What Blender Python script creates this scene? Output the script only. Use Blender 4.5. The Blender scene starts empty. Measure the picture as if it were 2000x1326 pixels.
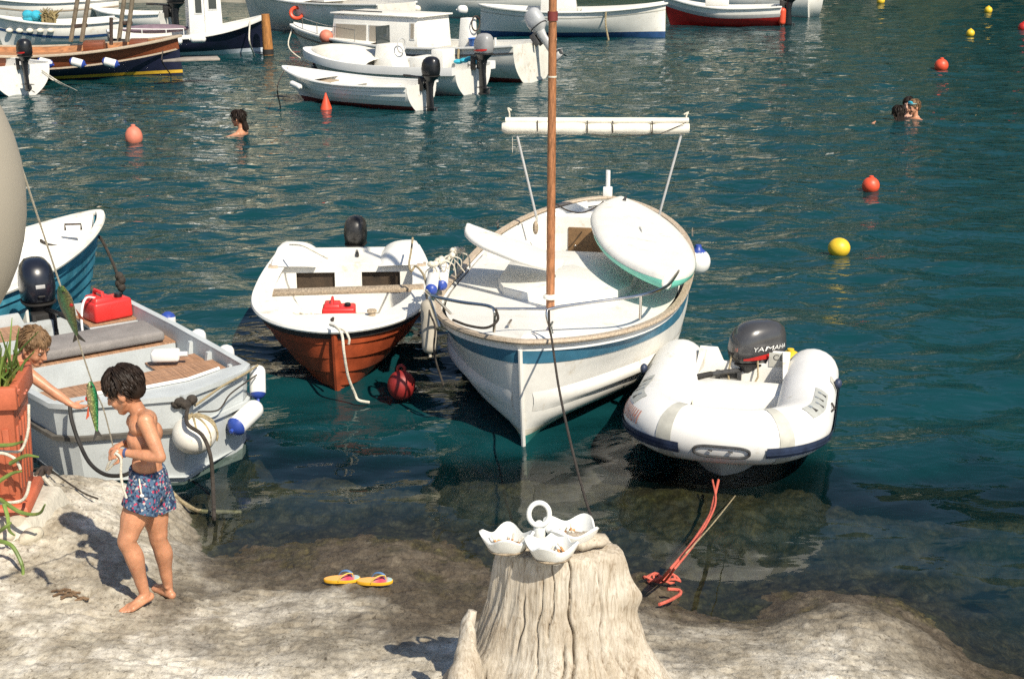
import bpy, bmesh, math, random
import numpy as np
from mathutils import Vector, Matrix, Euler
from mathutils.bvhtree import BVHTree
random.seed(7)
SC = bpy.context.scene
COL = SC.collection
R = math.radians
PI = math.pi
V = Vector

# ------------------------------------------------------------------ camera
CAM_H, PITCH, FPX = 3.9, R(16.9), 2778.0
cam_d = bpy.data.cameras.new('camera')
cam_d.lens = 50.0; cam_d.sensor_width = 36.0; cam_d.clip_start = 0.05; cam_d.clip_end = 1500
cam = bpy.data.objects.new('camera', cam_d); COL.objects.link(cam)
cam.location = (0, 0, CAM_H); cam.rotation_euler = (PI / 2 - PITCH, 0, 0)
SC.camera = cam
# ------------------------------------------------------------------ sky, sun, exposure
SUN_EL = R(47.0)
SUN_H = V((0.55, -0.83, 0)).normalized()          # horizontal direction towards the sun
SUN_V = V((SUN_H.x * math.cos(SUN_EL), SUN_H.y * math.cos(SUN_EL), math.sin(SUN_EL)))
w = bpy.data.worlds.new('World'); SC.world = w; w.use_nodes = True
nt = w.node_tree; nt.nodes.clear()
sky = nt.nodes.new('ShaderNodeTexSky'); sky.sky_type = 'NISHITA'; sky.sun_disc = False
sky.sun_elevation = SUN_EL; sky.sun_rotation = math.atan2(SUN_H.x, SUN_H.y)
sky.dust_density = 0.7; sky.ozone_density = 1.0; sky.air_density = 1.0
bgn = nt.nodes.new('ShaderNodeBackground'); bgn.inputs['Strength'].default_value = 0.088
wo = nt.nodes.new('ShaderNodeOutputWorld')
nt.links.new(sky.outputs[0], bgn.inputs[0]); nt.links.new(bgn.outputs[0], wo.inputs[0])
sl = bpy.data.lights.new('sun', 'SUN'); sl.energy = 4.6; sl.angle = R(0.55); sl.color = (1.0, 0.915, 0.77)
so = bpy.data.objects.new('sun', sl); COL.objects.link(so)
so.rotation_euler = SUN_V.to_track_quat('Z', 'Y').to_euler(); so.location = (20, -20, 30)
vs = SC.view_settings
vs.view_transform = 'Standard'; vs.look = 'None'; vs.gamma = 1.0; vs.exposure = 0.48; vs.use_curve_mapping = False
SC.render.engine = 'CYCLES'
cy = SC.cycles
cy.use_denoising = False; cy.max_bounces = 8; cy.transparent_max_bounces = 8
cy.diffuse_bounces = 2; cy.glossy_bounces = 3; cy.transmission_bounces = 2
cy.caustics_reflective = False; cy.caustics_refractive = False; cy.sample_clamp_indirect = 4

# ------------------------------------------------------------------ survey helpers
FWD = V((0, math.cos(PITCH), -math.sin(PITCH))); UPV = V((0, math.sin(PITCH), math.cos(PITCH)))
def ray(px, py):
    return FWD + V(((px - 1000) / FPX, 0, 0)) - UPV * ((py - 663) / FPX)
def G(px, py, z=0.0):
    d = ray(px, py); k = (z - CAM_H) / d.z
    return V((d.x * k, d.y * k, z))
def D(px, py, Y):
    d = ray(px, py); k = Y / d.y
    return V((d.x * k, Y, CAM_H + d.z * k))
def smooth(a, b, x):
    t = min(1, max(0, (x - a) / (b - a))); return t * t * (3 - 2 * t)
def lerp(a, b, t): return a + (b - a) * t

# ------------------------------------------------------------------ materials
MATS = {}
def mat(name, col, rough=0.5, var=0.12, vs=5.0, stain=None, sfac=0.0, sscale=3.0, bump=0.0, bscale=60.0,
        metal=0.0, coat=0.0, stretch=None, spec=0.5, sss=0.0, fine=0.0, fscale=90.0):
    if name in MATS: return MATS[name]
    m = bpy.data.materials.new(name); m.use_nodes = True
    n = m.node_tree.nodes; l = m.node_tree.links
    b = n['Principled BSDF']
    tc = n.new('ShaderNodeTexCoord'); mp = n.new('ShaderNodeMapping')
    l.new(tc.outputs['Object'], mp.inputs[0])
    if stretch: mp.inputs['Scale'].default_value = stretch
    nz = n.new('ShaderNodeTexNoise'); nz.inputs['Scale'].default_value = vs; nz.inputs['Detail'].default_value = 6
    nz.inputs['Roughness'].default_value = 0.6
    l.new(mp.outputs[0], nz.inputs['Vector'])
    mx = n.new('ShaderNodeMix'); mx.data_type = 'RGBA'
    c = V(col)
    mx.inputs[6].default_value = (*[max(0, x * (1 - var * 1.6)) for x in col], 1)
    mx.inputs[7].default_value = (*[min(1, x * (1 + var)) for x in col], 1)
    mr = n.new('ShaderNodeMapRange'); mr.inputs[1].default_value = 0.3; mr.inputs[2].default_value = 0.7
    l.new(nz.outputs[0], mr.inputs[0]); l.new(mr.outputs[0], mx.inputs[0])
    out = mx.outputs[2]
    if fine:
        n4 = n.new('ShaderNodeTexNoise'); n4.inputs['Scale'].default_value = fscale; n4.inputs['Detail'].default_value = 3
        l.new(mp.outputs[0], n4.inputs['Vector'])
        r4 = n.new('ShaderNodeMapRange'); r4.inputs[1].default_value = 0.3; r4.inputs[2].default_value = 0.7
        r4.inputs[3].default_value = 1 - fine; r4.inputs[4].default_value = 1 + fine
        l.new(n4.outputs[0], r4.inputs[0])
        mu = n.new('ShaderNodeMix'); mu.data_type = 'RGBA'; mu.blend_type = 'MULTIPLY'; mu.inputs[0].default_value = 1
        l.new(out, mu.inputs[6]); l.new(r4.outputs[0], mu.inputs[7]); out = mu.outputs[2]
    if stain:
        n2 = n.new('ShaderNodeTexNoise'); n2.inputs['Scale'].default_value = sscale; n2.inputs['Detail'].default_value = 8
        n2.inputs['Roughness'].default_value = 0.7
        l.new(mp.outputs[0], n2.inputs['Vector'])
        m2 = n.new('ShaderNodeMapRange'); m2.inputs[1].default_value = 0.70 - sfac * 0.35; m2.inputs[2].default_value = 0.78 - sfac * 0.2
        m2.inputs[4].default_value = 0.85
        l.new(n2.outputs[0], m2.inputs[0])
        x2 = n.new('ShaderNodeMix'); x2.data_type = 'RGBA'
        l.new(m2.outputs[0], x2.inputs[0]); l.new(out, x2.inputs[6]); x2.inputs[7].default_value = (*stain, 1)
        out = x2.outputs[2]
    l.new(out, b.inputs['Base Color'])
    b.inputs['Roughness'].default_value = rough; b.inputs['Metallic'].default_value = metal
    b.inputs['Coat Weight'].default_value = coat; b.inputs['Specular IOR Level'].default_value = spec
    if sss:
        b.inputs['Subsurface Weight'].default_value = sss; b.inputs['Subsurface Radius'].default_value = (0.02, 0.008, 0.004)
        b.inputs['Subsurface Scale'].default_value = 0.4
    if bump:
        n3 = n.new('ShaderNodeTexNoise'); n3.inputs['Scale'].default_value = bscale; n3.inputs['Detail'].default_value = 4
        l.new(mp.outputs[0], n3.inputs['Vector'])
        bp = n.new('ShaderNodeBump'); bp.inputs['Strength'].default_value = bump; bp.inputs['Distance'].default_value = 0.02
        l.new(n3.outputs[0], bp.inputs['Height']); l.new(bp.outputs[0], b.inputs['Normal'])
    MATS[name] = m
    return m

GEL = mat('white_gelcoat', (0.80, 0.78, 0.72), 0.35, 0.05, 3, stain=(0.58, 0.50, 0.38), sfac=0.32, sscale=4.5, fine=0.03, fscale=20)
GELD = mat('worn_white_paint', (0.76, 0.73, 0.65), 0.5, 0.1, 4, stain=(0.42, 0.33, 0.22), sfac=0.38, sscale=5)
WHITE = mat('white_paint', (0.78, 0.77, 0.73), 0.4, 0.05, 4)
CREAM = mat('cream_paint', (0.70, 0.66, 0.56), 0.5, 0.08, 4, stain=(0.45, 0.38, 0.26), sfac=0.25)
NAVY = mat('navy_paint', (0.012, 0.014, 0.035), 0.35, 0.2, 4)
NAVYR = mat('navy_rubber', (0.03, 0.045, 0.09), 0.5, 0.25, 14, stain=(0.16, 0.18, 0.2), sfac=0.3, sscale=12)
BLACK = mat('black_plastic', (0.012, 0.012, 0.014), 0.35, 0.3, 12, coat=0.2)
BLACKR = mat('black_rubber', (0.02, 0.018, 0.016), 0.7, 0.3, 10)
DKGREY = mat('dark_grey_metal', (0.06, 0.06, 0.06), 0.45, 0.25, 20, stain=(0.16, 0.1, 0.06), sfac=0.25, sscale=14)
GREYC = mat('grey_cowl', (0.055, 0.054, 0.055), 0.28, 0.15, 6, coat=0.5)
LGREY = mat('light_grey_paint', (0.45, 0.45, 0.44), 0.4, 0.1, 6)
ALU = mat('grey_skiff_paint', (0.50, 0.53, 0.53), 0.5, 0.1, 3, stain=(0.33, 0.33, 0.30), sfac=0.3, sscale=4, fine=0.06)
STEEL = mat('stainless_steel', (0.62, 0.60, 0.56), 0.22, 0.1, 8, metal=1.0)
IRON = mat('rusty_iron', (0.05, 0.035, 0.028), 0.8, 0.3, 20, stain=(0.16, 0.07, 0.03), sfac=0.4, sscale=20)
REDH = mat('red_hull_paint', (0.40, 0.075, 0.025), 0.5, 0.25, 5, stain=(0.22, 0.05, 0.02), sfac=0.4, sscale=7, bump=0.1)
ORNG = mat('orange_red_plastic', (0.72, 0.085, 0.035), 0.45, 0.1, 6, stain=(0.5, 0.16, 0.1), sfac=0.25)
REDT = mat('red_tank_plastic', (0.68, 0.035, 0.03), 0.38, 0.1, 6, fine=0.05, coat=0.2)
SALM = mat('faded_salmon_plastic', (0.62, 0.19, 0.12), 0.6, 0.12, 6)
REDP = mat('red_paint', (0.50, 0.02, 0.015), 0.45, 0.2, 5)
MAROON = mat('maroon_antifoul', (0.17, 0.03, 0.025), 0.7, 0.25, 6)
YEL = mat('yellow_plastic', (0.75, 0.50, 0.03), 0.45, 0.12, 6)
BLUEP = mat('blue_plastic', (0.03, 0.07, 0.34), 0.4, 0.15, 6)
BLUES = mat('blue_stripe', (0.045, 0.165, 0.255), 0.45, 0.15, 6, stain=(0.14, 0.34, 0.45), sfac=0.3)
BLUEH = mat('blue_hull_paint', (0.055, 0.27, 0.38), 0.5, 0.25, 5, stain=(0.20, 0.45, 0.52), sfac=0.4, sscale=6, bump=0.1)
BLUEA = mat('blue_antifoul', (0.02, 0.07, 0.19), 0.6, 0.2, 5)
TEALA = mat('green_antifoul', (0.03, 0.22, 0.20), 0.6, 0.25, 6, stain=(0.4, 0.42, 0.3), sfac=0.3)
CYANC = mat('turquoise_cloth', (0.03, 0.36, 0.48), 0.8, 0.2, 8)
WOODT = mat('teak_planks', (0.37, 0.205, 0.115), 0.6, 0.3, 8, stretch=(0.6, 14, 6), bump=0.15)
WOODW = mat('weathered_wood', (0.42, 0.33, 0.23), 0.75, 0.3, 7, stretch=(2, 12, 12), bump=0.3, stain=(0.2, 0.14, 0.09), sfac=0.3)
WOODR = mat('varnished_rail', (0.47, 0.38, 0.28), 0.55, 0.25, 8, stretch=(2, 14, 10), stain=(0.3, 0.2, 0.12), sfac=0.4)
MASTW = mat('varnished_mast', (0.36, 0.155, 0.068), 0.4, 0.35, 9, stretch=(9, 9, 1.2), coat=0.15, fine=0.2, fscale=25)
BROWNH = mat('brown_bulwark', (0.20, 0.055, 0.02), 0.45, 0.3, 6, stretch=(1, 6, 10), fine=0.15)
DECKB = mat('brown_deck', (0.42, 0.19, 0.08), 0.6, 0.3, 5, stretch=(1, 8, 3))
CUSH = mat('grey_foam_cushion', (0.235, 0.215, 0.20), 0.95, 0.12, 8, fine=0.2, fscale=140, bump=0.25, bscale=200)
ROPEW = mat('white_rope', (0.66, 0.61, 0.50), 0.85, 0.2, 30, bump=0.4, bscale=160)
ROPET = mat('tan_rope', (0.36, 0.29, 0.17), 0.9, 0.3, 30, bump=0.4, bscale=160)
ROPEK = mat('dark_rope', (0.045, 0.036, 0.028), 0.85, 0.35, 30, bump=0.4, bscale=160)
ROPEO = mat('coral_rope', (0.62, 0.13, 0.085), 0.8, 0.2, 30, bump=0.4, bscale=160)
PVC = mat('white_pvc_tube', (0.78, 0.77, 0.74), 0.42, 0.04, 3, stain=(0.55, 0.52, 0.42), sfac=0.3, sscale=3)
PVCG = mat('grey_strap', (0.50, 0.49, 0.43), 0.6, 0.12, 9)
CANV = mat('cream_canvas', (0.74, 0.70, 0.60), 0.85, 0.08, 6, bump=0.2, bscale=25)
CURT = mat('beige_curtain', (0.34, 0.30, 0.24), 0.85, 0.25, 14, stretch=(14, 14, 0.5))
GLASS = mat('dark_glass', (0.05, 0.06, 0.06), 0.08, 0.1, 3)
DARK = mat('painted_shade', (0.05, 0.032, 0.018), 0.8, 0.3, 6)  # dark colour standing in for the shade inside lockers
SKIN = mat('tanned_skin', (0.53, 0.245, 0.135), 0.42, 0.16, 7, sss=0.12, fine=0.10, fscale=45, stain=(0.42, 0.15, 0.08), sfac=0.3, sscale=9, bump=0.06, bscale=220)
SKIN2 = mat('fair_tanned_skin', (0.53, 0.25, 0.145), 0.45, 0.15, 7, sss=0.12, fine=0.08, fscale=45, stain=(0.44, 0.16, 0.09), sfac=0.3, sscale=9)
HAIRD = mat('dark_brown_hair', (0.020, 0.012, 0.008), 0.55, 0.4, 30, spec=0.25)
HAIRB = mat('sandy_hair', (0.19, 0.115, 0.06), 0.6, 0.35, 30, spec=0.25)
MINT = mat('mint_rail', (0.18, 0.60, 0.47), 0.5, 0.08, 6)
TERRA = mat('terracotta_plastic', (0.45, 0.115, 0.055), 0.55, 0.15, 7, stain=(0.3, 0.08, 0.05), sfac=0.2, fine=0.08)
HATCHB = mat('brown_hatch', (0.20, 0.115, 0.05), 0.55, 0.25, 10)

# ------------------------------------------------------------------ mesh building
TM = {}
def obj_from(name, verts, faces, m, parent=None, sm=True, ang=40, world=False, bevel=0.0, seg=2, extra=None):
    verts = [V(v) for v in verts]
    if parent is not None and world:
        Mi = TM[parent.name].inverted(); verts = [Mi @ v for v in verts]
    org = V((0, 0, 0))
    if parent is None:
        mn = [min(v[i] for v in verts) for i in range(3)]; mxx = [max(v[i] for v in verts) for i in range(3)]
        org = V(((mn[0] + mxx[0]) / 2, (mn[1] + mxx[1]) / 2, mn[2])); verts = [v - org for v in verts]
    me = bpy.data.meshes.new(name)
    me.from_pydata([tuple(v) for v in verts], [], faces); me.update()
    bm = bmesh.new(); bm.from_mesh(me)
    bmesh.ops.recalc_face_normals(bm, faces=bm.faces)
    if bevel > 0:
        ed = [e for e in bm.edges if len(e.link_faces) == 2 and e.calc_face_angle(0) > R(28)]
        bmesh.ops.bevel(bm, geom=ed, offset=bevel, segments=seg, profile=0.5, affect='EDGES', clamp_overlap=True)
    bm.to_mesh(me); bm.free()
    if sm:
        me.polygons.foreach_set('use_smooth', [True] * len(me.polygons))
        try: me.set_sharp_from_angle(angle=R(ang))
        except Exception: pass
    me.materials.append(m)
    o = bpy.data.objects.new(name, me); COL.objects.link(o)
    o.location = org
    if parent is not None: o.parent = parent
    return o

class MB:
    def __init__(s): s.v = []; s.f = []
    def add(s, vs, fs):
        k = len(s.v); s.v += [V(v) for v in vs]; s.f += [[i + k for i in f] for f in fs]; return s
    def box(s, c, d, rot=None, taper=1.0):
        c = V(c); out = []
        for z in (-1, 1):
            k = taper if z > 0 else 1
            for x, y in ((-1, -1), (1, -1), (1, 1), (-1, 1)):
                p = V((x * d[0] / 2 * k, y * d[1] / 2 * k, z * d[2] / 2))
                out.append(c + (rot @ p if rot else p))
        return s.add(out, [(3, 2, 1, 0), (4, 5, 6, 7), (0, 1, 5, 4), (1, 2, 6, 5), (2, 3, 7, 6), (3, 0, 4, 7)])
    def hexa(s, p):      # eight corners: bottom four, top four
        return s.add(p, [(3, 2, 1, 0), (4, 5, 6, 7), (0, 1, 5, 4), (1, 2, 6, 5), (2, 3, 7, 6), (3, 0, 4, 7)])
    def slab(s, pts, th, up=None):   # polygon given thickness
        n = up or (V(pts[1]) - V(pts[0])).cross(V(pts[2]) - V(pts[0])).normalized()
        k = len(pts); a = [V(p) for p in pts]; b = [V(p) + n * th for p in pts]
        return s.add(a + b, [list(range(k))[::-1], [i + k for i in range(k)]] + [(i, (i + 1) % k, (i + 1) % k + k, i + k) for i in range(k)])
    def loft(s, rings, closed=True, caps=True):
        n = len(rings[0]); vs = [p for r in rings for p in r]; fs = []
        for i in range(len(rings) - 1):
            for j in range(n if closed else n - 1):
                a = i * n + j; b = i * n + (j + 1) % n
                fs.append((a, b, b + n, a + n))
        if caps and closed:
            fs.append(list(range(n))[::-1]); fs.append([(len(rings) - 1) * n + j for j in range(n)])
        return s.add(vs, fs)
    def tube(s, pts, r, n=8, caps=True, flat=1.0):
        pts = [V(p) for p in pts]; k = len(pts)
        rs = r if isinstance(r, (list, tuple)) else [r] * k
        t0 = (pts[1] - pts[0]).normalized()
        a = V((0, 0, 1)) if abs(t0.z) < 0.9 else V((1, 0, 0))
        nrm = (a - t0 * a.dot(t0)).normalized(); rings = []
        for i in range(k):
            t = (pts[min(i + 1, k - 1)] - pts[max(i - 1, 0)])
            t = t.normalized() if t.length > 1e-9 else t0
            nrm = nrm - t * nrm.dot(t)
            nrm = nrm.normalized() if nrm.length > 1e-6 else t.orthogonal().normalized()
            bn = t.cross(nrm)
            rings.append([pts[i] + nrm * (math.cos(q) * rs[i] * flat) + bn * (math.sin(q) * rs[i]) for q in [2 * PI * j / n for j in range(n)]])
        return s.loft(rings, True, caps)
    def lathe(s, prof, n=20, c=(0, 0, 0), M=None):
        rings = []
        for (r, z) in prof:
            ring = [V((max(r, 1e-4) * math.cos(2 * PI * j / n), max(r, 1e-4) * math.sin(2 * PI * j / n), z)) for j in range(n)]
            rings.append([(M @ p if M else p + V(c)) for p in ring])
        return s.loft(rings)
    def ell(s, c, rad, rot=None, nu=14, nv=9):
        c = V(c); rings = []
        for i in range(nv + 1):
            th = -PI / 2 + PI * i / nv; th = max(min(th, PI / 2 - 0.02), -PI / 2 + 0.02)
            ring = []
            for j in range(nu):
                ph = 2 * PI * j / nu
                p = V((rad[0] * math.cos(th) * math.cos(ph), rad[1] * math.cos(th) * math.sin(ph), rad[2] * math.sin(th)))
                ring.append(c + (rot @ p if rot else p))
            rings.append(ring)
        return s.loft(rings)
    def cap(s, p0, p1, r0, r1, n=12):       # tapered capsule
        p0 = V(p0); p1 = V(p1); d = (p1 - p0); L = d.length
        if L < 1e-6: return s.ell(p0, (r0, r0, r0))
        d /= L; pts = []; rs = []
        for a in (-80, -50, -20): pts.append(p0 + d * (r0 * math.sin(R(a)))); rs.append(r0 * math.cos(R(a)))
        for a in (20, 50, 80): pts.append(p1 + d * (r1 * math.sin(R(a)))); rs.append(r1 * math.cos(R(a)))
        return s.tube(pts, rs, n)
    def sheet(s, rows):
        n = len(rows[0]); vs = [p for r in rows for p in r]; fs = []
        for i in range(len(rows) - 1):
            for j in range(n - 1):
                a = i * n + j; fs.append((a, a + 1, a + n + 1, a + n))
        return s.add(vs, fs)
    def sweep(s, path, prof, closed=False):
        # prof: list of (outward, up); outward is to the right-hand side of travel in plan
        path = [V(p) for p in path]; k = len(path); rings = []
        for i in range(k):
            if closed: t = path[(i + 1) % k] - path[i - 1]
            else: t = path[min(i + 1, k - 1)] - path[max(i - 1, 0)]
            t.z = 0; t.normalize(); nn = V((t.y, -t.x, 0))
            rings.append([path[i] + nn * a + V((0, 0, b)) for a, b in prof])
        if closed: rings.append(rings[0])
        return s.loft(rings, True, not closed)
    def build(s, name, m, parent=None, **k): return obj_from(name, s.v, s.f, m, parent, **k)

def catmull(pts, n=8):
    pts = [V(p) for p in pts]; out = []
    P = [pts[0] * 2 - pts[1]] + pts + [pts[-1] * 2 - pts[-2]]
    for i in range(1, len(P) - 2):
        for j in range(n):
            t = j / n; a, b, c, d = P[i - 1], P[i], P[i + 1], P[i + 2]
            out.append(0.5 * ((2 * b) + (c - a) * t + (2 * a - 5 * b + 4 * c - d) * t * t + (3 * b - a - 3 * c + d) * t ** 3))
    out.append(pts[-1]); return out
def sagline(a, b, sag, n=14):
    a = V(a); b = V(b); return [a.lerp(b, i / n) - V((0, 0, sag * 4 * (i / n) * (1 - i / n))) for i in range(n + 1)]

def tag(o, label=None, cat=None, group=None, kind=None):
    if label: o['label'] = label
    if cat: o['category'] = cat
    if group: o['group'] = group
    if kind: o['kind'] = kind
    return o
def thing(name, label, cat, loc=(0, 0, 0), rz=0.0, group=None, rot=None):
    o = bpy.data.objects.new(name, None); COL.objects.link(o); o.empty_display_size = 0.1
    o.location = loc
    o.rotation_euler = rot if rot else (0, 0, rz)
    TM[o.name] = Matrix.Translation(V(loc)) @ (rot.to_matrix().to_4x4() if rot else Matrix.Rotation(rz, 4, 'Z'))
    return tag(o, label, cat, group)
def copy_thing(src, loc, rz, label, group=None):
    o = src.copy(); COL.objects.link(o); o.location = loc; o.rotation_euler = (0, 0, rz); o['label'] = label
    if group: o['group'] = group
    for c in src.children:
        d = c.copy(); COL.objects.link(d); d.parent = o
        for e in c.children:
            g = e.copy(); COL.objects.link(g); g.parent = d
    return o
def rope(name, pts, r, m, label, group=None, spline=True, n=6):
    p = catmull(pts, n) if spline else pts
    return tag(MB().tube(p, r, 7).build(name, m), label, 'rope', group)
def text_mesh(txt, size=1.0, shear=0.0):
    cu = bpy.data.curves.new('lettering', 'FONT'); cu.body = txt; cu.size = size; cu.align_x = 'CENTER'; cu.align_y = 'CENTER'; cu.shear = shear
    ob = bpy.data.objects.new('lettering', cu); COL.objects.link(ob)
    dg = bpy.context.evaluated_depsgraph_get(); me = ob.evaluated_get(dg).to_mesh()
    vs_ = [v.co.copy() for v in me.vertices]; fs_ = [list(p.vertices) for p in me.polygons]
    ob.evaluated_get(dg).to_mesh_clear(); bpy.data.objects.remove(ob); bpy.data.curves.remove(cu)
    return vs_, fs_
def blob(name, mb, m, parent, voxel=0.006, it=6, world=True, fac=0.5):
    """one continuous surface grown over overlapping volumes"""
    o = obj_from(name, mb.v, mb.f, m, parent, sm=True, world=world)
    rm = o.modifiers.new('r', 'REMESH'); rm.mode = 'VOXEL'; rm.voxel_size = voxel; rm.use_smooth_shade = True
    if it:
        s_ = o.modifiers.new('s', 'SMOOTH'); s_.factor = fac; s_.iterations = it
    dg = bpy.context.evaluated_depsgraph_get(); dg.update()
    me = bpy.data.meshes.new_from_object(o.evaluated_get(dg))
    old = o.data; o.modifiers.clear(); o.data = me; bpy.data.meshes.remove(old)
    if not me.materials: me.materials.append(m)
    me.polygons.foreach_set('use_smooth', [True] * len(me.polygons))
    return o

# ------------------------------------------------------------------ smooth random fields
_rng = np.random.RandomState(3)
_GA = _rng.rand(256, 256) * 2 * np.pi
_GX, _GY = np.cos(_GA), np.sin(_GA)
def perlin(x, y, seed=0):
    x = np.asarray(x, float) + seed * 17.37; y = np.asarray(y, float) + seed * 9.71
    xi = np.floor(x).astype(int); yi = np.floor(y).astype(int); xf = x - xi; yf = y - yi
    u = xf ** 3 * (xf * (xf * 6 - 15) + 10); v = yf ** 3 * (yf * (yf * 6 - 15) + 10)
    def g(ix, iy, dx, dy):
        ix = ix & 255; iy = iy & 255; return _GX[ix, iy] * dx + _GY[ix, iy] * dy
    a = g(xi, yi, xf, yf); b = g(xi + 1, yi, xf - 1, yf); c = g(xi, yi + 1, xf, yf - 1); d = g(xi + 1, yi + 1, xf - 1, yf - 1)
    return (a * (1 - u) + b * u) * (1 - v) + (c * (1 - u) + d * u) * v
def fbm(x, y, o=4, seed=0, gain=0.5):
    s = 0; a = 1.0; f = 1.0
    for i in range(o):
        s = s + a * perlin(np.asarray(x) * f, np.asarray(y) * f, seed + i); a *= gain; f *= 2.03
    return s
# ================================================================== the shore: measured heights, then a smooth surface through them
SURVEY = [  # (px, py, height) read off along the waterline, the rock and the flooded shelf
 (400,1078,0),(480,1066,0),(560,1060,0),(640,1052,0),(720,1048,0),(800,1052,0),(870,1062,0),(930,1092,0),(1000,1120,0),(1100,1130,0),
 (1200,1128,0),(1270,1132,0.03),(1330,1168,0.0),(1380,1192,0),(1460,1204,-0.02),(1530,1168,0.03),(1610,1150,0.03),(1700,1162,0.02),(1790,1192,0.02),(1850,1232,0),(1880,1282,-.02),(2000,1305,-.05),(2150,1310,-.05),
 (340,960,0.08),(350,1005,0.06),(375,1045,0.04),
 (-60,920,0.40),(60,925,0.36),(140,930,0.34),(230,945,0.29),(300,965,0.22),(200,1010,0.42),(120,1010,0.5),(100,1100,0.46),(180,1120,0.44),(260,1060,0.36),(350,1080,0.18),
 (250,1195,0.45),(340,1155,0.34),(330,1240,0.47),(0,1160,0.55),(-150,1100,0.6),(-100,1250,0.62),(0,1326,0.64),(200,1326,0.60),(420,1150,0.24),(450,1250,0.42),(450,1326,0.54),
 (560,1120,0.14),(700,1132,0.19),(620,1200,0.30),(650,1326,0.50),(780,1180,0.24),(760,1260,0.40),(850,1130,0.09),(870,1210,0.22),(880,1326,0.47),(1090,1250,0.35),(1090,1400,0.5),
 (1260,1180,0.20),(1300,1240,0.33),(1300,1326,0.47),(1400,1230,0.16),(1480,1250,0.26),(1500,1326,0.44),(1600,1200,0.23),(1640,1260,0.32),(1700,1200,0.20),(1700,1326,0.42),(1780,1230,0.20),(1830,1290,0.16),(1850,1340,0.25),(2000,1350,0.12),(2150,1370,0.15),
 (395,1010,-0.10),(440,1030,-0.14),(520,1030,-0.16),(640,1015,-0.20),(800,1015,-0.20),(950,1040,-0.18),(1100,1060,-0.18),(1250,1080,-0.12),(1380,1110,-0.16),(1500,1110,-0.22),(1650,1110,-0.26),(1800,1130,-0.30),(1900,1180,-0.32),(1960,1240,-0.32),(2100,1200,-0.4),
]
EDGE = [(370,925,-.30),(440,938,-.36),(540,962,-.40),(640,972,-.42),(760,985,-.42),(900,985,-.42),(1050,988,-.42),(1200,1000,-.42),(1350,1006,-.45),(1500,1022,-.5),(1650,1035,-.52),(1800,1050,-.58),(1950,1068,-.62),(2150,1085,-.7)]
sp = [tuple(G(*s)) for s in SURVEY]
for e in EDGE:
    p = G(*e); sp.append(tuple(p)); sp.append((p.x * 1.03, p.y + 0.35, -1.25)); sp.append((p.x * 1.08, p.y + 1.1, -2.6))
sp += [(-3.1, 9.55, -0.55), (-3.6, 9.4, 0.1), (-4.4, 9.6, 0.2), (-6, 9.8, 0.2), (-9, 9.5, 0.3), (-2.6, 9.75, -0.9), (-4.6, 10.6, -1.5), (-7, 11.3, -2.2), (-9, 13, -3.2)]
sp += [(x, y, z) for x in (-9, -4, 0, 4, 9) for (y, z) in ((15, -3.4), (17.5, -3.6))]
sp += [(-9, 6, .7), (-9, 3.5, .8), (-4, 3.2, .75), (0, 3.2, .65), (4, 3.2, .5), (9, 3.2, .4), (9, 6, -.1), (9, 9, -1), (9, 12, -3)]
SPT = np.array(sp)
def _u(r2): return 0.5 * r2 * np.log(r2 + 1e-9)
def _solve():
    P = SPT[:, :2]; n = len(P)
    K = _u(((P[:, None] - P[None]) ** 2).sum(-1)) + np.eye(n) * 0.02
    A = np.zeros((n + 3, n + 3)); A[:n, :n] = K; A[:n, n] = 1; A[:n, n + 1:] = P; A[n, :n] = 1; A[n + 1:, :n] = P.T
    return np.linalg.solve(A, np.concatenate([SPT[:, 2], np.zeros(3)]))
TW = _solve()
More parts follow.
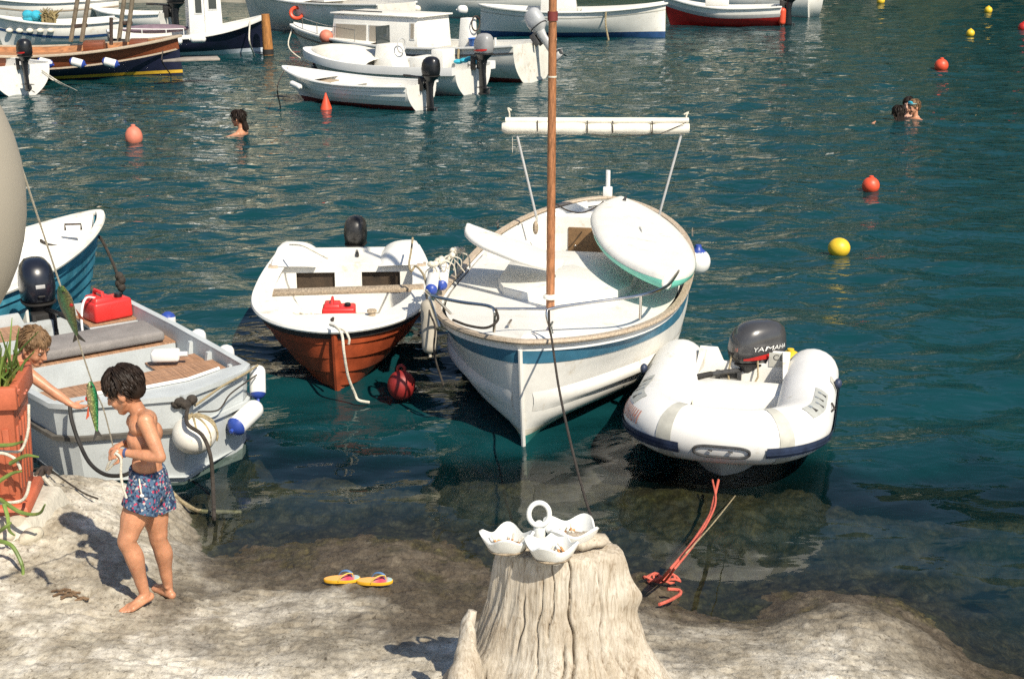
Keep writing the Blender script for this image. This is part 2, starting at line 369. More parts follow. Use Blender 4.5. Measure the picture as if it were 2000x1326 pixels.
def shore(x, y, detail=True):
    x = np.asarray(x, float); y = np.asarray(y, float); sh = x.shape; x = x.ravel(); y = y.ravel()
    def tps(x, y):
        z = TW[-3] + TW[-2] * x + TW[-1] * y
        for i in range(len(SPT)):
            z = z + TW[i] * _u((x - SPT[i, 0]) ** 2 + (y - SPT[i, 1]) ** 2)
        return z
    z = tps(x, y)
    if detail:     # the drop-off wanders in and out
        k = np.clip((-z - 0.08) / 0.3, 0, 1) * np.clip((y - 5) / 2, 0, 1)
        sel = k > 0
        if sel.any():
            xs_, ys_ = x[sel], y[sel]
            z[sel] = tps(xs_ + k[sel] * 0.35 * fbm(xs_ * 1.3, ys_ * 1.3, 3, 11), ys_ + k[sel] * 0.75 * fbm(xs_ * 1.0, ys_ * 1.0, 4, 13))
    z = np.clip(z, -3.6, 0.95)
    far = np.clip((y - 13.0) / 4.0, 0, 1); z = z * (1 - far) + -3.6 * far
    if detail:
        k = np.clip(1 - np.abs(z) / 3, 0.2, 1)
        dry = 1 / (1 + np.exp(-(z - 0.03) * 40))
        z = z + k * (0.045 * fbm(x * 1.6, y * 1.6, 3, 1) * (1 - 0.25 * dry) + 0.024 * fbm(x * 6, y * 6, 3, 5) * (1 - 0.2 * dry) + 0.014 * fbm(x * 18, y * 18, 3, 9, 0.6))
        cr = np.abs(fbm(x * 0.9 + 0.3 * perlin(x * 4, y * 4, 3), y * 1.3, 3, 50)); z = z - dry * 0.016 * np.exp(-(cr / 0.018) ** 2)
        z = z - dry * 0.012 * np.clip(fbm(x * 9, y * 9, 2, 55) - 0.32, 0, 1) * 6 * 0.5
        # boulders and clefts on the flooded shelf
        uw = np.clip((0.02 - z) / 0.15, 0, 1)
        z = z + uw * (0.06 * fbm(x * 2.6, y * 3.4, 4, 21, 0.6) - 0.03 * np.abs(fbm(x * 7, y * 8, 4, 31, 0.65)))
        # pits in the rock on the right
        for (px, py, r, dep) in ((1612, 1204, 0.055, 0.07), (1385, 1305, 0.05, 0.015)):
            c = G(px, py, 0.22); z = z - dep * np.exp(-(((x - c.x) / (r * 1.6)) ** 2 + ((y - c.y) / r) ** 2) ** 2)
    return z.reshape(sh)
def gz(x, y): return float(shore(np.array([x]), np.array([y]))[0])

def grid_obj(name, X, Y, Z, m, attrs=None):
    ny, nx = X.shape
    co = np.stack([X, Y, Z], -1).reshape(-1, 3)
    idx = np.arange(ny * nx).reshape(ny, nx)
    q = np.stack([idx[:-1, :-1], idx[:-1, 1:], idx[1:, 1:], idx[1:, :-1]], -1).reshape(-1, 4)
    me = bpy.data.meshes.new(name)
    me.vertices.add(len(co)); me.vertices.foreach_set('co', co.astype(np.float32).ravel())
    me.loops.add(q.size); me.loops.foreach_set('vertex_index', q.astype(np.int32).ravel())
    me.polygons.add(len(q)); me.polygons.foreach_set('loop_start', np.arange(0, q.size, 4, dtype=np.int32))
    me.polygons.foreach_set('use_smooth', np.ones(len(q), dtype=bool))
    me.update(calc_edges=True)
    for k, a in (attrs or {}).items():
        at = me.attributes.new(k, 'FLOAT', 'POINT'); at.data.foreach_set('value', a.astype(np.float32).ravel())
    me.materials.append(m)
    o = bpy.data.objects.new(name, me); COL.objects.link(o); return o

def rock_material():
    m = bpy.data.materials.new('shore_rock'); m.use_nodes = True
    n = m.node_tree.nodes; l = m.node_tree.links; b = n['Principled BSDF']
    tc = n.new('ShaderNodeTexCoord')
    mpr = n.new('ShaderNodeMapping'); mpr.inputs['Scale'].default_value = (1.0, 0.55, 1.0); l.new(tc.outputs['Object'], mpr.inputs[0])
    def noise(sc, det=8, ro=0.65, dist=0.0):
        z = n.new('ShaderNodeTexNoise'); z.inputs['Scale'].default_value = sc; z.inputs['Detail'].default_value = det
        z.inputs['Roughness'].default_value = ro; z.inputs['Distortion'].default_value = dist
        l.new(mpr.outputs[0], z.inputs['Vector']); return z.outputs[0]
    def ramp(src, stops):
        r = n.new('ShaderNodeValToRGB'); e = r.color_ramp.elements
        while len(e) > 1: e.remove(e[-1])
        e[0].position = stops[0][0]; e[0].color = (*stops[0][1], 1)
        for p, c in stops[1:]:
            k = e.new(p); k.color = (*c, 1)
        l.new(src, r.inputs[0]); return r.outputs[0]
    def mix(f, a, c, mode='MIX'):
        x = n.new('ShaderNodeMix'); x.data_type = 'RGBA'; x.blend_type = mode
        if isinstance(f, float): x.inputs[0].default_value = f
        else: l.new(f, x.inputs[0])
        l.new(a, x.inputs[6]); l.new(c, x.inputs[7]); return x.outputs[2]
    def math_(op, a, c):
        x = n.new('ShaderNodeMath'); x.operation = op; x.use_clamp = True
        for i, s in enumerate((a, c)):
            if isinstance(s, (int, float)): x.inputs[i].default_value = s
            else: l.new(s, x.inputs[i])
        return x.outputs[0]
    def attr(k):
        a = n.new('ShaderNodeAttribute'); a.attribute_name = k; return a.outputs['Fac']
    fine = noise(38, 6, 0.7); mid = noise(8.5, 11, 0.72, 0.4); big = noise(1.3, 6, 0.6)
    dry = ramp(mid, [(0.28, (0.23, 0.19, 0.135)), (0.42, (0.36, 0.315, 0.24)), (0.56, (0.47, 0.425, 0.34)), (0.72, (0.58, 0.545, 0.45))])
    lime = ramp(noise(9, 8, 0.7), [(0.3, (0.55, 0.50, 0.41)), (0.6, (0.80, 0.76, 0.67))])
    wet = ramp(mid, [(0.3, (0.035, 0.026, 0.015)), (0.48, (0.085, 0.066, 0.043)), (0.6, (0.13, 0.105, 0.072)), (0.74, (0.22, 0.19, 0.14))])
    sea = ramp(noise(7.5, 12, 0.82, 0.9), [(0.34, (0.006, 0.005, 0.003)), (0.46, (0.026, 0.018, 0.008)), (0.56, (0.062, 0.045, 0.020)), (0.65, (0.12, 0.092, 0.046)), (0.76, (0.27, 0.235, 0.15))])
    alg = ramp(noise(30, 5, 0.7), [(0.36, (0.014, 0.013, 0.004)), (0.55, (0.055, 0.046, 0.014)), (0.68, (0.13, 0.11, 0.04)), (0.8, (0.3, 0.28, 0.15))])
    c = mix(attr('lime'), dry, lime)
    lich = ramp(noise(26, 8, 0.75), [(0.35, (0.10, 0.085, 0.06)), (0.5, (0.22, 0.19, 0.14)), (0.65, (0.40, 0.36, 0.28))])
    c = mix(attr('pit'), c, lich)
    c = mix(attr('wet'), c, wet)
    c = mix(attr('sea'), c, sea)
    c = mix(attr('algae'), c, alg)
    # pock marks and grit
    spk = ramp(noise(42, 5, 0.7), [(0.34, (0.22, 0.19, 0.15)), (0.43, (1, 1, 1))])
    c = mix(0.75, c, spk, 'MULTIPLY')
    grit = ramp(fine, [(0.3, (0.58, 0.55, 0.50)), (0.5, (0.95, 0.94, 0.92)), (0.66, (1.12, 1.10, 1.06))])
    c = mix(1.0, c, grit, 'MULTIPLY')
    l.new(c, b.inputs['Base Color'])
    rr = n.new('ShaderNodeMapRange'); rr.inputs[3].default_value = 0.9; rr.inputs[4].default_value = 0.55
    l.new(attr('wet'), rr.inputs[0]); l.new(rr.outputs[0], b.inputs['Roughness'])
    bp = n.new('ShaderNodeBump'); bp.inputs['Strength'].default_value = 0.8; bp.inputs['Distance'].default_value = 0.028
    h = math_('ADD', math_('MULTIPLY', fine, 0.45), math_('MULTIPLY', noise(14, 8, 0.7), 0.55))
    l.new(h, bp.inputs['Height']); l.new(bp.outputs[0], b.inputs['Normal'])
    return m

def build_shore():
    xs = np.concatenate([np.linspace(-14, -4.2, 70)[:-1], np.linspace(-4.2, 4.2, 400), np.linspace(4.2, 14, 70)[1:]])
    ys = np.concatenate([np.linspace(-3, 5.0, 50)[:-1], np.linspace(5.0, 9.6, 300), np.linspace(9.6, 18, 110)[1:]])
    X, Y = np.meshgrid(xs, ys)
    Xc = np.clip(X, -9, 9); Yc = np.maximum(Y, 3.3)
    Z = shore(Xc, Yc)
    nz = fbm(X * 1.8, Y * 1.0, 5, 40, 0.6)
    wet = 1 / (1 + np.exp(-((0.33 + 0.20 * nz) - Z) * 26))
    # the dry ledge beside the grey skiff and the rock crest on the right stay paler than the wet slope between
    px = 1000 + X / (Y * math.cos(PITCH) + (CAM_H - Z) * math.sin(PITCH)) * FPX
    side = np.clip((-1.75 - X) / 0.5, 0, 1); wet = wet * (1 - 0.85 * side)
    wet = wet * (1 - 0.5 * np.clip((X - 0.6) / 0.5, 0, 1) * np.clip((Z - 0.12) / 0.15, 0, 1))
    pit = np.clip((fbm(X * 5, Y * 2.8, 4, 160, 0.65) - 0.20) * 5, 0, 1) * 0.5
    sea = 1 / (1 + np.exp((Z - 0.005 - 0.02 * nz) * 70))
    n2 = fbm(X * 1.8, Y * 1.0, 6, 60, 0.65)
    lime = np.clip((n2 + 0.05) * 3.2, 0, 1)
    near = np.exp(-(np.maximum(0, Y - (5.55 + 0.22 * np.clip(X - 0.3, 0, 1.2))) / 0.42) ** 2) * np.clip((X + 1.9) / 0.4, 0, 1)
    lime = np.clip(lime * 0.7 + near * np.clip((fbm(X * 3.2, Y * 1.8, 5, 70, 0.65) + 0.45) * 2.4, 0, 1), 0, 1)
    algae = np.clip((fbm(X * 3, Y * 2, 5, 80, 0.65) + 0.12) * 2.6, 0, 1) * np.exp(-((Z - 0.03) / 0.12) ** 2) * np.clip((X + 2.1) / 0.5, 0, 1) * 0.8
    deep = np.clip((-Z - 0.6) / 1.2, 0, 1)
    o = grid_obj('rocky_shore', X, Y, Z, rock_material(), dict(wet=wet, sea=sea, lime=lime, algae=algae, pit=pit))
    tag(o, 'weathered limestone ledge sloping from dry pale rock to a flooded brown shelf', 'shore', kind='structure')
build_shore()

# ================================================================== water
def water_material():
    m = bpy.data.materials.new('harbour_water'); m.use_nodes = True
    n = m.node_tree.nodes; l = m.node_tree.links; n.clear()
    out = n.new('ShaderNodeOutputMaterial')
    tc = n.new('ShaderNodeTexCoord')
    mp = n.new('ShaderNodeMapping'); mp.inputs['Scale'].default_value = (0.55, 1.0, 1.0); l.new(tc.outputs['Object'], mp.inputs[0])
    n1 = n.new('ShaderNodeTexNoise'); n1.inputs['Scale'].default_value = 4.6; n1.inputs['Detail'].default_value = 3.0; n1.inputs['Roughness'].default_value = 0.45
    n1.inputs['Distortion'].default_value = 0.5
    l.new(mp.outputs[0], n1.inputs['Vector'])
    at2 = n.new('ShaderNodeAttribute'); at2.attribute_name = 'chop'
    bp = n.new('ShaderNodeBump'); bp.inputs['Distance'].default_value = 0.062
    l.new(at2.outputs['Fac'], bp.inputs['Strength']); l.new(n1.outputs[0], bp.inputs['Height'])
    fr = n.new('ShaderNodeFresnel'); fr.inputs['IOR'].default_value = 1.33; l.new(bp.outputs[0], fr.inputs['Normal'])
    gl = n.new('ShaderNodeBsdfGlossy'); gl.inputs['Roughness'].default_value = 0.03; l.new(bp.outputs[0], gl.inputs['Normal'])
    tr = n.new('ShaderNodeBsdfTransparent'); tr.inputs['Color'].default_value = (0.76, 0.84, 0.80, 1)
    df = n.new('ShaderNodeBsdfDiffuse'); df.inputs['Color'].default_value = (0.0040, 0.041, 0.047, 1)
    at = n.new('ShaderNodeAttribute'); at.attribute_name = 'murk'
    m1 = n.new('ShaderNodeMixShader'); l.new(at.outputs['Fac'], m1.inputs[0]); l.new(tr.outputs[0], m1.inputs[1]); l.new(df.outputs[0], m1.inputs[2])
    m2 = n.new('ShaderNodeMixShader'); l.new(fr.outputs[0], m2.inputs[0]); l.new(m1.outputs[0], m2.inputs[1]); l.new(gl.outputs[0], m2.inputs[2])
    l.new(m2.outputs[0], out.inputs['Surface'])
    return m
def build_water():
    ys = [4.0]
    while ys[-1] < 7.5: ys.append(ys[-1] + 0.05)
    while ys[-1] < 150: ys.append(ys[-1] * 1.0058)
    ys = np.array(ys)
    u = np.linspace(-1, 1, 431)
    u = np.sign(u) * (np.abs(u) * 0.42 + 0.9 * np.clip(np.abs(u) - 0.93, 0, 1) ** 2 * 60)
    X = np.outer(ys, u) + np.outer(np.ones_like(ys), u / 0.42 * 1.3); Y = np.outer(ys, np.ones_like(u))
    dep = np.full_like(X, 3.6); nr = int((ys < 17.2).sum()); dep[:nr] = -shore(np.clip(X[:nr], -9, 9), Y[:nr], True)
    dx = np.gradient(X, axis=1); dy = np.gradient(Y, axis=0)
    sp_ = np.maximum(dx * 0.8, dy)
    rng = np.random.RandomState(11); Z = np.zeros_like(X)
    calm = np.clip((Y - 6.5) / 10.0, 0.0, 1.0); calm = 0.50 + 0.50 * calm
    patch = 0.75 + 0.5 * fbm(X * 0.12, Y * 0.2, 3, 90)
    for i in range(46):
        lam = 0.22 * (1.9 / 0.22) ** rng.rand()
        th = rng.normal(0, 0.62) + PI / 2 + 0.12
        k = 2 * PI / lam; slope = 0.040 * (lam / 0.6) ** -0.1
        amp = slope / k
        ok = np.clip(lam / (3.2 * sp_) - 0.35, 0, 1)
        Z += amp * ok * np.sin(k * (np.cos(th) * X + np.sin(th) * Y) + rng.rand() * 6.28 + 1.3 * fbm(X * 0.35 + i, Y * 0.35, 2, i % 13))
    Z *= calm * patch * np.clip(dep / 0.35, 0.12, 1)
    murk = 1 - np.exp(-np.clip(dep, 0, 9) * 1.25); murk = np.clip(murk, 0, 0.985)
    chop = (0.34 + 0.62 * np.clip((Y - 8) / 14, 0, 1)) * np.clip(dep / 0.6, 0.12, 1)
    o = grid_obj('harbour_water', X, Y, Z, water_material(), dict(murk=murk, chop=chop))
    tag(o, 'rippled teal harbour water', 'water', kind='structure')
build_water()

# ================================================================== far shore that the water mirrors
def build_cliff():
    m = bpy.data.materials.new('cliff_rock_and_scrub'); m.use_nodes = True
    n = m.node_tree.nodes; l = m.node_tree.links; b = n['Principled BSDF']; b.inputs['Roughness'].default_value = 0.95
    tc = n.new('ShaderNodeTexCoord')
    def nz(sc, det=8):
        z = n.new('ShaderNodeTexNoise'); z.inputs['Scale'].default_value = sc; z.inputs['Detail'].default_value = det; z.inputs['Roughness'].default_value = 0.65
        l.new(tc.outputs['Object'], z.inputs['Vector']); return z.outputs[0]
    r1 = n.new('ShaderNodeValToRGB'); l.new(nz(0.22), r1.inputs[0])
    e = r1.color_ramp.elements; e[0].position = 0.3; e[0].color = (0.16, 0.13, 0.085, 1); e[1].position = 0.66; e[1].color = (0.72, 0.66, 0.50, 1)
    r2 = n.new('ShaderNodeValToRGB'); l.new(nz(0.8), r2.inputs[0])
    e = r2.color_ramp.elements; e[0].position = 0.3; e[0].color = (0.018, 0.026, 0.010, 1); e[1].position = 0.7; e[1].color = (0.075, 0.085, 0.035, 1)
    a = n.new('ShaderNodeAttribute'); a.attribute_name = 'scrub'
    x = n.new('ShaderNodeMix'); x.data_type = 'RGBA'; l.new(a.outputs['Fac'], x.inputs[0]); l.new(r1.outputs[0], x.inputs[6]); l.new(r2.outputs[0], x.inputs[7])
    l.new(x.outputs[2], b.inputs['Base Color'])
    A = np.radians(np.linspace(-78, 78, 300)); H = np.linspace(0, 1, 90)
    AA, HH = np.meshgrid(A, H)
    top = 27 + 7 * fbm(AA * 2.2, AA * 0 + 2, 3, 100) + 7 * np.clip(np.degrees(AA) / 40, 0, 1)
    rad = 78 + 6 * fbm(AA * 3, HH * 0 + 1, 3, 101) + HH * 26 + 3.5 * fbm(AA * 18, HH * 7, 4, 102) + 1.2 * fbm(AA * 60, HH * 22, 3, 103)
    X = np.sin(AA) * rad; Y = np.cos(AA) * rad - 4; Z = -2 + HH * (top + 2) + 1.5 * fbm(AA * 20, HH * 10, 3, 104)
    side = np.clip((np.degrees(AA) - 6) / 12, 0, 1)
    sc = np.clip((fbm(AA * 9, HH * 4, 5, 105) + 0.10 + 0.55 * side + 0.25 * (HH - 0.4)) * 5, 0, 1)
    o = grid_obj('far_cliff', X, Y, Z, m, dict(scrub=sc))
    tag(o, 'pale rock cliff with dark scrub across the cove', 'cliff', kind='structure')
build_cliff()
def build_quay():
    q = MB(); a = G(-900, 6, 0); bq = G(745, 5, 0)
    q.box(((a.x + bq.x) / 2, a.y + 3, 0.1), (bq.x - a.x, 6, 1.7))
    o = q.build('stone_quay', mat('quay_stone', (0.33, 0.30, 0.24), 0.9, 0.3, 1.5, bump=0.4, bscale=4), bevel=0.08)
    tag(o, 'low stone quay behind the far boats', 'quay', kind='structure')
build_quay()
# ================================================================== boat kit
def interp(tab, v):
    for i in range(len(tab) - 1):
        if v <= tab[i + 1][0]:
            a, b = tab[i], tab[i + 1]; t = (v - a[0]) / max(1e-6, b[0] - a[0]); return a[1] + (b[1] - a[1]) * t
    return tab[-1][1]
class Hull:
    """lines of a hull: x forward, y to port, z up from the waterline, origin amidships"""
    def __init__(s, L, B, keel, z0, zm, z1, tm=0.42, tw=0.8, p=2.2, q=0.85, rake=0.3, foot=None, nmid=2.6, nbow=1.1, srake=0.0, ps=2.2, qs=0.6, sec=None):
        s.__dict__.update(locals())
        if foot is None: s.foot = keel * 0.6
    def plan(s, t):
        if t < s.tm:
            u = (s.tm - t) / s.tm
            if s.tw <= 0.01: return max(0, 1 - u ** s.ps) ** s.qs
            return s.tw + (1 - s.tw) * (1 - u ** 2)
        u = (t - s.tm) / (1 - s.tm); return max(0, 1 - u ** s.p) ** s.q
    def sheer(s, t):
        if t < s.tm: return s.zm + (s.z0 - s.zm) * ((s.tm - t) / s.tm) ** 1.8
        return s.zm + (s.z1 - s.zm) * ((t - s.tm) / (1 - s.tm)) ** 1.9
    def kz(s, t): return s.keel + (s.foot - s.keel) * max(0, (t - 0.7) / 0.3) ** 2.5
    def pt(s, t, v, side=1, off=0.0, inset=0.0):
        b = s.B / 2 * s.plan(t); m = smooth(0.45, 1.0, t)
        if s.tw <= 0.01: m = max(m, smooth(0.4, 0.0, t) * 0.8)
        if s.sec: f = s.sec(t, v)
        else: f = (1 - m) * (1 - max(0, 1 - v) ** s.nmid) + m * v ** s.nbow
        y = max(0, b * f - inset) + off * (1 if b > 0.02 else 0.3)
        k = s.kz(t); z = k + (s.sheer(t) - k) * v
        x = s.L * (t - 0.5) - s.rake * max(0, 1 - v) ** 1.25 * smooth(0.55, 1, t) + s.srake * (1 - v) * smooth(0.45, 0, t)
        if inset and t > 0.9: x -= inset * (t - 0.9) * 10
        return V((x, side * y, z))
    def vz(s, t, z):
        k = s.kz(t); return min(1, max(0, (z - k) / (s.sheer(t) - k)))
    def ts(s, n, t0=0.0, t1=1.0):
        out = []
        for i in range(n + 1):
            u = i / n; u = 1 - (1 - u) ** 1.7 if s.tw > 0.01 else 0.5 - 0.5 * math.cos(PI * u) * 1.0
            out.append(t0 + (t1 - t0) * u)
        return out
    def band(s, v0, v1, off=0.0, n=26, nv=8, t0=0.0, t1=1.0, sides=(1, -1), o2=None):
        mb = MB(); T = s.ts(n, t0, t1)
        for sd in sides:
            rows = []
            for t in T:
                a = v0(t) if callable(v0) else v0; b = v1(t) if callable(v1) else v1
                rows.append([s.pt(t, a + (b - a) * j / nv, sd, off if o2 is None else off + (o2 - off) * j / nv) for j in range(nv + 1)])
            mb.sheet(rows)
        return mb
    def path(s, v=1.0, off=0.0, n=26, t0=0.0, dz=0.0, z=None):
        T = s.ts(n, t0, 1.0)
        def q(t, sd):
            p = s.pt(t, v if z is None else s.vz(t, z), sd, off); p.z += dz; return p
        a = [q(t, 1) for t in T]; b = [q(t, -1) for t in T][::-1]
        return a + b[1:]

def weld(mb, name, m, parent, **k): return mb.build(name, m, parent, **k)
def hull_shell(H, par, m_out, m_in, floor=0.1, th=0.04, rail=(0.05, 0.035), m_rail=None, m_floor=None, bottom=None, wl=0.03, planks=0, m_tr=None, n=26, rail_name='gunwale', split=None):
    """outer skin (or planks), inner lining, floor, transom, gunwale"""
    vb = (lambda t: H.vz(t, wl)) if bottom else 0.0
    if planks:
        for sd in (1, -1):
            for i in range(planks):
                lo = lambda t, i=i: (vb(t) if callable(vb) else vb) + (1 - (vb(t) if callable(vb) else vb)) * i / planks
                hi = lambda t, i=i: (vb(t) if callable(vb) else vb) + (1 - (vb(t) if callable(vb) else vb)) * (i + 1.10) / planks if i < planks - 1 else 1.0
                mb = H.band(lo, hi, 0.024, n, 3, sides=(sd,), o2=0.0)
                mb.build('plank', m_out, par)
        H.band(0.0, 1.0, -0.006, n, 8).build('hull', m_out, par)
    else:
        H.band(vb, 1.0, 0.0, n, 10).build('hull', m_out, par)
    if bottom: H.band(0.0, lambda t: H.vz(t, wl) + 0.002, 0.004, n, 5).build('bottom_paint', bottom, par)
    T = H.ts(n)
    inn = MB()
    for sd in (1, -1):
        inn.sheet([[H.pt(t, lerp(max(H.vz(t, floor), 0.02), 1.0, j / 6), sd, 0, th) for j in range(7)] for t in T])
    inn.build('inner_lining', m_in, par)
    fl = MB(); rows = []
    for t in T:
        a = H.pt(t, max(H.vz(t, floor), 0.02), 1, 0, th * 0.6); a.z = floor; b = a.copy(); b.y = -a.y
        rows.append([a.lerp(b, j / 4) for j in range(5)])
    fl.sheet(rows); fl.build('floor', m_floor or m_in, par)
    if H.tw > 0.01:
        tr = MB(); a = [H.pt(0, j / 10, 1) for j in range(11)]; b = [H.pt(0, j / 10, -1) for j in range(11)]
        c = [p + V((th, 0, 0)) for p in a]; d = [p + V((th, 0, 0)) for p in b]
        tr.sheet([a, b]); tr.sheet([d, c]); tr.sheet([[a[-1], b[-1]], [c[-1], d[-1]]])
        tr.build('transom', m_tr or m_out, par)
    w, h = rail
    pth = H.path(1.0, 0.0, n)
    MB().sweep(pth, [(0.018, -h * .5), (0.024, 0.0), (0.018, h * .5), (-w, h * .6), (-w - 0.008, 0), (-w, -h * .5)]).build(rail_name, m_rail or m_out, par)

def boat(name, label, bow, stern, group=None, ext=0.0):
    """an Empty amidships on the waterline between two surveyed waterline points"""
    a = V(bow); b = V(stern); d = a - b; d.z = 0; c = (a + b) / 2; c.z = 0
    t = thing(name, label, 'boat', c, math.atan2(d.y, d.x), group); return t, d.length

def cowl_rings(prof, n=20, e=2.6):
    rings = []
    for (z, lx, ly, ox) in prof:
        ring = []
        for j in range(n):
            q = 2 * PI * j / n; c = math.cos(q); s_ = math.sin(q)
            ring.append(V((ox + lx * math.copysign(abs(c) ** (2 / e), c), ly * math.copysign(abs(s_) ** (2 / e), s_), z)))
        rings.append(ring)
    return rings
def outboard(label, loc, rz, sc=1.0, m_c=None, m_low=None, tilt=0.0, tiller=True, stripe=None, m_leg=None, group='outboard motors', panel=False, steer=0.0, long=1.0, sq=1.0):
    """clamp at the origin; x points forward into the boat, the leg hangs aft"""
    rot = Euler((0, -tilt, rz), 'XYZ')
    t = thing('outboard_motor', label, 'motor', loc, rot=rot, group=group)
    m_c = m_c or BLACK; m_low = m_low or BLACK; m_leg = m_leg or m_low; s = sc
    P = [((.14 + (z - .14) * sq) * s, a * s * long, b * s, (o + (1 - long) * .10) * s) for z, a, b, o in ((0.14, .13, .10, -.20), (0.17, .165, .125, -.20), (0.26, .175, .135, -.20), (0.36, .165, .13, -.205), (0.42, .145, .115, -.215), (0.465, .10, .08, -.22), (0.48, .05, .04, -.22))]
    cw = MB().loft(cowl_rings(P)).build('cowl', m_c, t, ang=50)
    MB().loft(cowl_rings([(z * s, a * s, b * s, o * s) for z, a, b, o in ((0.02, .06, .05, -.17), (0.06, .10, .075, -.18), (0.11, .135, .105, -.20), (0.145, .158, .122, -.20))])).build('lower_cowl', m_low, t)
    MB().loft(cowl_rings([(z * s, a * s, b * s, o * s) for z, a, b, o in ((0.138, .168, .130, -.20), (0.152, .168, .130, -.20))])).build('seam_band', BLACKR, cw)
    lg = MB().loft(cowl_rings([(z * s, a * s, b * s, o * s) for z, a, b, o in ((0.06, .10, .075, -.17), (-.06, .08, .055, -.16), (-.20, .075, .042, -.165), (-.38, .085, .034, -.175), (-.55, .09, .024, -.18))], 14, 2.0))
    lg.build('leg', m_leg, t)
    MB().box((-.20 * s, 0, -.42 * s), (.26 * s, .16 * s, .012 * s)).build('cavitation_plate', m_leg, t, bevel=0.004)
    MB().ell((-.18 * s, 0, -.53 * s), (.12 * s, .03 * s, .032 * s)).build('gearcase', m_leg, t)
    pr = MB()
    for k in range(3):
        q = k * 2 * PI / 3; r_ = Matrix.Rotation(q, 3, 'X') @ Matrix.Rotation(0.5, 3, 'Z')
        pr.ell(V((-.31 * s, 0, -.53 * s)) + Matrix.Rotation(q, 3, 'X') @ V((0, 0, .055 * s)), (.03 * s, .006 * s, .05 * s), r_, 8, 5)
    pr.build('propeller', DKGREY, t)
    br = MB()
    for sd in (-1, 1):
        br.box((-.02 * s, sd * .075 * s, -.02 * s), (.10 * s, .03 * s, .22 * s))
        br.tube([(0.0, sd * .075 * s, -.06 * s), (.10 * s, sd * .075 * s, -.06 * s)], .010 * s, 6)
        br.box((.10 * s, sd * .075 * s, -.06 * s), (.012 * s, .012 * s, .08 * s))
    br.box((-.06 * s, 0, .06 * s), (.12 * s, .16 * s, .05 * s)); br.v = [Matrix.Rotation(-steer, 3, 'Z') @ v for v in br.v]; br.build('clamp_bracket', DKGREY if m_low is not BLACK else BLACKR, t, bevel=0.004)
    if tiller:
        MB().tube([(-.10 * s, .03 * s, .09 * s), (.05 * s, .06 * s, .11 * s), (.20 * s, .09 * s, .12 * s)], .018 * s, 8).build('tiller_arm', m_low, t)
        MB().tube([(.20 * s, .09 * s, .12 * s), (.34 * s, .12 * s, .125 * s)], .021 * s, 10).build('tiller_grip', BLACKR, t)
    MB().tube([(-.04 * s, -.02 * s, .21 * s), (-.005 * s, -.02 * s, .22 * s), (-.005 * s, .02 * s, .22 * s), (-.04 * s, .02 * s, .21 * s)], .008 * s, 6).build('pull_handle', BLACKR, t)
    if panel: MB().box((-.032 * s, 0, .29 * s), (.012, .07 * s, .03 * s)).build('badge', LGREY, cw, bevel=0.003)
    if stripe:
        for sd in (1, -1):
            st = MB()
            rows = []
            for i in range(9):
                u = i / 8; q = sd * (PI / 2 - 0.9 + 1.9 * u); hh = .02 * s * (1 - abs(2 * u - 1.2) * .6)
                c = math.cos(q); s2 = math.sin(q)
                x = -.20 * s + (.176 * s) * math.copysign(abs(c) ** (2 / 2.6), c); y = .136 * s * math.copysign(abs(s2) ** (2 / 2.6), s2)
                zc = (.19 + .035 * (u if True else 0)) * s
                rows.append([V((x * 1.005, y * 1.012, zc - hh)), V((x * 1.005, y * 1.012, zc + hh))])
            st.sheet(rows); st.build('stripe', stripe, cw)
    return t
def fender(label, p0, p1, r, ends=None, group='boat fenders', body=None, one=False):
    p0 = V(p0); p1 = V(p1); d = (p1 - p0).normalized(); L = (p1 - p0).length; c = (p0 + p1) / 2
    rot = d.to_track_quat('Z', 'Y').to_euler()
    t = thing('fender', label, 'fender', p0, rot=rot, group=group)
    prof = [(r * .3, 0.0), (r * .75, r * .22), (r * .97, r * .6), (r, r), (r, L - r), (r * .97, L - r * .6), (r * .75, L - r * .22), (r * .3, L)]
    MB().lathe(prof, 18).build('body', body or WHITE, t)
    for z0, z1, sg in ((-.03, r * .62, 1), (L - r * .62, L + .03, -1)):
        k = 1.02
        if ends and not (one and sg < 0):
            pf = [(r * .3 * k, -.006), (r * .75 * k, r * .2), (r * .98 * k, r * .58)] if sg > 0 else [(r * .98 * k, L - r * .58), (r * .75 * k, L - r * .2), (r * .3 * k, L + .006)]
            MB().lathe(pf, 18).build('end_cap', ends, t)
        MB().tube([(0, 0, z0), (0, 0, z0 + .03)], r * .2, 8).build('eye', ends or body or WHITE, t)
    return t
def fuel_tank(label, loc, rz, s=1.0, m=None):
    t = thing('fuel_tank', label, 'fuel tank', loc, rz, 'red fuel tanks')
    MB().box((0, 0, .10 * s), (.42 * s, .30 * s, .20 * s), taper=0.97).build('tank_body', m or REDT, t, bevel=.03 * s, seg=3)
    MB().box((-.08 * s, 0, .215 * s), (.22 * s, .26 * s, .06 * s), taper=0.85).build('raised_top', m or REDT, t, bevel=.02 * s, seg=3)
    MB().tube([(-.08 * s, -.09 * s, .235 * s), (-.08 * s, -.08 * s, .285 * s), (-.08 * s, .08 * s, .285 * s), (-.08 * s, .09 * s, .235 * s)], .018 * s, 8).build('handle', m or REDT, t)
    MB().lathe([(.035 * s, .20 * s), (.04 * s, .205 * s), (.04 * s, .235 * s), (.03 * s, .245 * s), (.0, .246 * s)], 14, c=(.11 * s, -.04 * s, 0)).build('filler_cap', BLACK, t)
    return t
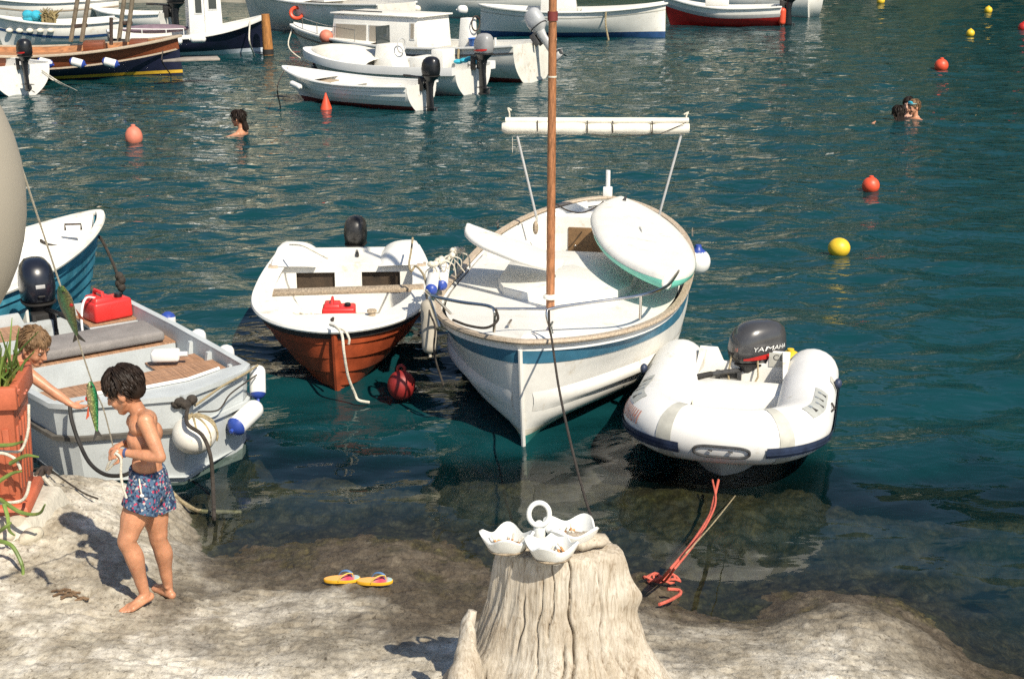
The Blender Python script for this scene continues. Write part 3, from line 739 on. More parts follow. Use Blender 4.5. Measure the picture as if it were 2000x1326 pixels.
def buoy(label, px, py, r, m, group='mooring buoys', eye=True, sq=1.0):
    g = G(px, py, 0.0)
    t = thing('buoy', label, 'buoy', (g.x, g.y, r * .55), 0, group)
    MB().ell((0, 0, 0), (r, r, r * sq), None, 22, 14).build('float', m, t)
    if eye:
        MB().lathe([(r * .28, r * sq * .90), (r * .26, r * sq * 1.12), (r * .16, r * sq * 1.16), (.001, r * sq * 1.16)], 12).build('eye', m, t)
    return t
# ================================================================== white double-ended boat with the mast
GZH = V((-0.18, -0.984, 0)).normalized()
gz_bow = V((0.06, 9.95, 0)); gz_L = 5.45
gz_t = thing('mast_boat', 'white double-ended wooden boat with varnished mast, blue stripe and steel bow rail', 'boat', gz_bow - GZH * gz_L / 2, math.atan2(GZH.y, GZH.x))
def gsec(t, v):
    mid = interp([(0, 0), (.12, .45), (.25, .72), (.42, .90), (.65, .985), (1, 1)], v)
    bow = interp([(0, 0), (.2, .06), (.30, .16), (.38, .40), (.44, .60), (.50, .665), (.60, .69), (.75, .77), (.9, .90), (1, 1)], v)
    m = smooth(0.58, 1.0, t); m = max(m, smooth(.35, 0, t) * .6)
    return mid * (1 - m) + bow * m
GZ = Hull(gz_L, 2.10, -0.32, 0.86, 0.66, 0.86, tm=0.46, tw=0.0, p=2.9, q=0.64, rake=0.24, foot=-0.32, ps=2.6, qs=0.62, sec=gsec)
W2L = lambda th, p: TM[th.name].inverted() @ V(p)
GZ.band(lambda t: GZ.vz(t, 0.07), 1.0, 0, 40, 18).build('hull', GEL, gz_t, ang=60)
GZ.band(0.0, lambda t: GZ.vz(t, 0.07) + .002, 0.004, 40, 6).build('bottom_paint', TEALA, gz_t)
GZ.band(lambda t: GZ.vz(t, .072), lambda t: GZ.vz(t, .125), 0.003, 40, 3, t0=.3).build('waterline_stain', mat('waterline_stain', (.52, .47, .34), .7, .3, 9, stain=(.74, .72, .66), sfac=.75, sscale=7, stretch=(1, 1, 2.5)), gz_t)
GZ.band(lambda t: GZ.vz(t, GZ.sheer(t) - .175), lambda t: GZ.vz(t, GZ.sheer(t) - .072), 0.007, 40, 2).build('blue_stripe', BLUES, gz_t)
MB().sweep(GZ.path(1.0, 0.0, 40, dz=-.05), [(.004, -.022), (.026, -.018), (.03, .012), (.004, .02)]).build('rubbing_strake', WHITE, gz_t)
MB().sweep(GZ.path(1.0, 0.0, 40, dz=.0), [(.018, -.010), (.024, .004), (.018, .018), (-.036, .022), (-.044, .002), (-.036, -.012)]).build('cap_rail', WOODR, gz_t)
def spray(t): return GZ.vz(t, .26 + .10 * smooth(.6, 1, t))
TS = [.50 + .495 * (1 - (1 - i / 24) ** 1.6) for i in range(25)]
for sd in (1, -1):
    rows = []
    for t in TS:
        a = GZ.pt(t, spray(t) + .07, sd, .001); b_ = GZ.pt(t, spray(t) - .07, sd, .001); c_ = GZ.pt(t, spray(t) - .015, sd, .055 * smooth(.5, .75, t) * (1 - .75 * smooth(.9, 1, t)))
        rows.append([a, a.lerp(c_, .5) + V((0, sd * .006, 0)), c_, b_.lerp(c_, .5), b_])
    MB().sheet(rows).build('spray_rail', GEL, gz_t, ang=70)
# stem post
MB().tube([GZ.pt(1, v, 1) + V((.012, 0, 0)) for v in (0, .15, .3, .5, .7, .85, .95)], .017, 8).build('stem_post', GEL, gz_t)
T = [0.37 + .63 * i / 24 for i in range(25)]
rows = []
for t in T:
    e = GZ.pt(t, 1, 1, 0, .06); z = GZ.sheer(t) - .02
    rows.append([V((e.x, e.y * k, z + .05 * (1 - k * k))) for k in [j / 6 for j in range(-6, 7)]])
MB().sheet(rows).build('foredeck', GEL, gz_t)
# low coach roof with a crisp edge
cr = MB(); out = [(-.70, .64), (.55, .60), (.95, .47), (1.16, .27), (1.20, 0)]
out = [V((x, y, 0)) for x, y in out] + [V((x, -y, 0)) for x, y in out[::-1][1:]]
def crz(p): return GZ.sheer(.5 + p.x / gz_L) - .02 + .045 * (1 - (p.y / .75) ** 2)
cr.loft([[V((p.x, p.y, crz(p) - .06)) for p in out], [V((p.x * .985, p.y * .97, crz(p) + .075)) for p in out], [V((p.x * .5 - .05, p.y * .5, crz(p * .5) + .085)) for p in out], [V((0, p.y * .02, crz(p * .02) + .09)) for p in out]])
cr.build('coach_roof', GEL, gz_t, bevel=.012, ang=35)
MB().box((-.705, 0, .46), (.03, 1.86, .46)).build('roof_bulkhead', GEL, gz_t)
# cockpit lining, sole, aft bulkhead with brown door, aft deck
TT = [0.02 + .35 * i / 16 for i in range(17)]
ck = MB()
for sd in (1, -1):
    ck.sheet([[GZ.pt(t, lerp(GZ.vz(t, .22), 1.0, j / 5), sd, 0, .06) for j in range(6)] for t in TT])
ck.build('cockpit_lining', GEL, gz_t)
MB().sheet([[V((GZ.pt(t, .6, 1).x, GZ.pt(t, GZ.vz(t, .24), 1, 0, .05).y * k, .24)) for k in (-1, -.5, 0, .5, 1)] for t in TT]).build('cockpit_sole', GELD, gz_t)
xb = -gz_L * .5 + gz_L * .115
hw = GZ.pt(.115, 1, 1, 0, .07).y
MB().box((xb, 0, .50), (.03, hw * 2, .54)).build('aft_bulkhead', GEL, gz_t)
dl = W2L(gz_t, G(1152, 468, .5))
dr = MB().box((xb + .022, dl.y, .50), (.016, .42, .33)).build('door', HATCHB, gz_t, bevel=.007)
MB().ell((xb + .036, dl.y - .13, .47), (.012, .012, .012)).build('door_knob', STEEL, dr)
rows = []
for t in [0.005 + .11 * i / 12 for i in range(13)]:
    e = GZ.pt(t, 1, 1, 0, .07); z = GZ.sheer(t) - .06
    rows.append([V((e.x, e.y * k, max(.70, z - .02) + .03 * (1 - k * k))) for k in [j / 4 for j in range(-4, 5)]])
MB().sheet(rows).build('aft_deck', GEL, gz_t)
# side benches
for sd in (1, -1):
    MB().hexa([V((xb + .03, sd * .40, .24)), V((-.8, sd * .62, .24)), V((-.8, sd * .94, .24)), V((xb + .03, sd * .58, .24)),
               V((xb + .03, sd * .40, .42)), V((-.8, sd * .62, .42)), V((-.8, sd * .94, .42)), V((xb + .03, sd * .58, .42))]).build('bench', GEL, gz_t, bevel=.01)
# rudder head and cleats
rh = MB().box((-gz_L / 2 - .03, 0, .92), (.06, .10, .12)); rh.build('rudder_stock', WHITE, gz_t, bevel=.01)
MB().tube([(-gz_L / 2 - .03, 0, .96), (-gz_L / 2 - .03, 0, 1.16)], .025, 8).build('tiller_post', WHITE, gz_t)
for lx, ly in ((2.28, .16), (2.28, -.16), (-1.6, 1.0), (-1.6, -1.0)):
    z = GZ.sheer(.5 + lx / gz_L) + .03
    MB().tube([(lx - .06, ly, z + .035), (lx + .06, ly, z + .035)], .011, 6).tube([(lx - .02, ly, z - .03), (lx - .02, ly, z + .035)], .009, 6).tube([(lx + .02, ly, z - .03), (lx + .02, ly, z + .035)], .009, 6).build('cleat', STEEL, gz_t)
# mast and its bands
mb0 = W2L(gz_t, G(1075, 580, .86))
mast = MB().tube([mb0 + V((0, 0, -.12)), mb0 + V((0, 0, 1.2)), mb0 + V((0, 0, 2.6)), mb0 + V((0, 0, 3.8))], [.036, .034, .031, .026], 16).build('mast', MASTW, gz_t)
mz = lambda py: D(1075, py, G(1075, 580, .86).y).z
for py, r_, h_, mm in ((32, .040, .07, MAROON), (150, .036, .012, ROPEW)):
    z = mz(py); MB().lathe([(.02, z - h_ / 2), (r_, z - h_ / 2), (r_, z + h_ / 2), (.02, z + h_ / 2)], 16, c=(mb0.x, mb0.y, 0)).build('mast_band', mm, mast)
MB().lathe([(.02, 0), (.06, 0), (.058, .02), (.04, .035), (.03, .035)], 16, c=(mb0.x, mb0.y, mb0.z - .01)).build('mast_collar', GELD, mast)
# steel bow rail: two bent tubes, a short crossbar, posts
def gl(px, py, z): return W2L(gz_t, G(px, py, z))
def on_rail(t, sd, dz=.03, ins=.05):
    p = GZ.pt(t, 1, sd, 0, ins); p.z += dz; return p
zr = 1.08
right = catmull([gl(1078, 742 - 90, .90), gl(1068, 612, zr - .03), gl(1085, 601, zr), gl(1160, 590, zr), gl(1250, 577, zr), gl(1300, 560, zr - .02), gl(1322, 535, zr - .05), gl(1330, 520, .92)], 6)
left = catmull([gl(965, 648, .90), gl(966, 612, zr - .03), gl(955, 598, zr), gl(900, 590, zr), gl(845, 578, zr), gl(832, 568, zr - .02), gl(842, 572 + 20, zr - .12), gl(858, 640, .86)], 6)
rl = MB().tube(right, .0125, 8).build('bow_rail', STEEL, gz_t)
MB().tube(left, .0125, 8).build('bow_rail', STEEL, gz_t)
MB().tube([gl(966, 603, zr - .02), gl(1068, 603, zr - .02)], .010, 8).build('bow_rail_bar', STEEL, gz_t)
MB().tube([gl(1252, 577, zr), gl(1250, 622, .87)], .011, 8).build('rail_post', STEEL, gz_t)
MB().tube([gl(846, 578, zr), gl(880, 612, .87)], .011, 8).build('rail_post', STEEL, gz_t)
# awning poles and the rolled awning on its spar
ya = 14.35
for (p0, p1) in (((1010, 265), (1050, 415)), ((1331, 262), (1287, 405))):
    a = D(*p0, ya); b = D(*p1, ya)
    MB().tube([a, b - V((0, 0, .10))], .013, 8).build('awning_pole', LGREY, gz_t, world=True)
aw = thing('rolled_awning', 'cream canvas awning rolled and lashed to a spar over the mast boat', 'awning', D(1162, 250, ya))
a0, a1 = D(980, 249, ya), D(1346, 251, ya)
pts = []; rs = []
for i in range(41):
    u = i / 40; pts.append(a0.lerp(a1, u) + V((0, 0, -.006 * math.sin(u * PI)))); k = .064 if u < .46 else .058
    for c in (.19, .455, .59, .80): k -= .016 * math.exp(-((u - c) / .012) ** 2)
    rs.append(k * (1 + .05 * math.sin(u * 37)))
rs[0] = .04; rs[-1] = .05
MB().tube(pts, rs, 14).build('canvas_roll', CANV, aw, world=True)
MB().tube([D(987, 237, ya) + V((0, 0, .005)), D(1345, 236, ya)], [.034, .03], 10).build('canvas_fold', CANV, aw, world=True)
for c in (.19, .455, .59, .80):
    p = a0.lerp(a1, c); ring = [p + V((0, math.cos(q) * .066, math.sin(q) * .066 + .014)) for q in [2 * PI * j / 14 for j in range(15)]]
    MB().tube(ring, .006, 5).build('lashing', ROPEK, aw, world=True)
MB().tube([D(1155, 262, ya - .06), D(1190, 268, ya - .07), D(1290, 262, ya - .07), D(1340, 240, ya - .06)], .004, 5).build('lashing_line', ROPEK, aw, world=True)
MB().tube(catmull([D(995, 240, ya), D(995, 222, ya), D(992, 212, ya), D(999, 216, ya)], 4), .009, 6).build('hook', ROPEW, aw, world=True)
MB().tube(catmull([D(1339, 240, ya), D(1341, 226, ya), D(1345, 220, ya), D(1336, 224, ya)], 4), .009, 6).build('hook', ROPEW, aw, world=True)
MB().tube([D(1001, 268, ya), D(1001, 298, ya)], .003, 5).build('loose_cord', ROPEW, aw, world=True)

# paddle board lying over the coach roof and the right-hand rail
def board_mesh(L, Wd, th, tip=1.7, tail=2.6, nx=34):
    top = []; rings = []
    for i in range(nx + 1):
        u = -1 + 2 * i / nx; uu = math.copysign(abs(u) ** .85, u)
        e = tip if uu > 0 else tail
        w_ = Wd / 2 * max(0.02, (1 - abs(uu) ** e)) ** .62
        lift = .07 * max(0, uu - .3) ** 2
        ring = []
        for j in range(20):
            q = 2 * PI * j / 20; c = math.cos(q); s_ = math.sin(q)
            ring.append(V((L / 2 * uu, w_ * math.copysign(abs(c) ** .6, c), lift + th / 2 * math.copysign(abs(s_) ** .75, s_))))
        rings.append(ring)
    return rings
pn = G(1298, 556, .93); pt_ = G(1207, 404, .95)
pc = (pn + pt_) / 2; pdir = pn - pt_; plen = pdir.length
pr_ = Matrix.Rotation(math.atan2(pdir.y, pdir.x), 4, 'Z') @ Matrix.Rotation(R(-7), 4, 'X') @ Matrix.Rotation(R(1.0), 4, 'Y')
bd = thing('paddle_board', 'large white paddle board with mint green edge lying beside the mast', 'paddle board', pc + V((0.02, 0, .02)), rot=pr_.to_euler())
rg = board_mesh(plen, .88, .15, 2.3, 2.4)
mbk = MB().loft(rg); mbk.build('board', GEL, bd, ang=60)
edge = MB()
for sd in (0, 1):
    rows = []
    for i in range(17, 35):
        r_ = rg[i]; ids = [18, 17, 16, 15, 14] if False else ([19, 18, 17, 16, 15] if sd == 0 else [11, 12, 13, 14, 15])
        rows.append([r_[0 if sd == 0 else 10] * 1.0 + V((0, .004 if sd == 0 else -.004, -.002))] + [r_[k] + V((.004 if i > 30 else 0, .005 if sd == 0 else -.005, -.004)) for k in ids])
    edge.sheet(rows)
edge.build('mint_edge', MINT, bd)
MB().box((-plen * .43, 0, .062), (.14, .09, .02)).build('fin_box', DKGREY, bd, bevel=.006)
MB().tube([(-plen * .43, 0, .07), (-plen * .44, .02, .12)], [.02, .008], 8).build('valve', BLACK, bd)
MB().tube([(-.2, 0, .06), (-.1, 0, .085), (.0, 0, .085), (.1, 0, .06)], .011, 8).build('carry_handle', GELD, bd)
# second white board lying across the port side
n0 = G(912, 452, 1.06); n1 = G(1085, 520, .95)
dv = n1 - n0; L2 = dv.length
M2 = Matrix.Rotation(math.atan2(-dv.y, -dv.x), 4, 'Z') @ Matrix.Rotation(-math.atan2(-dv.z, math.hypot(dv.x, dv.y)), 4, 'Y') @ Matrix.Rotation(R(8), 4, 'X')
b2 = thing('small_board', 'white board with rounded tip lying across the deck left of the mast', 'board', (n0 + n1) / 2, rot=M2.to_euler())
MB().loft(board_mesh(L2, .58, .085, 1.5, 5.0)).build('board', GEL, b2, ang=60)
# small pulley hanging inside the cockpit
pb = thing('rope_block', 'small pulley block hanging inside the white stern of the mast boat', 'pulley', D(1046, 452, 14.1))
c0 = D(1046, 445, 14.1)
MB().ell(c0, (.03, .05, .07), None, 10, 8).build('block', WOODW, pb, world=True)
MB().tube([c0 + V((0, 0, .05)), D(1049, 420, 14.1)], .008, 6).build('strop', ROPEW, pb, world=True)
rope('stern_line', [D(1085, 398, 14.2), D(1110, 412, 14.2), D(1140, 415, 14.2), D(1168, 402, 14.3), D(1178, 394, 14.4)], .008, ROPEK, 'thin dark line looped along the stern of the mast boat')
# fenders by the mast boat
t = thing('ball_fender', 'white ball fender with blue top on right side of the mast boat', 'fender', G(1362, 530, .36), 0, 'boat fenders')
MB().ell((0, 0, .1), (.13, .13, .135), None, 18, 12).build('ball', WHITE, t)
MB().lathe([(.10, .185), (.07, .215), (.035, .245), (.03, .275), (.001, .28)], 14).build('blue_cap', BLUEP, t)
fender('long weathered grey fender hanging between the red boat and the mast boat', D(840, 690, 10.75), D(836, 585, 10.85), .062, None, body=mat('grimy_fender', (.42, .38, .31), .7, .2, 6, stain=(.25, .15, .08), sfac=.4))
fender('blue-ended white fender on the left rail of the mast boat, nearer one', D(842, 568, 11.15), D(848, 528, 11.75), .05, BLUEP)
fender('blue-ended white fender on the left rail of the mast boat, farther one', D(862, 560, 11.7), D(868, 520, 12.1), .05, BLUEP)
rk = random.Random(5)
kn = [(846, 520, 11.5), (858, 507, 11.8), (866, 506, 11.9), (879, 500, 12.1), (888, 490, 12.4), (900, 487, 12.7)]
kt = thing('knotted_lines', 'white ropes knotted along the left rail of the mast boat', 'rope', D(870, 545, 11.8))
for i, k in enumerate(kn):
    p = D(*k)
    m_ = MB()
    for q in range(3): m_.ell(p + V((rk.uniform(-.02, .02), rk.uniform(-.03, .03), rk.uniform(-.02, .02))), (.03, .03, .026), None, 8, 6)
    m_.build('knot', ROPEW, kt, world=True)
    if i < len(kn) - 1:
        MB().tube(sagline(p, D(*kn[i + 1]), -.01, 6), .008, 6).build('strand', ROPEW, kt, world=True)
    for q in range(3):
        e = p + V((rk.uniform(-.10, .14), rk.uniform(-.05, .12), -rk.uniform(.14, .24)))
        MB().tube(catmull([p, p.lerp(e, .5) + V((rk.uniform(-.05, .05), 0, .03)), e], 5), .0055, 5).build('strand', ROPEW, kt, world=True)
rope('bow_line', [D(1072, 605, 9.95), D(1073, 640, 9.93), D(1078, 665, 9.85), D(1092, 760, 9.05), D(1118, 880, 8.1), D(1148, 990, 7.4), D(1175, 1060, 6.95), D(1205, 1112, 6.7), V(G(1222, 1126, .06))], .0085, ROPEK, 'dark mooring line from the mast boat bow down to the stump', n=8)
rope('hanging_line', [D(968, 603, 10.0), D(972, 625, 9.98), D(950, 640, 9.98), D(915, 636, 10.1), D(885, 625, 10.3)], .010, ROPEK, 'dark line hitched round the left post of the bow rail')
rope('side_line', [D(832, 575, 10.9), D(840, 612, 10.75), D(850, 640, 10.6), D(848, 690, 10.55), D(866, 752, 10.5)], .008, ROPEK, 'dark line hanging down between the red boat and the mast boat')

# ================================================================== inflatable with grey motor
RH = V((-0.25, -0.97, 0)).normalized()
rib_c = V((1.66, 10.10, 0))
rib = thing('inflatable_boat', 'white inflatable boat with navy rub strips and two grey straps on its bow', 'inflatable boat', rib_c, math.atan2(RH.y, RH.x))
TR = .212
rib.scale = (.90, 1, .90)
def rib_path():
    out = []
    for i in range(9): out.append((-1.08 + 1.41 * i / 8, .535))
    for i in range(1, 40):
        a = PI / 2 - PI * i / 40; c = math.cos(a); s_ = math.sin(a)
        out.append((.33 + .72 * abs(c) ** .78, .535 * math.copysign(abs(s_) ** .72, s_)))
    for i in range(9): out.append((.33 - 1.41 * i / 8, -.535))
    return [V((x, y, .335 + .13 * smooth(-.1, 1.05, x))) for x, y in out]
RP = rib_path()
RPN = []
for i in range(len(RP)):
    t_ = RP[min(i + 1, len(RP) - 1)] - RP[max(i - 1, 0)]; t_.z = 0; t_.normalize(); RPN.append(V((-t_.y, t_.x, 0)))   # outward
RPS = [0.0]
for i in range(1, len(RP)): RPS.append(RPS[-1] + (RP[i] - RP[i - 1]).length)
SMAX = RPS[-1]
def rp(s_, a, off=0.0):
    s_ = min(max(s_, 0), SMAX - 1e-6); i = 0
    while RPS[i + 1] < s_: i += 1
    u = (s_ - RPS[i]) / (RPS[i + 1] - RPS[i]); c = RP[i].lerp(RP[i + 1], u); n_ = RPN[i].lerp(RPN[i + 1], u).normalized()
    r_ = TR + off
    return c + n_ * (r_ * math.cos(a)) + V((0, 0, r_ * math.sin(a)))
def patch(s0, s1, a0, a1, off, ns=24, na=6):
    return MB().sheet([[rp(s0 + (s1 - s0) * i / ns, R(a0 + (a1 - a0) * j / na), off) for j in range(na + 1)] for i in range(ns + 1)])
rings = []
tip0 = RP[0] + V((-.30, 0, .02)); tip1 = RP[-1] + V((-.30, 0, .02))
def ringat(c, n_, r_): return [c + n_ * (r_ * math.cos(2 * PI * j / 24)) + V((0, 0, r_ * math.sin(2 * PI * j / 24))) for j in range(24)]
for k, f in ((-.30, .25), (-.295, .42), (-.27, .62), (-.2, .80), (-.1, .94)): rings.append(ringat(RP[0] + V((k, 0, .0)), RPN[0], TR * f))
for i in range(len(RP)): rings.append(ringat(RP[i], RPN[i], TR))
for k, f in ((-.1, .94), (-.2, .80), (-.27, .62), (-.295, .42), (-.30, .25)): rings.append(ringat(RP[-1] + V((k, 0, .0)), RPN[-1], TR * f))
MB().loft(rings).build('tube', PVC, rib, ang=70)
mid = SMAX / 2
# rub strips, ending either side of the oval pad
patch(0.12, mid - .26, -26, -2, .014, 60, 4).build('rub_strip', NAVYR, rib)
patch(mid + .20, SMAX - .12, -26, -2, .014, 60, 4).build('rub_strip', NAVYR, rib)
patch(0.12, mid - .26, -17, -12, .024, 60, 2).build('rub_strip_rib', NAVYR, rib)
patch(mid + .20, SMAX - .12, -17, -12, .024, 60, 2).build('rub_strip_rib', NAVYR, rib)
# oval bow pad
op = []
for j in range(41):
    q = 2 * PI * j / 40; c = math.cos(q); s_ = math.sin(q)
    op.append((mid - .03 + .155 * math.copysign(abs(c) ** .45, c), -14 + 12.5 * math.copysign(abs(s_) ** .8, s_)))
MB().tube([rp(s_, R(a), .008) for s_, a in op], .010, 6).build('bow_pad_rim', DKGREY, rib)
for ds in (-.09, .03): MB().tube([rp(mid + ds - .012, R(-12), .012), rp(mid + ds + .012, R(-10), .012)], .006, 6).build('pad_eyelet', DKGREY, rib)
for s_ in (mid - .36, mid + .28):
    patch(s_ - .038, s_ + .038, -75, 100, .004, 3, 24).build('strap', PVCG, rib)
# grey patches with pictograms
PCT = mat('pictogram_ink', (.05, .045, .04), .6, .2, 20); PCB = mat('pictogram_grey', (.22, .25, .28), .6, .2, 20); PCP = mat('grey_safety_patch', (.42, .43, .40), .6, .08, 12)
for s0, s1 in ((1.00, 1.86), (SMAX - 1.86, SMAX - 1.00)):
    pp = patch(s0, s1, 42, 72, .004, 30, 4).build('safety_patch', PCP, rib)
    for q in range(4):
        sc_ = s0 + (s1 - s0) * (.14 + .24 * q)
        a_ = 52 + 4 * (q % 2)
        MB().add([rp(sc_ - .03, R(a_ - 5), .007), rp(sc_ + .03, R(a_ - 5), .007), rp(sc_, R(a_ + 8), .007)], [(0, 1, 2)]).build('pictogram', PCT, pp)
        patch(sc_ - .022, sc_ + .022, a_ + 7, a_ + 14, .0065, 3, 2).build('pictogram', PCB, pp)
# faded red lettering on the left bow curve (letters too worn to read: their upright strokes only)
FADE = mat('faded_red_print', (.60, .22, .16), .6, .2, 25, stain=(.72, .6, .5), sfac=.45, sscale=30)
lt = MB(); s0 = SMAX - 1.42
for q in range(17):
    sc_ = mid + .46 + q * .027
    lt.sheet([[rp(sc_ + .010 * k, R(8 + 30 * j / 5), .004) for j in range(6)] for k in (0, 1)])
    if q % 3: lt.sheet([[rp(sc_ + .024 * k, R(a), .004) for a in (8 + 13 * (q % 2), 11 + 13 * (q % 2))] for k in (0, 1)])
lt.build('faded_lettering', FADE, rib)
# lifelines fittings on tube sides
for s_ in (.55, SMAX - .55):
    patch(s_ - .07, s_ + .07, 8, 42, .004, 6, 5).build('oarlock_pad', PVCG, rib)
    p = rp(s_, R(25), .03); MB().ell(p, (.045, .03, .045), None, 12, 8).build('oarlock', NAVYR, rib)
MB().tube([rp(1.12, R(30), .01), rp(1.2, R(22), .02), rp(1.32, R(25), .01)], .008, 6).build('grab_line', ROPEK, rib)
# v-hull, floor, transom
HR = Hull(2.05, 1.12, -0.22, .30, .28, .40, tm=.35, tw=.95, p=2.6, q=.62, rake=.34, foot=-.02, nmid=1.1, nbow=.9)
HR.band(0, 1, 0, 24, 6).build('hull', GEL, rib)
MB().sheet([[V((x, y, .17 + .10 * smooth(.3, .95, x))) for y in (-.36, -.18, 0, .18, .36)] for x in (-.98, -.5, 0, .4, .7, .9)]).build('floor', GEL, rib)
MB().hexa([V((.35, -.40, .17)), V((.95, -.32, .25)), V((.95, .32, .25)), V((.35, .40, .17)), V((.42, -.40, .40)), V((.95, -.32, .50)), V((.95, .32, .50)), V((.42, .40, .40))]).build('bow_locker', GEL, rib, bevel=.02)
MB().hexa([V((-.62, -.345, .16)), V((-.30, -.345, .16)), V((-.30, .345, .16)), V((-.62, .345, .16)), V((-.66, -.345, .36)), V((-.34, -.345, .34)), V((-.34, .345, .34)), V((-.66, .345, .36))]).build('seat', GEL, rib, bevel=.02)
tm_ = MB()
tm_.slab([V((-1.02, -.36, .05)), V((-1.02, .36, .05)), V((-1.02, .36, .54)), V((-1.02, .22, .54)), V((-1.02, .17, .42)), V((-1.02, -.17, .42)), V((-1.02, -.22, .54)), V((-1.02, -.36, .54))], .05, V((1, 0, 0)))
tm_.build('transom', GEL, rib, bevel=.008)
vs_, fs_ = text_mesh('CE', .075)
MB().box((-.966, .27, .47), (.006, .15, .13)).build('builder_plate', PVCG, rib)
MB().add([V((-.9615, .27 + v.x, .49 + v.y)) for v in vs_], fs_).build('ce_mark', DKGREY, rib, sm=False)
for sd in (1, -1):
    MB().hexa([V((-.97, sd * .345, .17)), V((-.5, sd * .345, .17)), V((-.5, sd * .36, .17)), V((-.97, sd * .36, .17)), V((-.97, sd * .30, .55)), V((-.62, sd * .33, .42)), V((-.62, sd * .36, .42)), V((-.97, sd * .36, .55))]).build('side_gusset', GELD, rib)
for sd in (1, -1): MB().tube([V((-.98, sd * .1, .53)), V((-.9, sd * .12, .32)), V((-.6, sd * .05, .2)), V((-.2, sd * .06, .18))], .008, 6).build('control_cable', ROPET, rib)
om = outboard('grey outboard motor with red flash on the white inflatable', TM[rib.name] @ V((-.86, -.12, .20)), math.atan2(RH.y, RH.x) - R(52), 1.15, GREYC, DKGREY, stripe=REDP, m_leg=DKGREY, steer=R(-52), long=1.25, sq=.86)
# maker's lettering on the cowl side towards the camera's right, laid on the cowl surface
def on_cowl(om_, txt, qc, zc, size, m_, sgn=1, sc=1.15):
    vs2, fs2 = text_mesh(txt, size, .15)
    out = []
    for v in vs2:
        q = qc - sgn * v.x / (.16 * sc)
        c = math.cos(q); s2 = math.sin(q); lx, ly = .176, .137
        out.append(sc * V((-.22 + 1.25 * lx * math.copysign(abs(c) ** (2 / 2.6), c) * 1.012, ly * math.copysign(abs(s2) ** (2 / 2.6), s2) * 1.02, (zc - .14) * .86 + .14 + v.y / sc)))
    return MB().add(out, fs2).build('lettering', m_, om_, sm=False)
CW = [c for c in om.children if c.name.startswith('cowl')][0]
o_ = on_cowl(om, 'YAMAHA', PI * .55, .285, .052, WHITE, -1); o_.parent = CW
o_ = on_cowl(om, 'YAMAHA', -PI * .62, .285, .066, WHITE, 1); o_.parent = CW
o_ = on_cowl(om, '15', PI * .12, .28, .04, SALM, -1); o_.parent = CW
# the yellow buoy behind the inflatable
buoy('yellow buoy floating behind the right tube end of the inflatable', 1542, 722, .115, YEL)
# its coral mooring line
rope('mooring_rope', [TM[rib.name] @ V((1.02, .02, .12)), D(1392, 985, 8.75), D(1384, 1010, 8.45), D(1350, 1062, 7.75), D(1310, 1110, 7.2), G(1292, 1131, .07)], .009, ROPEO, 'coral rope from the inflatable bow down to the rocks', n=8)
rope('mooring_rope', [TM[rib.name] @ V((1.03, -.02, .12)), D(1398, 975, 8.8), D(1388, 1008, 8.45), D(1356, 1062, 7.75), D(1318, 1110, 7.2), G(1300, 1133, .07)], .007, ROPEO, 'second strand of coral rope beside the first one', n=8)
rope('thin_line', [G(1292, 1131, .08), D(1340, 1080, 7.3), D(1390, 1025, 7.8), G(1436, 968, 0.0)], .004, ROPET, 'thin tan line slanting into the water beside the coral rope')
kt = MB(); rk = random.Random(3)
for i in range(5):
    c = G(1272 + i * 10, 1128 + rk.uniform(-3, 5), .07); kt.tube([c + V((.05 * math.cos(q + i), .035 * math.sin(q + i), .015 * math.sin(2 * q))) for q in [2 * PI * j / 12 for j in range(13)]], .008, 6)
tag(kt.build('rope_knot', ROPEO), 'coral rope knot tied at the water edge right of the stump', 'rope')
rope('rope_end', [G(1304, 1150, .12), G(1326, 1152, .10), G(1328, 1160, .11), G(1308, 1172, .17), G(1288, 1180, .20)], .010, ROPEO, 'loose coral rope end curled on the rock below the knot')

# ================================================================== red boat
RB = V((0.055, -1, 0)).normalized()
red_L = 2.66
red = thing('red_boat', 'red planked boat with white inside and black rubber gunwale', 'boat', V((-1.47, 11.25, 0)) - RB * red_L / 2, math.atan2(RB.y, RB.x))
HB = Hull(red_L, 1.52, -0.18, 0.64, 0.56, 0.56, tm=.42, tw=.84, p=3.0, q=.55, rake=.20, foot=-.10, nmid=1.9, nbow=.68)
hull_shell(HB, red, REDH, GEL, floor=.10, th=.045, rail=(.05, .03), m_rail=GEL, planks=5, n=30, m_floor=GELD, m_tr=GEL)
MB().sweep(HB.path(1.0, 0.0, 40, dz=-.02), [(.0, -.055), (.035, -.045), (.05, -.01), (.04, .018), (0, .026)]).build('rubber_strake', BLACKR, red)
MB().tube([HB.pt(1, v, 1) + V((.01, 0, 0)) for v in (0, .2, .4, .6, .8, .97)], .028, 8).build('stem_post', REDH, red)
# white foredeck with a straight aft edge, side decks
rows = []
for t in [.85 + .15 * (1 - (1 - i / 14) ** 1.6) for i in range(15)]:
    e = HB.pt(t, 1, 1, 0, .02); rows.append([V((e.x, e.y * k, HB.sheer(t) + .012 + .02 * (1 - k * k))) for k in [j / 5 for j in range(-5, 6)]])
MB().sheet(rows).build('foredeck', GEL, red)
e = HB.pt(.85, 1, 1, 0, .03); MB().box((e.x, 0, HB.sheer(.85) - .03), (.03, e.y * 2, .08)).build('deck_beam', GEL, red)
sd_ = MB()
for sg in (1, -1):
    sd_.sheet([[HB.pt(t, 1, sg, 0, .02) + V((0, 0, .012)), HB.pt(t, 1, sg, 0, .13 if t < .6 else .13 + (t - .6) * .5) + V((0, 0, .012))] for t in [.05 * i for i in range(18)]])
sd_.build('side_deck', GEL, red)
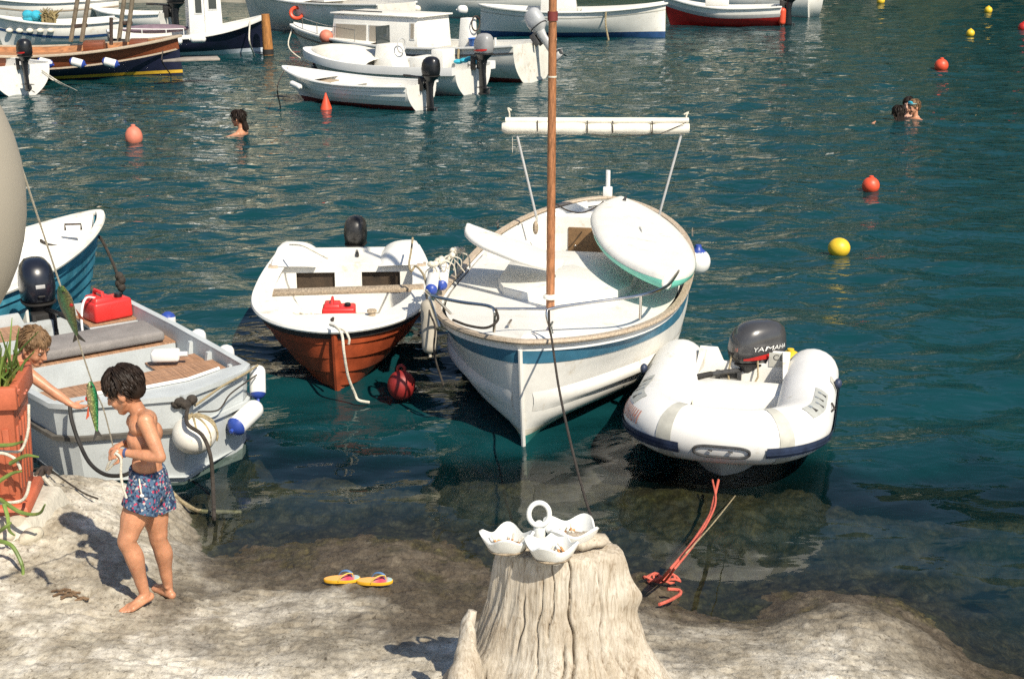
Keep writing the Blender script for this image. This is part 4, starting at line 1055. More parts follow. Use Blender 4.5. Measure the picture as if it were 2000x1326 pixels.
# rounded stern corner lockers and the bulkhead with two openings
xk = HB.pt(.20, 1, 1).x; yk = HB.pt(.2, 1, 1).y - .05
zt = .60
bk = MB()
def bx(mb, y0, y1, z0, z1, x=xk, th=.03): mb.box((x, (y0 + y1) / 2, (z0 + z1) / 2), (th, abs(y1 - y0), z1 - z0))
bx(bk, -yk, yk, .52, zt); bx(bk, -yk, yk, .10, .30); bx(bk, -yk, -.50, .30, .52); bx(bk, .50, yk, .30, .52); bx(bk, -.13, .13, .30, .52)
bk.build('stern_bulkhead', GEL, red)
for sg in (-1, 1): MB().box((xk - .16, sg * .315, .41), (.26, .372, .222)).build('locker_shade', DARK, red)  # solid dark blocks painted as the shade behind each opening
MB().box(((xk - red_L / 2) / 2 - .0, 0, zt - .004), (abs(-red_L / 2 - xk) + .0, yk * 2 - .04, .02)).build('stern_deck', GEL, red)
for sg in (1, -1):
    rings = []
    for (xx, hh) in ((-1.32, .12), (-1.20, .15), (-1.02, .14), (-.84, .08), (-.72, .01)):
        t = .5 + xx / red_L; yo = HB.pt(t, 1, 1, 0, .005).y; z0 = zt - .01
        rings.append([V((xx, sg * lerp(yo, .30, j / 10), z0 + hh * (1 - (j / 10) ** 4.0) * (1 if j else .9))) for j in range(11)])
    MB().sheet(rings).sheet([[p for p in rings[0]], [V((p.x, p.y, zt - .05)) for p in rings[0]]]).build('stern_locker', GEL, red, ang=60)
# thwart, floor frame, deck ring posts
ya_ = HB.pt(.47, 1, 1).y
MB().box((.03, 0, .555), (.15, ya_ * 2 - .05, .035), rot=Matrix.Rotation(R(1.2), 3, 'X')).build('thwart', WOODW, red, bevel=.005)
for q in range(5): MB().box((.16 + .15 * q, 0, .345 + .002 * (q % 2)), (.142, 1.16 - .05 * q, .025)).build('floor_board', mat('pale_grey_boards', (.38, .33, .26), .8, .25, 6, stretch=(10, 1.5, 6), stain=(.2, .14, .09), sfac=.4), red, bevel=.004)
MB().box((.42, .34, .385), (.22, .34, .06)).build('floor_box', WOODW, red, bevel=.008)
MB().lathe([(.035, 0), (.03, .05), (.045, .06), (.04, .075), (.001, .076)], 10, c=(.98, .30, HB.sheer(.85) - .0)).build('bollard', WOODW, red)
for sg in (1, -1):
    p = HB.pt(.22, 1, sg); MB().box((p.x, p.y * .97, p.z + .01), (.10, .09, .04)).build('rail_patch', WOODR, red, bevel=.006)
MB().tube([(1.10, -.02, .60), (1.18, -.02, .60)], .012, 6).tube([(1.14, -.03, .575), (1.14, -.03, .61)], .010, 6).build('bow_cleat', IRON, red)
# motor, tank, lines
outboard('scuffed black outboard motor with tiller on the red boat stern', TM[red.name] @ V((-1.33, .02, .52)), math.atan2(RB.y, RB.x) - R(8), .84, mat('scuffed_black', (.03, .028, .025), .35, .6, 10, stain=(.25, .22, .18), sfac=.35, sscale=9), BLACK)
fuel_tank('red fuel tank under the thwart of the red boat', TM[red.name] @ V((.36, -.02, .36)), math.atan2(RB.y, RB.x) + PI / 2, .72)
rr = random.Random(9); coil = []
for i in range(90):
    q = i * .62; coil.append(TM[red.name] @ V((.40 + .15 * math.sin(q) * rr.uniform(.5, 1), -.0 - .36 + .17 * math.cos(q * .9) * rr.uniform(.5, 1.1), .365 + rr.uniform(0, .06))))
rope('coiled_rope', coil, .009, ROPEW, 'tangle of pale rope on the floor of the red boat', n=3)
rope('bow_rope', [D(645, 634, 11.2), D(658, 640, 11.05), D(668, 655, 10.95), D(672, 690, 10.9), D(680, 735, 10.95), D(693, 768, 11.0), D(700, 781, 11.0), G(722, 786, 0.02)], .012, ROPEW, 'pale rope hanging from the red bow into the water', n=8)
rope('bow_rope_loop', [D(662, 640, 11.05), D(675, 648, 10.98), D(682, 662, 10.95), D(681, 672, 10.95)], .010, ROPEW, 'short pale rope loop beside the long rope on the red bow')
rope('stern_rope', [D(566, 478, 13.2), D(590, 480, 13.0), D(615, 492, 12.9), D(640, 505, 12.8)], .008, ROPEW, 'pale rope lying over the left stern locker of the red boat')
rope('gunwale_rope', [D(806, 465, 13.3), D(803, 490, 13.0), D(799, 515, 12.6), D(803, 530, 12.4), D(812, 520, 12.4), D(826, 535, 12.2), D(834, 560, 11.9)], .010, ROPET, 'tan rope looped along the right gunwale of the red boat')
t = thing('ball_buoy', 'red ball buoy with shade in its colour, hanging below the red boat bow', 'buoy', D(784, 752, 11.05))
MB().ell((0, 0, 0), (.115, .115, .125), None, 22, 14).build('float', mat('shaded_red_plastic', (.26, .02, .018), .5, .2, 8), t)  # shadow of the mast boat put into this darker red
MB().tube([(.05 * math.cos(q) * .6, 0, .135 + .035 * math.sin(q)) for q in [2 * PI * j / 14 for j in range(15)]], .012, 6).build('eye', mat('shaded_red_plastic', (.4, .03, .025)), t)

# ================================================================== grey skiff
SKH = V((.58, -.81, 0)).normalized()
sk_stem = V((-2.31, 9.37, 0))
sk = thing('grey_skiff', 'light grey flat-sided skiff with wooden benches moored at the ledge', 'boat', sk_stem - SKH * 1.5, math.atan2(SKH.y, SKH.x))
# local: stem at x=1.5; corners at x=1.04, y=+-0.75 ; stern x=-1.45
SO = [(-1.45, .66), (-.4, .75), (.55, .77), (1.00, .74), (1.14, .64), (1.30, .36), (1.42, .13), (1.50, 0)]
def sk_z(x): return .56 + .05 * max(0, x - .3) ** 2 + .03 * max(0, -x)
th = .03
for sg, nm in ((1, 'side'), (-1, 'side')):
    a = []
    for (x, y) in SO:
        k = .93; zb = -.12 + .08 * max(0, (x - .8) / .7)
        a.append([V((x - .05 * (x > 1.2), sg * y * k, zb)), V((x, sg * y * .97, .22)), V((x, sg * y, sk_z(x)))])
    b = [[V((p.x - (th if p.x > 1.0 else 0), p.y - sg * th * (1 if abs(p.y) > .05 else 0), p.z)) for p in r] for r in a]
    m_ = MB().sheet(a).sheet(b).sheet([[r[-1], q[-1]] for r, q in zip(a, b)])
    m_.build('side_panel', ALU, sk, sm=True, ang=12)
MB().sheet([[V((x, -y * .95, .02 if x < 1.1 else .03)), V((x, y * .95, .02 if x < 1.1 else .03))] for x, y in SO]).build('floor', ALU, sk)
for zz, ww in ((.0, 1), ):
    for sg in (1, -1):
        MB().sweep([V((x, sg * (y + .005), sk_z(x) - .0)) for x, y in (SO if sg > 0 else SO[::1])], [(.02, -.02), (.02, .018), (-.035, .018), (-.035, -.02)] if sg < 0 else [(-.02, -.02), (-.02, .018), (.035, .018), (.035, -.02)]).build('gunwale', ALU, sk)
        MB().sweep([V((x, sg * (y * .985 + .004), sk_z(x) - .24)) for x, y in SO], [(-.03, -.015), (-.03, .015), (.0, .018), (.0, -.018)] if sg > 0 else [(.03, -.015), (.03, .015), (.0, .018), (.0, -.018)]).build('rub_strip', ALU if sg > 0 else mat('worn_dark_strip', (.11, .10, .085), .7, .3, 8), sk)
MB().slab([V((-1.45, -.62, -.1)), V((-1.45, .62, -.1)), V((-1.45, .66, .60)), V((-1.45, .22, .60)), V((-1.45, .18, .50)), V((-1.45, -.18, .50)), V((-1.45, -.22, .60)), V((-1.45, -.66, .60))], .04, V((1, 0, 0))).build('transom', ALU, sk)
# bow deck plates and coaming
MB().slab([V((1.0, -.74, .60)), V((1.14, -.64, .605)), V((1.30, -.36, .615)), V((1.42, -.13, .625)), V((1.49, 0, .63)), V((1.42, .13, .625)), V((1.30, .36, .615)), V((1.14, .64, .605)), V((1.0, .74, .60)), V((1.02, .50, .60)), V((1.14, .2, .60)), V((1.14, -.2, .60)), V((1.02, -.50, .60))], .012).build('bow_deck', ALU, sk)
MB().box((1.10, 0, .50), (.02, .40, .20)).build('coaming', ALU, sk)
MB().tube([V((1.03, -.50, .625)), V((1.14, -.2, .63)), V((1.15, .2, .63)), V((1.03, .5, .625))], .013, 6).build('deck_trim', WHITE, sk)
def planked(par, name, x0, x1, y0, y1, z, n, m_=WOODT, th_=.028):
    r_ = MB().box(((x0 + x1) / 2, (y0 + y1) / 2, z - .018), (abs(x1 - x0) - .01, abs(y1 - y0) - .01, .016)).build(name, ALU, par)
    w_ = (x1 - x0) / n
    for i in range(n):
        MB().box((x0 + w_ * (i + .5), (y0 + y1) / 2, z), (abs(w_) - .006, abs(y1 - y0), th_ * .6)).build('plank', m_, r_, bevel=.002, seg=1)
    return r_
planked(sk, 'forward_bench', .45, .95, -.70, .70, .50, 6)
MB().box((.96, 0, .475), (.02, 1.38, .06)).build('bench_edge', ALU, sk, bevel=.004)
MB().box((.96, -.25, .25), (.03, .03, .42)).build('bench_leg', ALU, sk); MB().box((.96, .30, .25), (.03, .03, .42)).build('bench_leg', ALU, sk)
planked(sk, 'side_platform', .10, .45, .28, .70, .46, 4)
planked(sk, 'middle_bench', -.72, -.30, -.70, .71, .46, 5)
MB().box((-.295, 0, .24), (.02, 1.40, .43)).build('bench_front', ALU, sk)
MB().box((-.72, 0, .24), (.02, 1.40, .42)).build('bench_back', ALU, sk)
planked(sk, 'stern_seat', -1.40, -1.02, .24, .66, .50, 4)
planked(sk, 'stern_seat', -1.40, -1.02, -.66, -.24, .50, 4)
for sg in (1, -1): MB().box((-1.01, sg * .45, .27), (.02, .42, .44)).build('seat_front', ALU, sk)
for x in (-.95, .0, .35, .75):
    for sg in (1, -1):
        MB().hexa([V((x - .03, sg * .60, .02)), V((x + .03, sg * .60, .02)), V((x + .03, sg * .72, .02)), V((x - .03, sg * .72, .02)), V((x - .02, sg * .70, .54)), V((x + .02, sg * .70, .54)), V((x + .02, sg * .735, .54)), V((x - .02, sg * .735, .54))]).build('rib', ALU, sk)
skz = math.atan2(SKH.y, SKH.x)
cs = thing('seat_cushion', 'long grey foam cushion on the middle bench of the grey skiff', 'cushion', TM[sk.name] @ V((-.53, .10, .478)), skz)
MB().box((0, 0, .045), (.44, 1.06, .085)).build('foam_pad', CUSH, cs, bevel=.03, seg=3)
fuel_tank('red fuel tank with black cap on the stern seat of the grey skiff', TM[sk.name] @ V((-1.17, .46, .512)), skz + PI / 2 + R(8), .86)
rope('fuel_hose', [TM[sk.name] @ V(p) for p in ((-1.12, .36, .71), (-1.05, .24, .74), (-.95, .16, .62), (-.88, .14, .40), (-.86, .16, .2))], .010, WHITE, 'pale fuel hose drooping from the red tank in the grey skiff')
MB_ = thing('white_jug', 'white plastic jug lying on the floor of the grey skiff', 'jug', TM[sk.name] @ V((.25, .40, .50)), skz + R(60))
MB().box((0, 0, .045), (.22, .13, .09)).build('jug_body', WHITE, MB_, bevel=.025, seg=3); MB().tube([(.11, 0, .05), (.17, 0, .05)], .022, 10).build('spout', WHITE, MB_)
om2 = outboard('black outboard motor with silver badge on the grey skiff stern', TM[sk.name] @ V((-1.45, .0, .46)), skz + R(-8), 1.12, mat('navy_black_cowl', (.010, .012, .020), .3, .2, 8, coat=.3), BLACK, panel=True)
# fenders on the skiff
def skp(x, y, z): return TM[sk.name] @ V((x, y, z))
fender('white fender with blue tip at the right bow corner of the grey skiff, upper one', skp(1.11, .765, .36), skp(.98, .835, .57), .060, BLUEP, one=True)
fender('white fender with blue cap lying on the bow plate of the grey skiff, lower one', skp(1.35, .44, .25), skp(1.18, .73, .33), .075, BLUEP, one=True)
for i, (x, lb) in enumerate(((.42, 'nearest'), (-.12, 'middle'), (-.75, 'farthest'))):
    fender(lb + ' of three white fenders along the far side of the grey skiff', skp(x, .84, .12), skp(x - .04, .85, .58), .065, BLUEP if i == 2 else None)
bf = thing('round_fender', 'large round white fender lashed with ropes at the skiff stem', 'fender', skp(1.55, .06, .36), 0, 'boat fenders')
MB().ell((0, 0, 0), (.155, .18, .135), Matrix.Rotation(R(20), 3, 'Z'), 22, 14).build('ball', GELD, bf)
for k in range(5):
    q = R(-70 + 35 * k); ax = V((math.cos(q), math.sin(q) * .9, 0))
    pts = [ax * (.165 * math.sin(b)) + V((0, 0, .142 * math.cos(b))) for b in [R(-20 + 13 * j) for j in range(11)]]
    MB().tube([V((p.x, p.y * 1.12, p.z)) for p in pts], .0075, 6).build('lashing', ROPET, bf)
rope('fender_line', [skp(1.50, .10, .55), skp(1.40, .32, .60), skp(1.30, .46, .60), skp(1.20, .62, .60), skp(1.06, .80, .60)], .009, ROPET, 'tan line strung between the fenders on the skiff bow')
rope('fender_line', [skp(1.50, .12, .50), skp(1.44, .30, .46), skp(1.34, .44, .52), skp(1.22, .64, .55), skp(1.10, .77, .54)], .006, ROPEK, 'thin dark line below the tan line on the skiff bow')
kb = MB()
for i in range(6): kb.ell(skp(1.50 + .03 * math.cos(i), .02 + .06 * math.sin(i * 2), .585 + .02 * (i % 2)), (.042, .042, .035), None, 8, 6)
tag(kb.build('rope_knot', ROPEK), 'bundle of dark knots on the skiff stem above the round fender', 'rope')
rope('hose_rope', [skp(1.50, .06, .60), D(365, 825, 9.2), D(395, 850, 9.15), D(411, 890, 9.1), D(416, 950, 9.05), D(418, 1010, 8.7), G(418, 1022, -.12)], .014, ROPEK, 'thick dark rope arching from the skiff stem down to the water', n=8)
rope('black_cable', [D(136, 785, 9.2), D(140, 820, 9.15), D(155, 865, 9.1), D(176, 905, 8.95), D(205, 926, 8.85), D(240, 928, 8.8), D(262, 918, 8.8)], .014, BLACKR, 'black cable curving down the side of the grey skiff', n=8)
rope('ledge_rope', [D(330, 955, 9.0), D(350, 975, 8.9), G(372, 990, .06), G(395, 998, -.02), G(470, 1000, -.1)], .014, ROPET, 'tan rope running from the skiff stem into the shallow water')

# ================================================================== blue boat on the left
bh = V((.52, .854, 0)).normalized()
blu_L = 4.0
blu = thing('blue_boat', 'white boat with blue planked sides moored behind the grey skiff', 'boat', V((-4.26, 14.35, 0)) - bh * blu_L / 2, math.atan2(bh.y, bh.x))
HL = Hull(blu_L, 1.55, -.15, .66, .58, .90, tm=.42, tw=.75, p=2.2, q=.75, rake=.25, foot=-.05, nmid=2.6, nbow=.62)
hull_shell(HL, blu, BLUEH, GEL, floor=.12, th=.04, rail=(.055, .04), m_rail=GELD, planks=6, n=28, m_floor=GELD)
rows = []
for t in [.62 + .30 * i / 10 for i in range(11)]:
    e = HL.pt(t, HL.vz(t, HL.sheer(t) - .12), 1, 0, .04); rows.append([V((e.x, e.y * k, HL.sheer(t) - .14)) for k in (-1, -.5, 0, .5, 1)])
MB().sheet(rows).build('foredeck', GEL, blu)
x0 = HL.pt(.62, 1, 1).x; e = HL.pt(.62, .8, 1, 0, .05).y
MB().box((x0, 0, .24), (.03, e * 2, .26)).build('deck_front', GEL, blu)
MB().box((x0 - .02, 0, .20), (.03, e * 1.1, .16)).build('locker_shade', DARK, blu)  # dark panel on the closed front, its colour standing in for shade
for x in (-1.2, -.2): MB().box((x, 0, .38), (.25, HL.pt(.5 + x / blu_L, .8, 1, 0, .05).y * 2, .03)).build('thwart', GELD, blu, bevel=.006)
MB().tube([(1.62, .06, .78), (1.62, .06, .84), (1.72, -.06, .84), (1.72, -.06, .78)], .012, 6).build('bow_cleat', IRON, blu)
rope('dark_bow_line', [D(70, 462, 14.2), D(95, 478, 14.0), D(140, 482, 14.0), D(180, 474, 14.2), D(192, 462, 14.4), D(205, 480, 14.3), D(225, 525, 14.1), D(235, 560, 13.9), G(238, 585, -.05)], .016, ROPEK, 'dark mooring line from the blue boat bow into the water', n=8)
kb = MB(); 
for i in range(4): kb.ell(D(233 + i % 2 * 4, 540 + i * 7, 13.9), (.045, .045, .05), None, 8, 6)
tag(kb.build('rope_knot', ROPEK), 'dark knot low on the mooring line of the blue boat', 'rope')
# ================================================================== boats moored farther out
def cabin(par, x0, x1, hw, z0, z1, m_, roof=.04, over=.06, slope=.12, wins=(), curtain=None, side=-1, ends=()):
    """wheelhouse: walls, roof slab, windows on the named side (y = side*hw), each with frame and pane"""
    MB().hexa([V((x0, -hw, z0)), V((x1, -hw, z0)), V((x1, hw, z0)), V((x0, hw, z0)), V((x0 + slope * .3, -hw * .93, z1)), V((x1 - slope, -hw * .93, z1)), V((x1 - slope, hw * .93, z1)), V((x0 + slope * .3, hw * .93, z1))]).build('cabin', m_, par, bevel=.015)
    MB().box(((x0 + x1 - slope * .7) / 2, 0, z1 + roof / 2), (x1 - x0 - slope * .8 + over * 2, hw * 1.86 + over * 2, roof)).build('cabin_roof', m_, par, bevel=.015)
    for (a, b, c, d) in wins:
        def yy(z): return side * (hw * lerp(1, .93, (z - z0) / (z1 - z0)) + .004)
        wn = MB().slab([V((a, yy(c), c)), V((b, yy(c), c)), V((b, yy(d), d)), V((a, yy(d), d))], .012, V((0, side, 0))).build('window', WHITE, par)
        f = .025
        MB().slab([V((a + f, yy(c + f) + side * .010, c + f)), V((b - f, yy(c + f) + side * .010, c + f)), V((b - f, yy(d - f) + side * .010, d - f)), V((a + f, yy(d - f) + side * .010, d - f))], .008, V((0, side, 0))).build('curtain' if curtain else 'pane', curtain or GLASS, wn)
def rails(par, pts, h, m_=STEEL, r=.012, name='guard_rail'):
    top = [p + V((0, 0, h)) for p in pts]
    mb = MB().tube(catmull(top, 5), r, 6)
    for p, q in zip(pts, top): mb.tube([p, q], r, 6)
    mb.build(name, m_, par)
def side_of(th): # which local y side faces the camera
    p = TM[th.name].inverted() @ V((0, 0, 0)); return 1 if p.y > 0 else -1
def L2W(th, p): return TM[th.name] @ V(p)

# -- white cabin boat with curtained windows
t, L = boat('cabin_boat', 'white cabin boat with curtained windows and maroon bottom', G(600, 126), G(1012, 156))
cb = t; L += .9
H1 = Hull(L, 2.2, -.3, .88, .70, .98, tm=.45, tw=.85, p=2.0, q=.85, rake=.75, foot=-.1, nmid=2.6, nbow=.95)
hull_shell(H1, t, GELD, GEL, floor=.30, th=.06, rail=(.07, .05), m_rail=WHITE, bottom=MAROON, wl=.10)
MB().sweep(H1.path(1, .004, 26, dz=-.17), [(0, -.02), (.022, -.015), (.022, .015), (0, .02)]).build('rubbing_strake', DKGREY, t)
rows = []
for tt in [.55 + .45 * i / 14 for i in range(15)]:
    e = H1.pt(tt, 1, 1, 0, .05); rows.append([V((e.x, e.y * k, H1.sheer(tt) + .02 + .06 * (1 - k * k))) for k in (-1, -.6, -.3, 0, .3, .6, 1)])
MB().sheet(rows).build('foredeck', GEL, t)
sd = side_of(t)
def lx(px, th=None): # local x of a picture column on this boat's near side
    th = th or cb
    return 0
def locx(th, px, py, z, off):  # local x where the sight line meets the boat's vertical plane y=off
    Mi = TM[th.name].inverted(); o = Mi @ V((0, 0, CAM_H)); d = Mi.to_3x3() @ ray(px, py); k = (off - o.y) / d.y
    q = o + d * k; return q.x, q.z
hwc = .72
xa, za = locx(t, 645, 92, 0, sd * hwc); xb_, zb_ = locx(t, 815, 92, 0, sd * hwc); _, zt_ = locx(t, 740, 32, 0, sd * hwc)
w1a, wz0 = locx(t, 655, 86, 0, sd * hwc); w1b, wz1 = locx(t, 716, 48, 0, sd * hwc); w2a, _ = locx(t, 720, 86, 0, sd * hwc); w2b, _ = locx(t, 752, 86, 0, sd * hwc)
w3a, z3a = locx(t, 800, 78, 0, sd * hwc); w3b, z3b = locx(t, 809, 45, 0, sd * hwc)
cabin(t, xb_, xa, hwc, .62, zt_, GEL, wins=[(w1b, w1a, wz0, wz1), (w2b, w2a, wz0, wz1), (w3b, w3a, z3a, z3b)], curtain=CURT, side=sd)
MB().tube([V((xa - .2, sd * .5, zt_ + .08)), V((lerp(xa, xb_, .55), sd * .5, zt_ + .08))], .015, 6).build('roof_rail', DKGREY, t)
rails(t, [H1.pt(tt, 1, sd, 0, .06) for tt in (.62, .72, .82, .92)], .30, r=.010)
bx_ = MB(); xs_, _ = locx(t, 918, 85, 0, sd * .5)
bx_.hexa([V((xs_ - .12, sd * .35, .3)), V((xs_ + .22, sd * .35, .3)), V((xs_ + .22, sd * .75, .3)), V((xs_ - .12, sd * .75, .3)), V((xs_ - .12, sd * .40, 1.42)), V((xs_ + .14, sd * .40, 1.42)), V((xs_ + .14, sd * .70, 1.42)), V((xs_ - .12, sd * .70, 1.42))]).build('console', GEL, t, bevel=.02)
MB().tube([V((xs_ - .2, sd * .55 + .17 * math.cos(q), 1.30 + .17 * math.sin(q))) for q in [2 * PI * j / 16 for j in range(17)]], .018, 6).build('steering_wheel', IRON, t)
MB().tube([V((xs_ - .45, .1, .3)), V((xs_ - .45, .1, .95))], .03, 8).build('seat_post', GEL, t)
x5, _ = locx(t, 823, 62, 0, 0)
MB().lathe([(.12, 1.02), (.16, 1.04), (.16, 1.12), (.12, 1.15), (.001, 1.15)], 14, c=(x5 - .1, 0, 0)).tube([V((x5 - .1, 0, .3)), V((x5 - .1, 0, 1.03))], .03, 8).build('blue_seat', mat('blue_seat_vinyl', (.05, .16, .42), .5), t)
bt = thing('blue_tub', 'blue plastic tub on the stern deck of the curtained cabin boat', 'tub', L2W(t, (locx(t, 930, 95, 0, sd * .85)[0], sd * .80, .72)), 0)
MB().lathe([(.17, 0), (.21, .26), (.225, .27), (.20, .25), (.16, .02), (.001, .02)], 18).build('tub', mat('blue_tub_plastic', (.04, .14, .42), .45), bt)
outboard('silver outboard motor tilted up at the curtained cabin boat stern', L2W(t, (-L / 2 - .02, 0, .95)), math.atan2(*[(TM[t.name].to_3x3() @ V((1, 0, 0)))[i] for i in (1, 0)]), 1.3, mat('silver_cowl', (.42, .43, .44), .35, .1, 5), LGREY, tilt=R(-38), tiller=False)
fender('red fender hanging at the stern of the curtained cabin boat', D(1031, 118, 33.8), D(1030, 88, 33.8), .10, None, body=ORNG)
t2 = thing('ball_fender', 'salmon ball fender on the foredeck of the curtained cabin boat', 'fender', D(637, 72, 35.9), 0, 'boat fenders')
MB().ell((0, 0, 0), (.17, .17, .17), None, 16, 10).build('ball', SALM, t2); MB().box((.0, -.02, -.28), (.30, .25, .30)).build('bracket', BLACKR, t2, bevel=.03)
rope('cabin_boat_line', [L2W(t, (L / 2 - .1, sd * .1, .95)), D(565, 95, 37), G(612, 130, 0)], .016, ROPEW, 'pale mooring line at the bow of the curtained cabin boat', n=6)
fd = L2W(t, (-L * .31, sd * 1.08, .8))
rope('side_rope', [fd, fd + V((-.02, -.08, -.3)), fd + V((.02, -.10, -.75))], .03, ROPET, 'tan rope hanging over the side of the curtained cabin boat')

# -- small white boat with black motor
t, L = boat('rowing_boat', 'small white boat with black motor and maroon transom foot', G(575, 193), G(806, 212)); L += .45; sb = t
H2 = Hull(L, 1.35, -.15, .50, .46, .66, tm=.42, tw=.80, p=2.1, q=.8, rake=.5, foot=-.04, nmid=2.2, nbow=1.0)
hull_shell(H2, t, GEL, GEL, floor=.12, th=.045, rail=(.06, .04), m_rail=WHITE, bottom=MAROON, wl=.09, planks=4, n=22)
for xx in (-.7, .15): MB().box((xx, 0, .38), (.30, H2.pt(.5 + xx / L, .85, 1, 0, .06).y * 2, .04)).build('thwart', GEL, t, bevel=.008)
rows = []
for tt in [.70 + .30 * i / 8 for i in range(9)]:
    e = H2.pt(tt, 1, 1, 0, .05); rows.append([V((e.x, e.y * k, H2.sheer(tt) - .03)) for k in (-1, 0, 1)])
MB().sheet(rows).build('foredeck', GEL, t)
MB().box((.75, 0, .42), (.5, .5, .03)).build('deck_board', WOODW, t, bevel=.005)
hz = math.atan2(*[(TM[t.name].to_3x3() @ V((1, 0, 0)))[i] for i in (1, 0)])
outboard('large black outboard motor on the small white boat', L2W(t, (-L / 2 - .01, -.02, .52)), hz - R(6), 1.12, BLACK, BLACK)
fender('short white fender at the bow of the small white boat', L2W(t, (L * .24, side_of(t) * .62, .34)), L2W(t, (L * .34, side_of(t) * .50, .40)), .06)
rope('row_line', [L2W(t, (L / 2, 0, .6)), D(542, 170, 27.5), G(548, 212, -.02)], .012, ROPEK, 'dark line dropping from the bow of the small white boat')
g = G(637, 212, 0)
cbu = thing('cone_buoy', 'orange-red cone buoy in front of the small white boat', 'buoy', (g.x, g.y, -.05), 0, 'mooring buoys')
MB().lathe([(.02, -.1), (.11, -.08), (.125, .0), (.115, .06), (.06, .22), (.022, .33), (.015, .36), (.001, .36)], 18).build('cone', ORNG, cbu)

# -- white inflatable-sided boat with covered bow and console
t, L = boat('console_boat', 'white console boat with covered bow and grey motor behind the small white boat', G(610, 160), G(925, 184)); co = t
H3 = Hull(L, 1.7, -.2, .55, .50, .70, tm=.45, tw=.85, p=2.4, q=.7, rake=.45, nmid=2.4, nbow=1.0)
hull_shell(H3, t, GEL, GEL, floor=.25, th=.05, rail=(.16, .16), m_rail=PVC, n=22)
rings = []
for i in range(9):
    u = i / 8; tt = .52 + .46 * u; e = H3.pt(tt, 1, 1, 0, .02); hh = .30 * math.sin(PI * (.12 + .80 * u)) ** .7
    rings.append([V((e.x, e.y * math.cos(q), H3.sheer(tt) + .02 + hh * math.sin(q) * (1 + .06 * math.sin(5 * u + 3 * q)))) for q in [PI * j / 10 for j in range(11)]])
MB().sheet(rings).build('bow_cover', CANV, t)
xs_, _ = locx(t, 765, 140, 0, 0)
MB().hexa([V((xs_ - .35, -.32, .25)), V((xs_ + .30, -.32, .25)), V((xs_ + .30, .32, .25)), V((xs_ - .35, .32, .25)), V((xs_ - .1, -.30, .98)), V((xs_ + .20, -.30, .98)), V((xs_ + .20, .30, .98)), V((xs_ - .1, .30, .98))]).build('console', GEL, t, bevel=.02)
MB().box((xs_ + .22, 0, 1.15), (.03, .5, .42)).build('windscreen', GLASS, t, bevel=.005)
MB().tube([V((xs_ - .28, .0 + .16 * math.cos(q), .95 + .16 * math.sin(q))) for q in [2 * PI * j / 16 for j in range(17)]], .016, 6).build('steering_wheel', LGREY, t)
MB().box((xs_ - .95, 0, .50), (.45, .7, .5)).build('seat_box', GEL, t, bevel=.03)
xs2, _ = locx(t, 866, 130, 0, 0); MB().box((xs2, 0, .72), (.32, .5, .42)).build('seat_back', GEL, t, bevel=.03)
hz = math.atan2(*[(TM[t.name].to_3x3() @ V((1, 0, 0)))[i] for i in (1, 0)])
outboard('grey outboard motor with red wedge stripe on the console boat', L2W(t, (-L / 2 - .05, 0, .70)), hz - R(12), 1.28, mat('pale_grey_cowl', (.30, .30, .30), .35, .1, 5), BLACK, tiller=False, stripe=REDP, m_leg=BLACK)
cl = MB(); p0 = L2W(t, (-L / 2 + .25, -.25, .66))
for i in range(5): cl.ell(p0 + V((.13 * i - .25, -.04 * (i % 2), .03 * (i % 3))), (.11, .12, .055), None, 10, 6)
tag(cl.build('towel', CYANC), 'turquoise cloth bundled beside the grey motor of the console boat', 'cloth')

# -- dark wooden boat with brown bulwark
t, L = boat('wooden_sailing_boat', 'dark wooden boat with brown bulwark and yellow waterline at left', G(352, 146), G(-170, 158)); wd = t
H4 = Hull(L, 2.4, -.3, .85, .62, .92, tm=.45, tw=.55, p=2.0, q=.9, rake=-.10, foot=-.3, nmid=2.4, nbow=1.1)
hull_shell(H4, t, NAVY, DECKB, floor=.48, th=.06, rail=(.10, .05), m_rail=WOODR, n=26)
H4.band(lambda tt: H4.vz(tt, H4.sheer(tt) - .30), .995, .008, 26, 3).build('bulwark', BROWNH, t)
MB().sweep(H4.path(1, .006, 26, dz=-.30), [(0, -.02), (.03, -.015), (.03, .015), (0, .02)]).build('rubbing_strake', WOODR, t)
H4.band(lambda tt: H4.vz(tt, .045), lambda tt: H4.vz(tt, .12), .006, 26, 1).build('yellow_stripe', mat('yellow_stripe', (.62, .38, .03), .5), t)
rows = []
for tt in [.02 + .95 * i / 20 for i in range(21)]:
    e = H4.pt(tt, 1, 1, 0, .08); rows.append([V((e.x, e.y * k, H4.sheer(tt) - .13 + .05 * (1 - k * k))) for k in (-1, -.5, 0, .5, 1)])
dk = MB().sheet(rows).build('deck', DECKB, t)
sd = side_of(t)
for (pxa, pxb, zz) in ((165, 205, .72), (255, 290, .74)):
    x0, _ = locx(t, pxb, 100, 0, 0); x1, _ = locx(t, pxa, 100, 0, 0)
    MB().box(((x0 + x1) / 2, 0, zz), (abs(x1 - x0), .8, .22)).build('deck_hatch', BROWNH, t, bevel=.015)
for q, (pa, pb) in enumerate(((142, 158), (163, 158), (236, 247), (252, 247))):
    yq = 35.6 - .5 * (q % 2)
    MB().tube([D(pa - 4, 82, yq), D(pa + (14 if q < 2 else 10), -30, yq)], .055, 8).build('spar', mat('grey_spar', (.20, .165, .115), .7, .3, 6), t, world=True)
MB().tube([D(146, 52, 35.2), D(170, 50, 35.2)], .05, 6).build('spar_clamp', IRON, t, world=True); MB().tube([D(240, 46, 35.2), D(258, 45, 35.2)], .05, 6).build('spar_clamp', IRON, t, world=True)
MB().tube([D(217, 88, 35.0), D(217, 35, 35.0)], .045, 8).build('stanchion', IRON, t, world=True)
